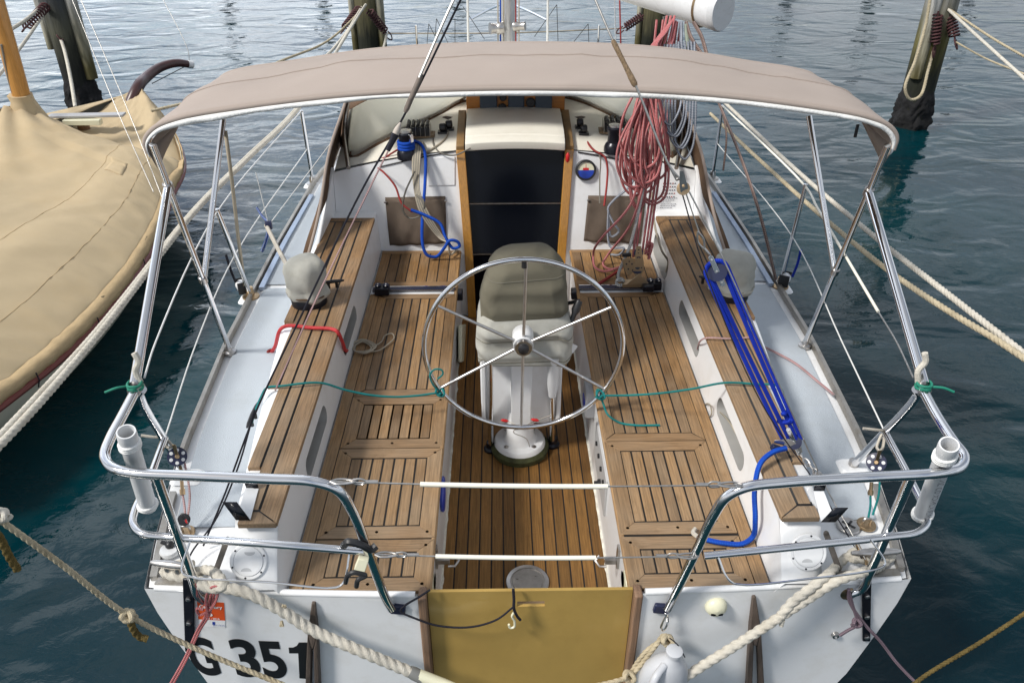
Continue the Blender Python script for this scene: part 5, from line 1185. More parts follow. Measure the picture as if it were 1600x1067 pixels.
mb = MB(); q = boom_a+bd*.14; mb.tube([q+e1_*.085*math.cos(a)+e2_*.108*math.sin(a) for a in [R(150+12*k) for k in range(20)]], .007, 8, 3); mb.build("boom_strap", BRASS, boom)
mb = MB(); q = boom_a+bd*.42-e2_*.108; mb.tube([q+e1_*-.03, q-e2_*.05-e1_*.02, q-e2_*.06, q-e2_*.05+e1_*.02, q+e1_*.03], .009, 8); mb.build("sheet_bail", STEELD, boom)
for px, nm in ((731, "white covered shroud left of the mast"), (856, "white covered shroud right of the mast")):
    a = at(px, 68, y=6.3); a.z -= .3; o = cord("shroud", [a, V((a.x*.75, 6.4, 8)), V((a.x*.3, 6.55, 13.5))], .009, WIREC, nm, "shroud")
pul = [at(731, 33, y=8.4), at(770, 13, y=9.1), at(792, 6, y=9.4), at(816, 14, y=9.1), at(856, 33, y=8.4)]
mb = MB(); mb.tube(pul, .012, 8); pu = mb.build("bow_pulpit", STEEL, yacht)
for q in (pul[0], pul[-1], pul[2]): mb = MB(); mb.bar(q, V((q.x, min(q.y+.05, 9.6), 1.06)), .011, 8); mb.build("pulpit_leg", STEEL, pu)
for px in (650, 936):
    q = at(px, 40, y=8.0); b_ = V((q.x, 8.0, 1.04)); mb = MB(); mb.bar(b_, q, .011, 8); mb.build("stanchion", STEEL, yacht)
# thin wire bird spikes and lines strung behind the awning
for k, (x0, y0_, x1, y1_) in enumerate(((667, 72, 670, 38), (670, 38, 680, 58), (680, 58, 682, 30), (682, 30, 702, 72), (711, 70, 711, 30), (724, 12, 757, 62), (872, 68, 870, 8), (835, 58, 870, 8), (895, 68, 919, 38), (919, 38, 920, 68))):
    cord("bird_wire", [at(x0, y0_, y=7.4), at(x1, y1_, y=7.4)], .003, BLACK, "thin black bird wire strung between the stanchions behind the awning", "wire", "bird wires on the foredeck", n=5)
cord("bow_line", [at(606, 53, y=12.0), at(800, 52, y=11.6), at(975, 45, y=12.0)], .009, LINEC, "line strung between the two middle piles behind the awning", "rope")
# ================================================================ the boat alongside under its tan cover
nb = thing("covered_boat", (-3.9, 5.0, 0), "cream wooden boat under a tan canvas cover, berthed to port", "boat")
# sheer line (edge of the cover) seen from the yacht
EDGE = [at(-160, 720, z=.52), at(0, 606, z=.52), at(100, 527, z=.53), at(190, 432, z=.55), at(240, 352, z=.58), at(262, 292, z=.62), at(281, 250, z=.67), at(262, 190, z=.73), at(225, 150, z=.80)]
es = smooth(EDGE, 10); ne = len(es)-1
BOW = es[-1]
RIDGE = [V((-5.15, 1.9, 1.30)), V((-5.08, 3.0, 1.30)), V((-4.98, 4.0, 1.28)), V((-4.86, 5.2, 1.24)), V((-4.66, 6.3, .99)), V((-4.38, 7.14, 1.10)), V((-4.30, 7.5, .86)), V((-4.14, 8.15, .82)), V((BOW.x-.10, BOW.y+.08, BOW.z+.03))]
rs = smooth(RIDGE, 10)
def skin(u, v):
    """u along, v from the edge up to the ridge"""
    i = u*ne; k = min(int(i), ne-1); f = i-k; a = es[k].lerp(es[k+1], f); j = u*(len(rs)-1); k2 = min(int(j), len(rs)-2); b_ = rs[k2].lerp(rs[k2+1], j-k2)
    p = a.lerp(b_, v); sagz = -.05*math.sin(math.pi*v)*(1 if u < .6 else .4)
    bk2 = .23+.03*math.sin(u*7)
    if v < bk2: sagz += .105*math.sin(math.pi/2*v/bk2)
    else: sagz += .105*(1-((v-bk2)/(1-bk2)))**1.3
    wr = .018*mnoise.noise(V((u*9, v*2.2, 1)))+.011*mnoise.noise(V((u*34+v*10, v*4, 4)))+.012*mnoise.noise(V((u*3, v*9, 7)))+.006*abs(mnoise.noise(V((u*70-v*14, v*6, 9))))
    step = .695+.055*(1-v); wr -= .105*min(1, max(0, (u-step)/.007))*min(1, max(0, (.93-u)/.1))
    wr += .016*(1-min(1, 3.5*abs(mnoise.noise(V((u*42, v*3, 31))))))*max(0, 1-v/.30)*min(1, v/.02)+.012*(1-min(1, 4*abs(mnoise.noise(V((u*16+v*5, v*2.4, 44))))))*min(1, v*4)
    valley = 0
    if u > .66: valley = -.13*math.exp(-((u-.735)/.035)**2)*math.sin(math.pi*min(1, v*.9+.1))*.8
    radial = .022*math.sin(60*(u-.68)/(.25+(1-v)))*max(0, v-.5)*2*(1 if .5 < u < .72 else 0)
    return p+V((0, 0, sagz+wr+valley+radial))
mb = MB(); mb.grid(skin, 150, 60); cv = mb.build("boat_cover", CANVT, nb, solid=.004, ang=80)
mb = MB(); P = []
for i in range(ne+1):
    a = es[i]; q = skin(i/ne, .012); nrm = V((.05, -.02, 0)) if i < ne*.6 else V((.05, .0, 0)); wv = .004*math.sin(i*2.3)
    P += [q+V((.004, 0, .002)), a+V((.030+wv, -.012, -.020)), a+V((.026+wv, -.010, -.075))]
mb.add(P, [(i*3+k, i*3+k+1, i*3+k+4, i*3+k+3) for i in range(ne) for k in range(2)]); mb.build("cover_hem", CANVT2, cv, solid=.003, ang=80)
# seams
for v in (.13, .33):
    mb = MB(); mb.ring([skin(i/140, v)+V((0, 0, .002)) for i in range(100)], .0028, 5); mb.build("cover_seam", CANVT2, cv)
mb = MB(); mb.ring([skin(.697+.055*k/20*.93, 1-k/20*.93)+V((0, 0, .004)) for k in range(21)], .007, 6); mb.build("cover_seam", CANVT2, cv)
q4 = [(.555, .24), (.595, .24), (.595, .36), (.555, .36)]; mb = MB(); mb.grid(lambda a, b_: skin(.57+.030*a, .20+.10*b_)+V((0, 0, .005)), 6, 6); mb.build("cover_patch", CANVT, cv, solid=.003)
# peaked collar at the mast
M0 = at(38, 165, y=7.16)
mb = MB(); mb.lathe([(.19, -.16), (.13, -.02), (.092, .07), (.098, .13)], V((M0.x, 7.16, 1.06)), (.02, -.05, 1), 20, wob=lambda a, h_: .18*mnoise.noise(V((math.cos(a)*2, math.sin(a)*2, h_*9)))); mb.build("mast_collar", CANVT, cv, solid=.004, ang=80)
# hull below the edge
mb = MB(); P = []
for i in range(0, ne+1):
    a = es[i]; inw = V((-1, 0, 0)) if i < ne*.7 else V((-1, -.3, 0)).normalized(); d = a.z
    P += [a+V((.012, -.006, -.03)), a+inw*.02+V((0, 0, -.16)), a+inw*.12+V((0, 0, -.34)), a+inw*.40+V((0, 0, -d-.03)), a+inw*.9+V((0, 0, -d-.45))]
mb.add(P, [(i*5+k, i*5+k+1, i*5+k+6, i*5+k+5) for i in range(ne) for k in range(4)])
# far side mirrored about the centreline so the boat is whole
P = []
for i in range(0, ne+1):
    a = es[i]; r_ = rs[i if i < len(rs) else -1]; far = V((2*r_.x-a.x, a.y, a.z)); P += [far+V((0, 0, 0)), far+V((.14, 0, -.3)), far+V((.5, 0, -a.z-.1))]
o0 = len(mb.v); mb.add(P, [(i*3+k, i*3+k+1, i*3+k+4, i*3+k+3) for i in range(ne) for k in range(2)])
CREAMH = M("cream topside paint", (.62, .60, .50), .4, var=.05, vs=3, stain=(.40, .38, .28), stain_s=4, stain_amt=.3)
mb.build("hull", CREAMH, nb, ang=70)
mb = MB(); mb.grid(lambda u, v: (lambda e, r_: V((r_.x+(r_.x-e.x)*v, e.y+(r_.y-e.y)*(1-v), r_.z+(e.z-r_.z)*v)))(es[round(u*ne)], rs[round(u*(len(rs)-1))]), 60, 8); mb.build("far_cover", CANVT, nb, solid=.004, ang=80)
mb = MB()
rr = [es[i]+V((.022, -.01, -.085)) for i in range(ne+1)]; mb.ring(rr, .022, 8); mb.build("rubbing_strake", M("red brown paint", (.16, .035, .03), .4), nb)
for i in (14, 24, 34, 42, 50):
    mb = MB(); a = es[min(i, ne)]; mb.ring([a+V((.045, -.016, -.03)), a+V((.05, -.02, -.08)), a+V((.03, -.02, -.13))], .004, 6); mb.build("cover_lashing", LINED, cv)
# mast, bowsprit, samson post, board
mb = MB(); d = (at(-25, -60, y=7.10)-M0); mb.ring([V((M0.x, 7.18, .85)), M0+V((0, 0, -.02)), M0+d, M0+d*2.6, M0+d*6], [.075, .074, .072, .070, .055], 20); mb.build("varnished_mast", MASTW, nb)
bs_ = [at(214, 140, y=8.42)+V((-.16, -.22, -.34)), at(214, 140, y=8.42), at(228, 122, y=8.7), at(252, 105, y=9.0), at(276, 99, y=9.15), at(296, 101, y=9.27)]
mb = MB(); mb.ring(smooth(bs_, 6), [.062-.022*i/30 for i in range(31)], 12); bsp = mb.build("bowsprit", M("dark red spar", (.055, .022, .022), .35, var=.2), nb)
mb = MB(); mb.ring([bs_[-1]-(bs_[-1]-bs_[-2])*.15, bs_[-1]+(bs_[-1]-bs_[-2])*.25], .042, 12); mb.build("bowsprit_cap", PVC, bsp)
cord("bobstay", [bs_[-1], at(238, 131, y=8.6)], .005, BLACK, "", "", parent=bsp)
pp = at(133, 206, y=7.72); mb = MB(); mb.ring([pp-V((0, 0, .10)), pp, pp+V((0, 0, .10))], [.055, .06, .05], 14); mb.build("samson_post", TEAKZ, nb)
mb = MB(); a, b_ = at(75, 184, y=7.6), at(196, 177, y=7.7); mb.box(a.lerp(b_, .5), (b_-a).length, .10, .022, Matrix.Rotation(.05, 3, 'Z')); mb.build("spreader_board", M("grey board", (.36, .36, .37), .5), nb, bevel=.004)
mb = MB(); a, b_ = at(98, 186, y=7.57), at(158, 186, y=7.6); mb.box(a.lerp(b_, .5)-V((0, 0, .03)), (b_-a).length, .07, .05); mb.build("cleat_block", IVORY, nb, bevel=.004)
cord("blue_lashing", [pp+V((.03, -.05, .02)), at(140, 215, y=7.6), at(139, 235, y=7.3), at(130, 253, y=7.05)], .009, M("blue grey cord", (.16, .26, .32), .7), "", "", parent=nb)
# its rigging
for pts, lab, r in (([(105, -20), (180, 165), (240, 300)], "thin stay of the covered boat, left of the pair", .004), ([(118, -20), (197, 165), (262, 330)], "thin stay of the covered boat, right of the pair", .004)):
    P = [at(pts[0][0], pts[0][1], y=7.0), at(pts[1][0], pts[1][1], y=6.4), at(pts[2][0], pts[2][1], y=5.8)]; cord("stay", P, r, WIRE, lab, "stay", n=6)
cord("forestay", [at(250, -10, y=9.7), at(294, 80, y=9.32), bs_[-1]], .004, WIRE, "dark forestay running down to the bowsprit tip", "stay", n=6)
cord("mast_line", [at(2, 70, y=7.05), at(18, 140, y=7.1), at(34, 178, y=7.13)], .009, LINEG, "grey halyard beside the varnished mast", "rope")
# snubber springs on the piles
snubber(at(72, -5, y=10.9), at(92, 50, y=10.6), .07, 8, "dark coil spring hanging on the tarred pile by the covered boat")
snubber(at(74, 8, y=10.6), at(40, 44, y=9.6), .05, 9, "coil spring in the lines left of the tarred pile")
snubber(at(563, 12, y=11.8), at(538, 46, y=11.2), .05, 9, "coil spring on the port side of the pile behind the awning")
snubber(at(575, 15, y=11.7), at(604, 52, y=11.8), .05, 9, "coil spring slanting to starboard on the pile behind the awning")
snubber(at(1006, 24, y=11.8), at(974, 45, y=11.9), .05, 8, "coil spring on the pile behind the boom")
snubber(at(1482, 12, y=9.9), at(1492, 62, y=9.7), .055, 9, "coil spring hanging clear of the pale starboard pile")
snubber(at(1466, 18, y=9.8), at(1460, 74, y=9.75), .05, 9, "coil spring flat against the pale starboard pile")
# ================================================================ running rigging and mooring lines
def px(lst):
    """points given as (px, py, 'x'|'y'|'z'|'d', value)"""
    return [at(a, b_, **{k: v}) for a, b_, k, v in lst]
# ---- split backstay
A0 = at(318, 852, z=1.0)
bk_top = at(720, 0, y=2.60)
def leg(lst): return px(lst)
LB = px([(318, 852, 'z', 1.0), (352, 770, 'y', 2.04), (398, 648, 'y', 2.14), (480, 474, 'y', 2.25), (563, 302, 'y', 2.37), (632, 180, 'y', 2.47), (720, 0, 'y', 2.60)]); LB.append(LB[-1]+(LB[-1]-LB[-2])*.9)
bs1 = thing("backstay", LB[0], "port leg of the split backstay, black cable with a grey splice sleeve", "backstay")
mb = MB(); mb.tube(LB, .0033, 8, 10); mb.build("black_cable", LINED, bs1, ang=80)
mb = MB(); mb.tube(px([(430, 610, 'y', 2.17), (500, 455, 'y', 2.26), (575, 300, 'y', 2.375), (622, 205, 'y', 2.44)]), .0028, 6, 10); mb.build("white_line", LINEP, bs1, ang=80)
mb = MB(); mb.tube(px([(655, 122, 'y', 2.50), (712, -6, 'y', 2.585)])+[LB[-1]+V((-.01, 0, 0))], .0042, 8, 10); mb.build("wire", WIRE, bs1)
a, b_ = at(659, 116, y=2.51), at(633, 176, y=2.465); mb = MB(); mb.ring([a, a.lerp(b_, .1), a.lerp(b_, .9), b_], [.005, .0085, .0085, .006], 10); mb.build("splice_sleeve", M("grey whipping", (.15, .12, .10), .7, var=.3, vs=60), bs1)
a, b_ = at(626, 192, y=2.45), at(617, 212, y=2.44); mb = MB(); mb.ring([a, a.lerp(b_, .5), b_], [.003, .010, .011], 10); mb.build("swage", M("grey boot", (.42, .37, .32), .6), bs1)
a, b_ = at(618, 210, y=2.44), at(606, 236, y=2.42); mb = MB(); mb.ring([a, b_], [.012, .007], 10); mb.build("black_boot", LINED, bs1)
cord("backstay_tail", px([(398, 640, 'y', 2.13), (372, 730, 'y', 2.07), (335, 815, 'y', 2.02), (300, 862, 'z', 1.02), (287, 895, 'z', 1.0)]), .003, LINED, "thin black tail line beside the foot of the port backstay", "rope")
# starboard leg, with wire purchase and blue tackle
RB = px([(1064, 282, 'y', 2.37), (1045, 258, 'y', 2.385), (993, 134, 'y', 2.46), (957, 62, 'y', 2.53), (930, 0, 'y', 2.60)]); RB.append(RB[-1]+(RB[-1]-RB[-2])*.9)
bs2 = thing("backstay", RB[0], "starboard leg of the split backstay, wire with a brown bound sleeve and steel block", "backstay")
mb = MB(); mb.tube(RB, .0036, 8, 10); mb.build("wire", WIRE, bs2, ang=80)
a, b_ = at(957, 63, y=2.53), at(993, 135, y=2.46); mb = MB(); mb.ring([a, a.lerp(b_, .03)]+[a.lerp(b_, t) for t in (.1, .5, .75, .8, .85, .9, .95)]+[b_], [.004, .007, .0085, .0075, .009, .010, .0098, .010, .0098, .007], 10); mb.build("bound_sleeve", M("brown seizing", (.20, .135, .075), .7, var=.35, vs=80, bump=.6, bs=200), bs2)
bd_ = (at(1068, 300, y=2.365)-RB[1]).normalized()
mb = MB(); mb.tube([RB[1], RB[0]+V((-.012, 0, 0)), at(1058, 280, y=2.37), at(1066, 282, y=2.37)], .0036, 8); mb.build("shackle", STEELD, bs2)
bc = at(1068, 291, y=2.365); n_ = (CAM-bc).normalized()
mb = MB(); mb.lathe([(.008, -.010), (.021, -.008), (.021, .008), (.008, .010), (.0, .010)], bc-V((0, 0, .008)), n_, 24); o = mb.build("wire_block", BRASS, bs2)
mb = MB(); sx_ = V((1, 0, 0)); uz_ = V((-.25, 0, 1)).normalized(); mb.prism([bc+n_*.013+sx_*x+uz_*z for x, z in ((-.006, .05), (.006, .05), (.013, 0), (.012, -.02), (0, -.03), (-.012, -.02), (-.013, 0))], n_*-.003); mb.build("block_cheek", STEELD, o)
mb = MB(); mb.lathe([(.005, .012), (.005, .016), (0, .017)], bc, n_, 12); mb.build("block_pin", BRASS, bs2)
pad = at(1279, 742, z=ZC+.02)
ub, lb = at(1120, 424, y=2.325), at(1240, 690, y=2.215)
mb = MB(); mb.bar(bc, at(1093, 366, y=2.335), .0022, 6); mb.build("purchase_wire", WIRE, bs2)
tk_ = thing("backstay_tackle", ub, "royal blue rope tackle between two blocks over the starboard coaming", "tackle")
d = (lb-ub).normalized(); sd_ = d.cross((CAM-ub).normalized()).normalized()
def eyeblock(c, up_d, r, nm, par, l=.055):
    nn = (CAM-c).normalized(); side = up_d.cross(nn).normalized(); mb = MB(); mb.lathe([(r*.4, -.011), (r, -.010), (r, .010), (r*.4, .011)], c, nn, 24); o = mb.build(nm, NAVY, par)
    mb = MB(); mb.prism([c+nn*.013+up_d*l*k+side*s_*.008 for k, s_ in ((-1, -1), (1, -1), (1.1, 0), (1, 1), (-1, 1), (-1.1, 0))], nn*-.003); mb.build("cheek_strap", STEEL, o, bevel=.001)
    mb = MB(); [mb.lathe([(.004, .0135), (.003, .016), (0, .016)], c+up_d*l*k, nn, 10) for k in (-.8, 0, .8)]; mb.build("rivet", STEELD, o); return o
eyeblock(ub, -d, .034, "upper_block", tk_); 
for k, (o0, o1) in enumerate(((-.036, -.030), (-.024, -.010), (.022, .012), (.036, .028))):
    a, b_ = ub+sd_*o0*-1, lb+sd_*o1*-1; mb = MB(); mb.tube(sag(a, b_, .004 if k % 2 else .008, 8), .0078, 10, 4); mb.build("blue_fall", LINENB, tk_, ang=80)
mb = MB(); mb.tube([ub+(sd_*math.cos(t)*.036 - d*math.sin(t)*.036) for t in [math.pi*i/10 for i in range(11)]], .0078, 10, 2); mb.build("blue_bight", LINENB, tk_, ang=80)
kn = at(1228, 652, y=2.235); mb = MB(); mb.tube([kn+V((.018*math.cos(t*2.1), .012*math.sin(t*3), .024*math.sin(t))) for t in [i*.5 for i in range(14)]], .0085, 10, 5); mb.build("blue_knot", LINENB, tk_, ang=80)
o = eyeblock(lb, d, .028, "lower_block", tk_, .06); nn = (CAM-lb).normalized()
mb = MB(); mb.prism([lb+nn*.02+V((x*.001, 0, z*.001)) for x, z in ((-70, 8), (-20, 14), (30, -20), (42, -50), (28, -55), (0, -28), (-45, -12), (-72, -4))], nn*-.012); mb.build("cam_arm", STEELD, o, bevel=.002)
mb = MB(); mb.box(at(1212, 700, y=2.20), .035, .02, .022, Matrix.Rotation(.4, 3, 'Y')); mb.build("cam_fairlead", NAVY, o, bevel=.003)
mb = MB(); mb.tube([at(1100, 388, y=2.33), at(1108, 398, y=2.328), ub-d*.06], .005, 8, 4); mb.tube([at(1090, 362, y=2.336), at(1090, 378, y=2.333), at(1100, 388, y=2.33), at(1099, 374, y=2.333), at(1090, 362, y=2.336)], .0035, 8, 4); mb.build("shackle", STEELD, tk_)
chn = [lb+d*.065, pad.lerp(lb+d*.065, .5), pad]; mb = MB()
for i in range(4):
    c = (lb+d*.06).lerp(pad, (i+.5)/4); ax = (pad-lb).normalized(); s1 = ax.cross(nn if i % 2 else sd_).normalized(); mb.ring([c+ax*.017*math.cos(t)+s1*.008*math.sin(t) for t in [2*math.pi*j/14 for j in range(14)]], .003, 6, closed=True)
mb.build("chain_link", STEELD, tk_); mb = MB(); mb.lathe([(.022, -.012), (.022, -.004), (.010, .002), (.008, .012), (0, .014)], pad, n=16); mb.build("pad_eye", STEELD, tk_)
mb = MB(); mb.tube(px([(1228, 700, 'y', 2.19), (1208, 706, 'y', 2.17), (1188, 724, 'y', 2.13), (1179, 765, 'y', 2.08), (1180, 810, 'z', 1.08), (1176, 838, 'z', .985), (1160, 849, 'z', .975), (1130, 848, 'z', .975), (1105, 843, 'z', .975), (1090, 838, 'z', .978)]), .0095, 10, 8); mb.build("blue_tail", LINEB, tk_, ang=80)
mb = MB(); mb.tube(px([(1090, 838, 'z', .978), (1083, 832, 'z', .978), (1086, 826, 'z', .975)]), .0085, 8, 4); mb.build("white_end", LINEW, tk_, ang=80)
cord("wire_fall", px([(1066, 303, 'y', 2.36), (1100, 418, 'y', 2.30), (1190, 630, 'y', 2.16), (1270, 748, 'z', 1.19), (1318, 825, 'z', 1.06), (1346, 872, 'z', 1.03)]), .0022, LINED, "thin wire fall from the steel block across the starboard capping to the deck corner", "wire")
cord("wire_fall", px([(1077, 300, 'y', 2.36), (1130, 405, 'y', 2.30), (1235, 640, 'y', 2.15), (1290, 760, 'z', 1.16), (1340, 850, 'z', 1.06), (1352, 874, 'z', 1.03)]), .0026, WIRE, "bare wire running outboard of the blue tackle to the deck corner", "wire")
mb = MB(); a = at(1338, 848, z=1.06); b_ = at(1357, 885, z=1.0); mb.bar(a, b_, .007, 10); o = mb.build("turnbuckle", BRASS); tag(o, "bronze turnbuckle at the starboard deck corner by the cleat", "turnbuckle")
# ---- mainsheet and its coil
sheet = thing("mainsheet", at(1040, 60, y=4.5), "red mainsheet tackle from the boom down to the traveller car", "mainsheet")
lbk = at(996, 418, y=3.94)
for k, (tx_, ty_, bx_, by_, r) in enumerate(((1020, 92, 989, 402, .0068), (1030, 92, 993, 402, .0068), (1046, 95, 1003, 398, .0068), (1052, 95, 1008, 398, .0068), (1058, 95, 1012, 400, .0068))):
    a = at(tx_+6, ty_-60, y=4.52); b_ = at(bx_, by_, y=3.95); mb = MB(); mb.tube(sag(a, b_, .01, 10), r, 10, 3); mb.build("sheet_fall", LINER, sheet, ang=80)
mb = MB(); mb.tube(px([(1002, 260, 'y', 4.05), (985, 320, 'y', 3.99), (940, 372, 'y', 3.96), (927, 400, 'z', 1.02), (930, 418, 'z', .985), (945, 424, 'z', .98), (972, 416, 'z', 1.03)]), .0068, 10, 8); mb.build("loose_bight", LINER, sheet, ang=80)
mb = MB(); mb.tube(px([(1012, 262, 'y', 4.05), (988, 345, 'y', 3.99), (950, 398, 'z', 1.03), (942, 412, 'z', .985), (950, 420, 'z', .98), (972, 419, 'z', 1.02)]), .0068, 10, 8); mb.build("loose_bight", LINER, sheet, ang=80)
mb = MB(); mb.tube(px([(968, 422, 'z', 1.0), (952, 433, 'z', .975), (938, 442, 'z', .975), (932, 447, 'z', .975)]), .0085, 8, 6); mb.build("sheet_tail", LINERD, sheet, ang=80)
nn = (CAM-lbk).normalized(); u_ = V((-.06, .1, 1)).normalized(); sd_ = u_.cross(nn).normalized()
def plate(pts, off, nm, mat, th=.004): 
    mb = MB(); mb.prism([lbk+sd_*x+u_*z+nn*off for x, z in pts], nn*-th); return mb.build(nm, mat, sheet, bevel=.001)
GOLD = M("gold anodised plate", (.46, .36, .24), .35, .9, var=.1)
plate([(-.006, .125), (.018, .125), (.034, .03), (.034, -.02), (.016, -.055), (-.012, -.055), (-.026, -.02), (-.018, .03)], .026, "fiddle_plate", GOLD)
plate([(-.085, .045), (-.065, .055), (-.02, .052), (-.02, -.03), (-.05, -.045), (-.075, .0)], .022, "cam_plate", GOLD)
plate([(-.006, .125), (.018, .125), (.034, .03), (.034, -.02), (.016, -.055), (-.012, -.055), (-.026, -.02), (-.018, .03)], -.022, "fiddle_plate", GOLD)
for x, z, r in ((.006, .105, .005), (.004, .085, .004), (.0, .06, .006), (.012, .06, .006), (.0, .0, .013), (.022, .0, .005), (-.06, .02, .005), (-.045, .035, .004), (-.03, .02, .005), (.01, -.03, .005), (-.05, -.01, .005)):
    mb = MB(); mb.lathe([(r, .0), (0, .0006)], lbk+sd_*x+u_*z+nn*.0262, nn, 12); mb.build("plate_hole", BLACK, sheet)
mb = MB(); mb.lathe([(.030, -.018), (.036, -.015), (.036, .015), (.030, .018)], lbk, nn, 24); mb.lathe([(.022, -.018), (.026, -.015), (.026, .015), (.022, .018)], lbk+u_*.085+sd_*.006, nn, 24); mb.build("sheave", NAVY, sheet)
mb = MB(); mb.box(lbk+sd_*-.06+u_*.075, .05, .02, .02); mb.build("cam_jaw", BLACK, sheet, bevel=.003)
mb = MB(); c = V((lbk.x+.005, 3.935, ZS+.03)); mb.box(c+V((.0, 0, .0)), .17, .06, .022); mb.prism([c+V((-.07, -.034, .008)), c+V((.07, -.034, .008)), c+V((.0, -.028, .075))], (0, .004, 0)); car = mb.build("traveller_car", GOLD, sheet, bevel=.002)
mb = MB(); mb.bar(c+V((0, -.01, .06)), lbk-u_*.05, .008, 8); mb.build("swivel", STEELD, sheet)
mb = MB(); mb.box(at(1012, 448, z=ZS+.03), .06, .06, .035); mb.build("control_block", BLACKM, sheet, bevel=.004)
for (x, y) in ((597, 448), (1022, 440)):
    p = at(x, y, z=ZS+.045); mb = MB(); mb.box(p-V((0, 0, .018)), .080, .065, .045); o = mb.build("track_end_block", BLACKM, yacht, bevel=.005); mb = MB()
    for dx in (-.022, .022): mb.lathe([(.018, .012), (.016, .018), (0, .018)], p+V((dx, 0, -.002)), (0, 0, 1), 14)
    mb.build("sheave", NAVY, o)
    mb = MB(); [mb.lathe([(.005, .016), (.004, .02), (0, .02)], p+V((dx, dy, -.002)), (0, 0, 1), 8) for dx in (-.022, .022) for dy in (-.02, .0)]; mb.build("bolt", STEEL, o)
coil = thing("rope_coil", at(1010, 200, y=4.1), "big hank of faded red rope hanging in loops under the boom", "rope")
rnd = random.Random(3)
for k in range(20):
    tx_ = 1006+rnd.uniform(-6, 24); ty_ = 150+rnd.uniform(-30, 20); w1 = rnd.uniform(8, 31); bx_ = 1004+rnd.uniform(-14, 18); by_ = rnd.uniform(236, 328); yy_ = 4.08+rnd.uniform(-.05, .05)
    P = px([(tx_, ty_, 'y', 4.12), (bx_-w1*.7, (ty_+by_)/2-12, 'y', yy_-.02), (bx_-w1, by_-38, 'y', yy_-.03), (bx_-w1*.6, by_-8, 'y', yy_-.03), (bx_, by_, 'y', yy_-.02), (bx_+w1*.6, by_-10, 'y', yy_-.02), (bx_+w1*.85, by_-42, 'y', yy_), (bx_+w1*.5+4, (ty_+by_)/2-12, 'y', yy_)])
    mb = MB(); mb.tube(P, .0068, 8, 7, closed=True); mb.build("rope_loop", LINER, coil, ang=80)
for x, y in ((1040, 40), (1046, 44), (1034, 48)):
    mb = MB(); mb.tube(px([(x+8, 26, 'y', 4.5), (x, 62, 'y', 4.4), (x-22, 120, 'y', 4.2), (1010, 160, 'y', 4.12)]), .0068, 8, 6); mb.build("hank_strop", LINER, coil, ang=80)
for k in range(4):
    mb = MB(); mb.tube(px([(1052, 30, 'y', 4.5), (1040-k*5, 52+k*4, 'y', 4.38), (1026-k*3, 72+k*2, 'y', 4.30), (1034+k*2, 88, 'y', 4.30), (1050, 66, 'y', 4.4), (1056, 34, 'y', 4.5)]), .0068, 8, 6); mb.build("rope_loop", LINER, coil, ang=80)
gc = thing("rope_coil", at(1060, 160, y=4.2), "grey flecked rope hanging in loops right of the red hank", "rope")
for k in range(6):
    x0 = 1030+k*5; x1 = 1062+k*4.5; b0 = 196+k*9+(k % 2)*8; P = px([(x0+8, 70, 'y', 4.35), (x0, 160, 'y', 4.2), (x0+3, b0-14, 'y', 4.14), ((x0+x1)/2, b0, 'y', 4.12), (x1-3, b0-18, 'y', 4.14), (x1+3, 150, 'y', 4.2), (x0+30, 66, 'y', 4.35)])
    mb = MB(); mb.tube(P, .0062, 8, 8); mb.build("rope_loop", LINEGB, gc, ang=80)
cord("reef_line", px([(1010, 150, 'y', 4.2), (1008, 270, 'y', 4.06), (1000, 320, 'y', 4.02), (984, 385, 'y', 3.97), (966, 430, 'z', 1.03), (968, 440, 'z', 1.0)]), .0085, LINEBK, "white rope with black flecks falling from the red hank to the traveller", "rope")
mb = MB(); kn = at(969, 440, z=1.0); mb.tube([kn+V((.020*math.cos(t*2.2), .016*math.sin(t*3), .016*math.sin(t*1.3))) for t in [i*.5 for i in range(12)]], .0085, 8, 5); o = mb.build("rope_knot", LINEBK); tag(o, "white and black flecked knot on the traveller car", "knot")
mb = MB(); kn = at(1014, 386, y=3.96); mb.tube([kn+V((.016*math.cos(t*2.2), .012*math.sin(t*3), .030*math.sin(t*1.3))) for t in [i*.5 for i in range(12)]]+px([(1013, 405, 'y', 3.94)]), .0075, 8, 5); o = mb.build("rope_knot", LINER); tag(o, "red stopper knot above the starboard end of the traveller", "knot")
cord("control_line", px([(1018, 300, 'y', 4.3), (1023, 352, 'x', .80), (1034, 392, 'x', .815), (1044, 410, 'z', 1.05), (1040, 425, 'z', 1.0)]), .006, LINEC, "thin cream line hanging from the starboard coaming to its end block", "rope")
cord("halyard_tail", px([(998, 246, 'y', 4.56), (994, 268, 'y', 4.46), (985, 290, 'y', 4.42), (960, 312, 'y', 4.40), (950, 326, 'y', 4.38), (958, 348, 'y', 4.36), (967, 362, 'y', 4.36), (955, 370, 'y', 4.36), (951, 330, 'y', 4.37), (953, 385, 'y', 4.34), (975, 388, 'y', 4.25), (968, 398, 'z', 1.0), (955, 398, 'z', .975)]), .007, LINEGB, "grey rope looped over the starboard canvas pocket", "rope")
cord("halyard_tail", px([(912, 212, 'y', 4.85), (928, 235, 'y', 4.58), (945, 246, 'y', 4.555), (949, 262, 'y', 4.53), (948, 290, 'y', 4.47), (944, 322, 'y', 4.40)]), .0062, LINERD, "dark red line falling into the starboard canvas pocket", "rope")
cord("halyard_tail", px([(910, 212, 'y', 4.85), (928, 236, 'y', 4.585), (937, 244, 'y', 4.56), (937, 280, 'y', 4.48), (937, 318, 'y', 4.40)]), .004, LINEG, "thin grey line left of the dark red line at the starboard pocket", "rope")
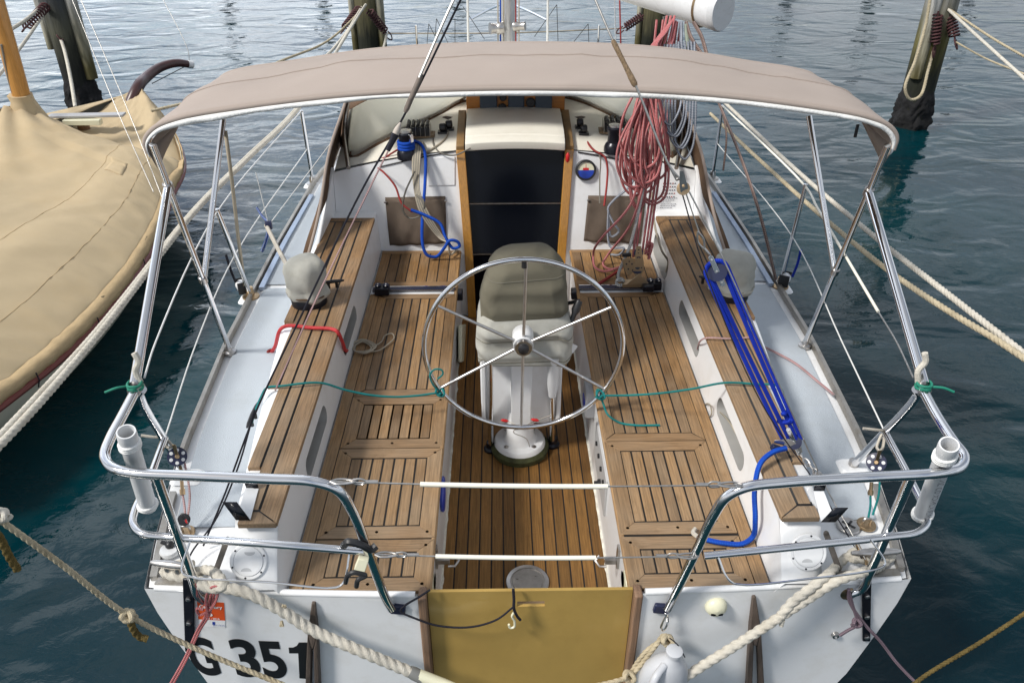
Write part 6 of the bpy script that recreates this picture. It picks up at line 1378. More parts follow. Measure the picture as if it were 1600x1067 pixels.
# ---- port side lines on the bulkhead
hank = thing("rope_coil", at(656, 240, y=4.55), "grey rope ends bunched below the port cabin winch", "rope")
for k in range(7):
    dx = (k-3)*1.9; mb = MB(); mb.tube(px([(655+dx*1.8, 215+k, 'y', 4.9), (652+dx, 232, 'y', 4.58), (650+dx*.9, 262, 'y', 4.50), (652+dx*.6, 300, 'y', 4.42), (662+dx, 330, 'y', 4.36), (690+dx*.6, 372, 'y', 4.34), (700+dx*.4, 378+k*.6, 'y', 4.30)]), .0055, 8, 8); mb.build("rope_strand", LINEG if k % 2 else LINEC, hank, ang=80)
for k in range(2):
    mb = MB(); mb.tube(px([(648, 268, 'y', 4.46), (632, 305, 'y', 4.38), (630, 330, 'y', 4.36), (640, 341, 'y', 4.355), (658, 336, 'y', 4.36), (662, 318-k*4, 'y', 4.37), (650, 305, 'y', 4.40)]), .005, 8, 8); mb.build("rope_strand", LINEG, hank, ang=80)
mb = MB(); mb.tube(px([(700, 378, 'y', 4.30), (704, 398, 'z', .985), (712, 392, 'z', .98), (726, 410, 'x', -.335), (738, 436, 'x', -.30), (742, 470, 'x', -.30)]), .006, 8, 8); mb.build("rope_strand", LINEC, hank, ang=80)
blue = px([(634, 232, 'y', 4.60), (645, 222, 'y', 4.66), (658, 226, 'y', 4.60), (664, 240, 'y', 4.56), (664, 290, 'y', 4.44), (660, 340, 'y', 4.36), (661, 385, 'y', 4.30), (668, 399, 'z', 1.0), (682, 401, 'z', .985), (694, 388, 'y', 4.28), (703, 376, 'y', 4.28), (715, 378, 'y', 4.29), (718, 385, 'y', 4.29), (708, 388, 'y', 4.285), (696, 370, 'y', 4.30), (688, 350, 'y', 4.34), (668, 338, 'y', 4.35), (642, 328, 'y', 4.355)])
cord("blue_halyard", blue, .0092, LINEB, "bright blue rope from the port cabin winch, looped below the canvas pocket", "rope", n=10)
for k in range(3):
    mb = MB(); mb.ring([cwl+V((.044*math.cos(t), .044*math.sin(t), .062+.018*k)) for t in [2*math.pi*i/26 for i in range(26)]], .0092, 8, closed=True); o = mb.build("rope_turn", LINEB); tag(o, "blue rope turns wrapped round the port cabin winch", "rope", "blue turns on the winch")
cord("red_line", px([(625, 232, 'y', 4.62), (602, 246, 'y', 4.62), (590, 252, 'y', 4.62), (589, 260, 'y', 4.60), (600, 270, 'y', 4.52), (618, 292, 'y', 4.42), (628, 318, 'y', 4.37), (645, 332, 'y', 4.36)]), .0058, LINERD, "dark red line running from the port winch into the canvas pocket", "rope")
cord("organiser_line", px([(700, 190, 'y', 4.95), (697, 215, 'y', 4.75), (668, 238, 'y', 4.60), (655, 246, 'y', 4.57)]), .006, LINEC, "cream line led aft over the port cabin top", "rope")
cord("grey_cord", px([(680, 205, 'y', 4.9), (678, 228, 'y', 4.66), (690, 240, 'y', 4.58), (710, 243, 'y', 4.56), (735, 232, 'y', 4.53)]), .0045, LINEG, "grey cord curving from the port clutches to the sliding hatch", "rope")
# padlock flag, red tag on the hatch corner
mb = MB(); p = at(887, 247, y=4.49); mb.lathe([(.004, .03), (.012, .018), (.013, -.015), (.004, -.028)], p, n=12); o = mb.build("red_tag", REDP); tag(o, "little red tag hanging at the starboard corner of the sliding hatch", "tag")
# ---- cockpit bits
hp = px([(424, 551, 'z', 1.00), (430, 541, 'z', 1.06), (440, 513, 'z', 1.205), (450, 509, 'z', 1.215), (485, 512, 'z', 1.215), (518, 514, 'z', 1.215), (527, 518, 'z', 1.212), (534, 532, 'x', -.822), (540, 548, 'x', -.83), (546, 540, 'x', -.85)])
cord("safety_strop", hp, .0085, M("red webbing rope", (.50, .025, .03), .5, var=.15, vs=60, bump=.5, bs=200), "red rope strop bent round the port coaming beside the winch cover", "strop", n=10)
mb = MB(); kn = hp[0]; mb.tube([kn+V((.012*math.cos(t*2.2), .012*math.sin(t*3), .012*math.sin(t*1.3))) for t in [i*.5 for i in range(10)]], .007, 8, 4); o = mb.build("rope_knot", LINERD); tag(o, "red knot ending the strop on the port side deck", "knot")
rnd = random.Random(5); P = []
for k in range(5):
    P += px([(551+rnd.uniform(-3, 3), 541+rnd.uniform(-3, 3), 'z', .972), (566, 534-k, 'z', .974), (580+k*2, 541+rnd.uniform(-2, 3), 'z', .972), (572, 550+rnd.uniform(-2, 2), 'z', .974), (557, 549, 'z', .973)])
P += px([(590, 548, 'z', .970), (606, 538, 'z', .970), (616, 528, 'z', .970), (612, 521, 'z', .970), (602, 524, 'z', .970), (596, 534, 'z', .971), (585, 541, 'z', .971)])
cord("thin_line_coil", P, .0034, LINEC, "small tangle of thin cream line on the port seat below the strop", "rope", n=6)
wl_, wr_ = at(688, 613, y=2.79), at(938, 618, y=2.79)
cord("wheel_lashing", px([(394, 660, 'z', 1.15), (399, 642, 'z', 1.17), (408, 620, 'z', 1.20), (417, 606, 'z', 1.212), (440, 603, 'z', 1.214), (500, 598, 'z', 1.214)])+[at(500, 598, z=1.214).lerp(wl_, t)-V((0, 0, .045*math.sin(math.pi*t))) for t in (.2, .4, .6, .8, 1)], .0046, LINET, "teal line lashing the wheel to the port jam cleat", "rope")
cord("wheel_lashing", [wr_+(at(1132, 598, z=1.214)-wr_)*t-V((0, 0, .02*math.sin(math.pi*t))) for t in (0, .25, .5, .75, 1)]+px([(1180, 600, 'z', 1.214), (1215, 603, 'z', 1.21), (1230, 640, 'z', 1.06)]), .0046, LINET, "teal line lashing the wheel to the starboard coaming", "rope")
cord("lashing_tail", [wr_]+px([(943, 632, 'y', 2.78), (950, 648, 'z', 1.0), (968, 660, 'z', .968), (992, 664, 'z', .966), (1031, 664, 'z', .966)]), .0046, LINET, "loose teal tail lying on the starboard seat", "rope")
cord("lashing_tail", [wl_]+px([(676, 600, 'y', 2.78), (672, 585, 'y', 2.78), (680, 577, 'y', 2.78), (690, 578, 'y', 2.78), (692, 584, 'y', 2.78), (684, 592, 'y', 2.78)]), .0040, LINET, "curled teal end standing up at the port rim of the wheel", "rope")
for c, s_ in ((wl_, "port"), (wr_, "starboard")):
    mb = MB(); mb.tube([c+V((.018*math.cos(t*2.3), .018*math.sin(t*3.1), .020*math.sin(t*1.7))) for t in [i*.45 for i in range(18)]], .0046, 8, 4); o = mb.build("lashing_knot", LINET); tag(o, "teal knot on the %s side of the wheel rim" % s_, "knot")
cord("seat_cord", px([(1098, 640, 'x', .83), (1101, 632, 'x', .82), (1110, 634, 'x', .81), (1112, 645, 'x', .815), (1103, 650, 'x', .82), (1100, 640, 'x', .825), (1122, 642, 'x', .84), (1140, 660, 'x', .86), (1150, 678, 'x', .87)]), .003, LINEC, "thin cream loop hanging out of the after starboard locker", "cord")
cord("cross_line", px([(1088, 548, 'x', .86), (1104, 528, 'z', 1.212), (1140, 529, 'z', 1.212), (1175, 527, 'z', 1.21)]), .004, LINEP, "pink flecked cord over the starboard capping ahead of the tackle", "cord")
cord("deck_line", px([(1190, 540, 'z', 1.06), (1202, 546, 'z', 1.03), (1240, 566, 'z', 1.02), (1280, 598, 'z', 1.02), (1302, 616, 'z', 1.04)]), .0062, LINEP, "pink flecked rope crossing the starboard side deck to the toe rail", "rope")
cord("guard_lashing", px([(767, 664, 'y', 2.95), (790, 658, 'y', 2.9), (815, 666, 'y', 2.8), (835, 658, 'y', 2.9), (862, 648, 'y', 2.95)]), .0022, LINEW, "thin white cord tied between the pedestal guard tubes", "cord")
for x, y, s_ in ((789, 657, "port"), (836, 656, "starboard")):
    mb = MB(); mb.lathe([(.002, -.02), (.007, -.010), (.0075, .008), (.003, .018)], at(x, y, y=2.89), (1, 0, -.25), 10); o = mb.build("red_toggle", REDP); tag(o, "red toggle on the %s half of the pedestal cord" % s_, "toggle")
cord("cord_end", px([(812, 664, 'y', 2.8), (803, 676, 'y', 2.9), (822, 685, 'y', 2.95), (828, 698, 'y', 2.98)]), .002, LINEW, "loose white cord end over the pedestal foot", "cord")
mb = MB(); q = [at(x, y, x=-.334) for x, y in ((716, 508), (731, 505), (731, 562), (716, 566))]; mb.prism(q, (.022, 0, 0)); o = mb.build("rubbing_pad", IVORY, yacht, bevel=.008)
# ---- clip and tag on the rail, cord and hook across the amber panel
clip = thing("rail_clip", at(565, 860, y=1.74), "black plastic clip with a white tag on the port inner rail post", "clip")
mb = MB(); mb.tube(px([(537, 852, 'y', 1.72), (545, 846, 'y', 1.71), (565, 851, 'y', 1.71), (580, 858, 'y', 1.72), (588, 852, 'y', 1.73)]), .012, 8, 5); mb.build("clip_body", BLACK, clip)
mb = MB(); q = px([(560, 873, 'y', 1.715), (576, 876, 'y', 1.715), (570, 894, 'y', 1.70), (553, 890, 'y', 1.70)]); mb.prism(q, (0, .02, 0)); mb.build("white_tag", IVORY, clip, bevel=.002)
mb = MB(); mb.tube(px([(540, 910, 'y', 1.70), (544, 898, 'y', 1.70), (553, 894, 'y', 1.70), (568, 897, 'y', 1.70), (571, 899, 'y', 1.70), (560, 905, 'y', 1.69), (557, 916, 'y', 1.69)]), .008, 8, 5); mb.build("clip_jaw", BLACK, clip)
cord("panel_cord", px([(672, 921, 'y', 1.79), (655, 932, 'y', 1.77), (632, 946, 'y', 1.765), (626, 954, 'y', 1.76), (650, 966, 'y', 1.755), (685, 977, 'y', 1.755), (735, 979, 'y', 1.755), (775, 968, 'y', 1.765), (803, 947, 'y', 1.775)]), .0036, LINED, "black cord sagging across the amber panel from the port rail foot", "cord")
cord("panel_cord", px([(802, 920, 'y', 1.79), (803, 936, 'y', 1.78), (803, 950, 'y', 1.77), (808, 962, 'y', 1.77), (813, 968, 'y', 1.77)]), .005, LINED, "short black cord hanging over the middle of the amber panel", "cord")
mb = MB(); mb.tube(px([(803, 956, 'y', 1.77), (800, 962, 'y', 1.768), (804, 970, 'y', 1.768), (803, 979, 'y', 1.768), (797, 980, 'y', 1.768), (795, 975, 'y', 1.768)]), .0042, 8, 5); o = mb.build("hook", IVORY); tag(o, "cream hook hanging on the amber transom panel", "hook")
# ---- jug, snap hook and its rope
jug = thing("jug", tr_pt(1030, 1067, .12), "translucent white plastic jug hanging at the starboard half of the transom", "jug")
jc = at(1036, 1062, y=1.68); JUGM = M("milky plastic", (.76, .78, .82), .4, var=.03, vs=4, trans=.35)
def jring(cx_, cz, w_, d_, n=28): return [jc+V((cx_+w_*math.cos(2*math.pi*k/n)*(1 if True else 1), d_*math.sin(2*math.pi*k/n), cz)) for k in range(n)]
mb = MB(); mb.loft([jring(0, -.22, .078, .05), jring(0, -.10, .085, .055), jring(0, .02, .084, .055), jring(.002, .07, .074, .05), jring(.012, .105, .050, .038), jring(.02, .125, .027, .026), jring(.022, .14, .024, .024), jring(.022, .143, .028, .028), jring(.022, .158, .028, .028), jring(.022, .162, .020, .02)]); mb.build("jug_body", JUGM, jug)
mb = MB(); mb.tube([jc+V((-.01, -.02, .11)), jc+V((-.045, -.055, .09)), jc+V((-.05, -.065, .03)), jc+V((-.03, -.055, -.02))], .014, 10); mb.build("jug_handle", JUGM, jug)
mb = MB(); p = at(1041, 962, y=1.76); mb.tube([p, p+V((-.008, -.004, -.02)), p+V((-.014, -.008, -.05)), p+V((-.006, -.008, -.062)), p+V((.006, -.006, -.03)), p+V((.004, 0, -.004))], .004, 8, 5); mb.bar(p+V((0, 0, .015)), p, .006, 8); o = mb.build("snap_hook", STEEL); tag(o, "steel snap hook below the starboard rail foot", "snap hook")
laid("jug_rope", px([(1047, 1000, 'y', 1.74), (1036, 993, 'y', 1.745), (1028, 1003, 'y', 1.74), (1012, 1024, 'y', 1.73), (996, 1044, 'y', 1.72), (984, 1056, 'y', 1.71), (960, 1064, 'y', 1.70), (925, 1072, 'y', 1.69)]), .0085, ROPEY, "tan rope from the snap hook across the amber panel's corner", "rope")
laid("jug_rope", px([(1040, 994, 'y', 1.74), (1032, 1000, 'y', 1.75), (1010, 1016, 'y', 1.74), (990, 1043, 'y', 1.73), (984, 1056, 'y', 1.72)]), .0075, ROPEY, "second tan strand doubling the rope below the snap hook", "rope")
for c, s_ in ((at(1043, 1002, y=1.73), "under the snap hook"), (at(983, 1058, y=1.70), "at the amber panel's lower corner")):
    mb = MB(); mb.tube([c+V((.017*math.cos(t*2.3), .012*math.sin(t*3.1), .018*math.sin(t*1.7))) for t in [i*.45 for i in range(16)]], .008, 8, 4); o = mb.build("rope_knot", ROPEY); tag(o, "tan rope knot " + s_, "knot")
cord("zip_tie", px([(1046, 996, 'y', 1.73), (1058, 1006, 'y', 1.70), (1070, 1026, 'y', 1.69)]), .002, LINED, "thin black tie end curving over the jug", "tie")
# ---- mooring lines
laid("stern_line", px([(300, 882, 'z', 1.03), (268, 885, 'z', 1.01), (258, 893, 'z', .995), (275, 900, 'z', .99), (300, 905, 'z', .985), (325, 912, 'y', 1.80), (350, 917, 'y', 1.77), (390, 927, 'y', 1.755), (440, 953, 'y', 1.745), (487, 983, 'y', 1.73), (560, 1015, 'y', 1.70), (610, 1036, 'y', 1.69), (655, 1055, 'y', 1.68)]), .0185, ROPEW, "thick white laid rope from the port cleat down across the transom", "rope", twist=10)
laid("stern_line_eye", px([(305, 893, 'z', 1.0), (322, 890, 'z', 1.0), (342, 900, 'y', 1.80), (350, 914, 'y', 1.765), (335, 919, 'y', 1.77), (312, 913, 'y', 1.79)]), .0165, ROPEW, "short spliced eye of thick white rope at the port cleat", "rope", twist=10)
for x, y in ((446, 948), (440, 970)):
    c = at(x, y, y=1.735); mb = MB(); 
    for k in range(7): mb.ring([c+V((0, 0, 0)), c+V((.006*math.cos(k), -.008, (.016 if y < 960 else -.014)+.004*math.sin(k*2)))], [.005, .003], 5)
    o = mb.build("rope_whisker", ROPEY); tag(o, "frayed tuft standing %s the thick port stern line" % ("above" if y < 960 else "below"), "rope tuft")
a, b_ = at(640, 1048, y=1.684), at(664, 1060, y=1.676); mb = MB(); mb.ring([a, a.lerp(b_, .3), b_], [.0195, .022, .0215], 16); o = mb.build("tape_binding", M("grey tape", (.20, .20, .19), .5)); tag(o, "grey tape binding where the stern line enters its hose", "tape")
mb = MB(); mb.tube(px([(654, 1054, 'y', 1.68), (700, 1072, 'y', 1.66), (760, 1100, 'y', 1.6)]), .021, 16); o = mb.build("chafe_hose", IVORY); tag(o, "cream hose over the thick port stern line at the picture's foot", "hose")
laid("stern_line", px([(1330, 872, 'z', 1.02), (1375, 874, 'z', 1.0), (1392, 868, 'z', 1.0), (1380, 880, 'z', .985), (1350, 893, 'y', 1.80), (1310, 906, 'y', 1.775), (1262, 935, 'y', 1.755), (1220, 962, 'y', 1.74), (1160, 1001, 'y', 1.72), (1100, 1038, 'y', 1.69), (1045, 1073, 'y', 1.66)]), .0165, ROPEW, "thick white laid rope from the starboard cleat slanting down the transom", "rope", twist=10.5)
laid("stern_line_eye", px([(1340, 858, 'z', 1.04), (1318, 874, 'z', 1.0), (1296, 895, 'y', 1.80), (1268, 917, 'y', 1.765), (1238, 940, 'y', 1.75), (1220, 960, 'y', 1.735)]), .0155, ROPEW, "spliced part lying alongside the thick starboard stern line", "rope", twist=10.5)
c = at(1222, 968, y=1.735); mb = MB(); mb.ring([c, c+V((0, -.004, -.024))], [.010, .008], 8); o = mb.build("rope_whisker", ROPEW); tag(o, "cut rope end sticking out below the starboard splice", "rope tuft")
laid("slack_line", px([(-60, 770, 'y', 1.55), (0, 812, 'y', 1.58), (100, 884, 'y', 1.62), (196, 958, 'y', 1.66), (300, 1010, 'y', 1.68), (400, 1052, 'y', 1.68), (450, 1072, 'y', 1.67)]), .0085, ROPEY, "thin tan line running over the water and across the letters on the transom", "rope", twist=16)
c = at(201, 963, y=1.655); mb = MB(); mb.tube([c+V((.015*math.cos(t*2.3), .013*math.sin(t*3.1), .014*math.sin(t*1.7))) for t in [i*.45 for i in range(16)]], .0085, 8, 4); o = mb.build("rope_knot", ROPEY); tag(o, "pale knot on the thin tan line over the dark water", "knot")
laid("weedy_tail", px([(203, 966, 'y', 1.65), (208, 982, 'y', 1.65), (218, 994, 'y', 1.65), (231, 998, 'y', 1.65)]), .011, ROPEG, "weedy brown rope end dangling from the knot over the water", "rope", twist=14)
laid("weedy_tail", px([(-20, 815, 'y', 1.6), (0, 840, 'y', 1.6), (14, 868, 'y', 1.6), (28, 890, 'y', 1.6)]), .011, ROPEG, "weedy brown rope end at the picture's left edge", "rope", twist=14)
c = at(3, 806, y=1.575); mb = MB(); mb.tube([c+V((.014*math.cos(t*2.3), .012*math.sin(t*3.1), .012*math.sin(t*1.7))) for t in [i*.45 for i in range(16)]], .0075, 8, 4); o = mb.build("rope_knot", ROPEW); tag(o, "white knot at the picture's left edge on the thin tan line", "knot")
for dx, lab in ((0, "red flecked cord from the port rail foot, outer strand"), (5, "red flecked cord from the port rail foot, inner strand")):
    cord("red_lanyard", px([(330+dx, 928, 'y', 1.79), (322+dx, 960, 'y', 1.775), (308+dx*.8, 985, 'y', 1.77), (290+dx*.8, 1025, 'y', 1.74), (262+dx, 1075, 'y', 1.70)]), .0042, LINEP if False else LINER, lab, "cord")
mb = MB(); mb.tube(px([(325, 962, 'y', 1.77), (322, 935, 'y', 1.775), (330, 918, 'y', 1.765), (338, 916, 'y', 1.76), (340, 930, 'y', 1.775), (330, 950, 'y', 1.775), (312, 960, 'y', 1.775), (308, 950, 'y', 1.775), (318, 952, 'y', 1.77)]), .0045, 8, 6); o = mb.build("cord_loop", LINER); tag(o, "red cord loop and knot round the port stern line over the orange sticker", "cord")
cord("purple_cord", px([(1326, 920, 'y', 1.79), (1326, 935, 'y', 1.79), (1334, 952, 'y', 1.785), (1352, 976, 'y', 1.775), (1376, 1002, 'y', 1.765), (1402, 1036, 'y', 1.74), (1440, 1075, 'y', 1.70)]), .0058, LINEPU, "purple grey cord from the starboard rail foot down past the hull", "cord")
cord("purple_cord", px([(1326, 922, 'y', 1.79), (1332, 945, 'y', 1.785), (1338, 965, 'y', 1.78), (1338, 976, 'y', 1.775), (1325, 984, 'y', 1.775), (1312, 992, 'y', 1.775)]), .0055, LINEPU, "short knotted purple grey cord end on the white transom", "cord")
c = at(1338, 974, y=1.77); mb = MB(); mb.tube([c+V((.013*math.cos(t*2.3), .008*math.sin(t*3.1), .015*math.sin(t*1.7))) for t in [i*.45 for i in range(16)]], .0055, 8, 4); o = mb.build("rope_knot", LINEPU); tag(o, "purple grey knot on the starboard side of the transom", "knot")
mb = MB(); c = tr_pt(1304, 990); mb.lathe([(.014, 0), (.012, .012), (.006, .014), (0, .008)], c, (0, -1, 0), 16); mb.build("drain_spigot", STEELD, yacht)
laid("harbour_line", px([(1400, 1090, 'y', 1.6), (1450, 1052, 'y', 1.7), (1530, 1004, 'y', 1.8), (1620, 945, 'y', 1.9)]), .0072, ROPEG, "thin weedy brown line over the water at the lower right", "rope", twist=18)
for off, lab in ((0, "thick white mooring rope along the port side, upper of the pair"), (1, "thick white mooring rope along the port side, lower of the pair")):
    P = px([(571-off*6, 8+off*4, 'y', 11.9), (462+off*3, 172, 'y', 6.0), (382+off*4, 250, 'y', 4.75), (300+off*3, 333, 'y', 3.88), (150+off*6, 520, 'y', 2.75), (0+off*12, 683, 'y', 2.02), (-80, 770, 'y', 1.75)])
    laid("mooring_line", P, .0140, ROPEW, lab, "rope", "mooring ropes", twist=12, n=18)
P = px([(1085, 118, 'x', 1.70), (1140, 168, 'x', 1.72), (1245, 267, 'x', 1.72), (1375, 377, 'x', 1.72), (1480, 459, 'x', 1.72), (1575, 533, 'x', 1.72), (1660, 600, 'x', 1.72)])
laid("mooring_line", P, .0125, ROPEW, "thick white mooring rope along the starboard side, upper of the pair", "rope", "mooring ropes", twist=13, n=18)
P = px([(1110, 178, 'x', 1.62), (1150, 216, 'x', 1.62), (1205, 267, 'x', 1.62), (1290, 343, 'x', 1.62), (1387, 422, 'x', 1.64), (1480, 485, 'x', 1.66), (1560, 533, 'x', 1.68), (1660, 600, 'x', 1.70)])
laid("mooring_line", P, .0120, ROPEY, "weathered tan mooring rope along the starboard side, lower of the pair", "rope", "mooring ropes", twist=13, n=18)
cord("jib_sheet", px([(1118, 150, 'y', 5.2), (1130, 178, 'y', 4.9), (1165, 267, 'y', 4.2), (1190, 345, 'y', 3.8), (1208, 420, 'z', 1.15), (1212, 436, 'z', 1.06)]), .0085, LINEBR, "brown flecked sheet hanging to the starboard stanchion block", "rope")
cord("jib_sheet", px([(1130, 178, 'y', 4.9), (1135, 215, 'y', 4.75), (1130, 267, 'y', 4.7)]), .006, LINEBR, "short brown flecked sheet end beside the starboard stanchion", "rope")
mb = MB(); P = px([(352, 205, 'y', 3.4), (362, 280, 'y', 3.5), (372, 370, 'y', 3.65), (383, 452, 'z', 1.05)]); w_ = .016; Q = [p+V((-w_/2, 0, 0)) for p in P]; Q2 = [p+V((w_/2, .004, 0)) for p in P]
mb.add(Q+Q2, [(i, i+1, i+5, i+4) for i in range(3)]); o = mb.build("webbing_strap", M("cream webbing", (.50, .43, .32), .8, var=.08), solid=.002); tag(o, "cream webbing strap from the awning frame to the port deck block", "strap")
cord("sheet_lead", px([(416, 352, 'z', 1.30), (430, 380, 'z', 1.28), (447, 412, 'z', 1.27), (458, 432, 'z', 1.25)]), .0115, LINEW, "cream rope from the port side block into the winch cover", "rope", n=10)
c = at(420, 352, z=1.30); mb = MB(); mb.lathe([(.018, -.02), (.026, -.016), (.026, .016), (.018, .02)], c, (1, .3, 0), 20); o = mb.build("hanging_block", NAVY); tag(o, "navy block hanging over the port side deck on a blue lashing", "block")
cord("blue_lashing", [c+V((0, 0, .02))]+px([(410, 338, 'z', 1.34), (401, 324, 'z', 1.38)]), .006, braid("braid blue white", (.02, .08, .36), (.55, .58, .62), 70, .7), "blue flecked lashing above the navy block", "rope")
cord("blue_lashing", px([(420, 362, 'z', 1.25), (416, 376, 'z', 1.16), (410, 392, 'z', 1.05)]), .010, bpy.data.materials["braid blue white"], "blue flecked lashing below the navy block on the toe rail", "rope")
for pts, lab in (([(455, 330, 1.05), (425, 335, 1.3), (400, 270, 1.6)], "thin white cord running up from the navy block"), ([(400, 330, 1.33), (470, 265, 1.45), (520, 220, 1.6)], "thin white cord running forward from the navy block")):
    cord("thin_line", [at(a, b_, z=c_) for a, b_, c_ in pts[-2:]] if False else [c]+[at(pts[2][0], pts[2][1], z=pts[2][2])], .0025, WIREC, lab, "cord", n=5)
cord("block_cord", px([(353, 398, 'z', 1.28), (360, 420, 'z', 1.2), (368, 440, 'z', 1.08)]), .007, LINED, "black cord holding up the port deck block", "cord")
cord("block_cord", px([(1251, 391, 'z', 1.27), (1246, 412, 'z', 1.18), (1238, 432, 'z', 1.08)]), .007, LINENB, "dark blue cord holding up the starboard deck block", "cord")
# rail corner lashings and preventer tackles
for J, s_ in ((JL, "port"), (JR, "starboard")):
    sg = -1 if s_ == "port" else 1; mb = MB(); mb.tube([J+V((.022*math.cos(t*2.6), .024*math.sin(t*2.6), .015+.01*math.sin(t*1.9))) for t in [i*.4 for i in range(22)]]+[J+V((sg*.05, -.02, .02)), J+V((sg*.085, -.03, .01))], .0042, 8, 4); o = mb.build("green_lashing", M("green twine", (.01, .20, .13), .6)); tag(o, "green twine lashing on the %s stern rail joint" % s_, "lashing")
    a, b_ = J+V((-sg*.012, .03, .12)), J+V((-sg*.015, .01, .02)); mb = MB(); mb.tube([a, a.lerp(b_, .3)+V((.008, 0, 0)), a.lerp(b_, .6)-V((.008, 0, 0)), b_], .010, 8, 5); o = mb.build("white_lashing", ROPEW); tag(o, "white cord lashing just above the %s stern rail joint" % s_, "lashing")
for s_, bpx, top, eye, tail in (("port", (277, 713), Lm, pe_l, (236, 682)), ("starboard", (1369, 722), Rm, pe_r, (1347, 668))):
    c = at(*bpx, z=1.22) if s_ == "port" else at(*bpx, z=1.22); nn = (CAM-c).normalized(); t = thing("rail_tackle", c, "small navy ratchet block and red cord tackle under the %s stern rail" % s_, "tackle")
    mb = MB(); mb.lathe([(.014, -.014), (.034, -.012), (.034, .012), (.014, .014), (0, .014)], c, nn, 26); mb.build("block_cheek", NAVY, t)
    mb = MB(); 
    for k in range(6): a = R(60*k+15); e1_ = nn.cross(V((0, 0, 1))).normalized(); e2_ = nn.cross(e1_); mb.lathe([(.0065, .0145), (0, .0150)], c+(e1_*math.cos(a)+e2_*math.sin(a))*.023, nn, 10)
    mb.build("pale_hole", PVC, t)
    mb = MB(); mb.prism([c+nn*.018+V((-.007, 0, .055)), c+nn*.018+V((.007, 0, .055)), c+nn*.018+V((.006, 0, -.06)), c+nn*.018+V((-.006, 0, -.06))], nn*-.004); mb.lathe([(.009, .018), (.007, .024), (0, .024)], c, nn, 14); mb.build("strap", BRASS, t, bevel=.001)
    mb = MB(); mb.tube([c+V((0, 0, .05)), c.lerp(top, .5)+V((.01, 0, 0)), top, c.lerp(top, .5)-V((.012, 0, 0)), c+V((0, 0, .05))], .0055, 8, 5); mb.tube([top, top+V((-.03, -.01, .012)), top+V((-.075 if s_ == "port" else -.085, -.01, .02))], .005, 8, 5); mb.build("tackle_tie", LINEW, t, ang=80)
    mb = MB(); a = c-V((0, 0, .06)); e = eye+V((0, 0, .03)); mb.bar(a, a.lerp(e, .35), .0065, 8); mb.bar(a.lerp(e, .35), a.lerp(e, .45), .010, 8); mb.build("snap_shackle", BRASS, t)
    mb = MB(); mb.tube([a.lerp(e, .42), a.lerp(e, .7)+V((.004, 0, 0)), e], .004, 8, 5); mb.tube([c+V((.02, 0, -.03)), (c+V((.02, 0, -.03))).lerp(e, .5)+V((.018, 0, 0)), e+V((.012, 0, .02))], .004, 8, 5); mb.build("tackle_cord", LINEP if s_ == "port" else LINET, t, ang=80)
    if s_ == "port":
        mb = MB(); q = e+V((.004, 0, .035)); mb.lathe([(.010, -.010), (.022, -.008), (.022, .008), (.010, .010)], q, nn, 20); mb.build("lower_block", BLACK, t); mb = MB(); mb.prism([q+nn*.013+V((-.006, 0, .035)), q+nn*.013+V((.008, 0, .035)), q+nn*.013+V((.014, 0, -.03)), q+nn*.013+V((0, 0, -.035))], nn*-.003); mb.build("cheek_strap", STEEL, t); mb = MB(); mb.box(q+nn*.015+V((.006, 0, -.01)), .006, .002, .018); mb.build("red_mark", REDP, t)
# lines on the piles
def pile_line(P, r, mat, lab, tw=10): laid("pile_line", P, r, mat, lab, "rope", "lines on the piles", twist=tw, n=12)
pile_line(px([(1456, -20, 'y', 9.75), (1446, 40, 'y', 9.7), (1430, 95, 'y', 9.6), (1414, 138, 'y', 9.5), (1422, 156, 'y', 9.5), (1438, 150, 'y', 9.55), (1450, 110, 'y', 9.7), (1458, 80, 'y', 9.8)]), .018, ROPEY, "tan rope looped down the pale starboard pile to its weedy foot")
pile_line(px([(1482, 16, 'y', 9.8), (1530, 60, 'y', 8.6), (1610, 132, 'y', 7.2)]), .016, ROPEW, "white rope leaving the pale starboard pile, nearest the picture's edge")
pile_line(px([(1484, 16, 'y', 9.8), (1550, 60, 'y', 9.2), (1620, 100, 'y', 8.6)]), .013, ROPEY, "tan rope leaving the pale starboard pile above the white one")
pile_line(px([(1493, 66, 'y', 9.7), (1540, 92, 'y', 9.0), (1610, 120, 'y', 8.0)]), .010, ROPEY, "thin slack rope from the hanging spring of the pale pile")
pile_line(px([(94, 58, 'y', 10.6), (100, 76, 'y', 10.4), (110, 120, 'y', 9.6), (118, 168, 'y', 8.8)]), .020, ROPEW, "white rope hanging from the coil spring on the tarred pile")
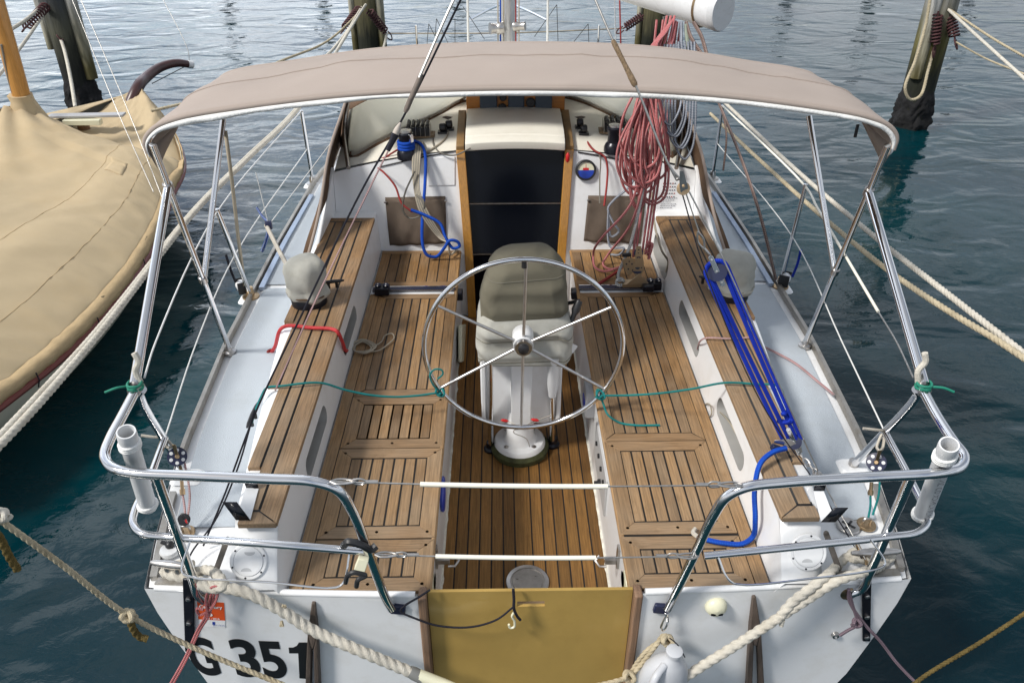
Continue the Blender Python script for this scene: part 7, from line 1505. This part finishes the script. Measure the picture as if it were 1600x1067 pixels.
pile_line(px([(72, 4, 'y', 10.8), (40, 32, 'y', 9.5), (-10, 62, 'y', 8)]), .018, ROPEW, "white rope leading left from the tarred pile, upper line")
pile_line(px([(75, 12, 'y', 10.6), (50, 50, 'y', 9.5), (0, 116, 'y', 7.5), (-30, 150, 'y', 7)]), .016, ROPEW, "white rope leading left from the tarred pile, lower line")
pile_line(px([(572, 8, 'y', 11.9), (520, 78, 'y', 9.5), (493, 100, 'y', 8.5), (440, 140, 'y', 7)]), .016, ROPEW, "white rope from the pile behind the awning's port half")
pile_line(px([(568, 14, 'y', 11.8), (510, 66, 'y', 10), (430, 100, 'y', 8.6), (330, 150, 'y', 7.6), (236, 174, 'y', 7.2)]), .013, ROPEY, "long thin rope from the pile behind the awning to the covered boat")
pile_line(px([(604, 54, 'y', 11.8), (602, 66, 'y', 11.6), (598, 80, 'y', 11.4)]), .018, ROPEW, "short white rope below the spring of the pile behind the awning")
for P, m_, r, lab in (([(1072, 36, 'y', 4.52), (1080, 60, 'y', 4.4), (1096, 85, 'y', 4.3), (1105, 98, 'y', 4.3)], LINEBR, .010, "brown flecked rope hanging from the boom end, outer"), ([(1084, 36, 'y', 4.52), (1096, 58, 'y', 4.4), (1104, 85, 'y', 4.3)], LINEBR, .010, "brown flecked rope hanging from the boom end, inner"),
                      ([(1064, 36, 'y', 4.52), (1064, 66, 'y', 4.4), (1060, 96, 'y', 4.3)], LINEGB, .009, "grey flecked rope hanging from the boom beside the red coil"), ([(1072, 40, 'y', 4.5), (1074, 66, 'y', 4.4), (1078, 92, 'y', 4.3)], braid("braid green grey", (.22, .26, .20), (.34, .38, .32), 80, .5), .011, "grey green rope hanging from the boom end")):
    cord("boom_rope", px(P), r, m_, lab, "rope")
cord("wire_stay", px([(960, 0, 'y', 5.0), (962, 70, 'y', 4.6)]), .004, WIRE, "thin wire beside the bound sleeve over the awning", "wire", n=6)
cord("red_stay", px([(968, -5, 'y', 6.5), (970, 75, 'y', 6.3)]), .006, LINERD, "thin red line dropping behind the awning left of the boom", "rope", n=6)
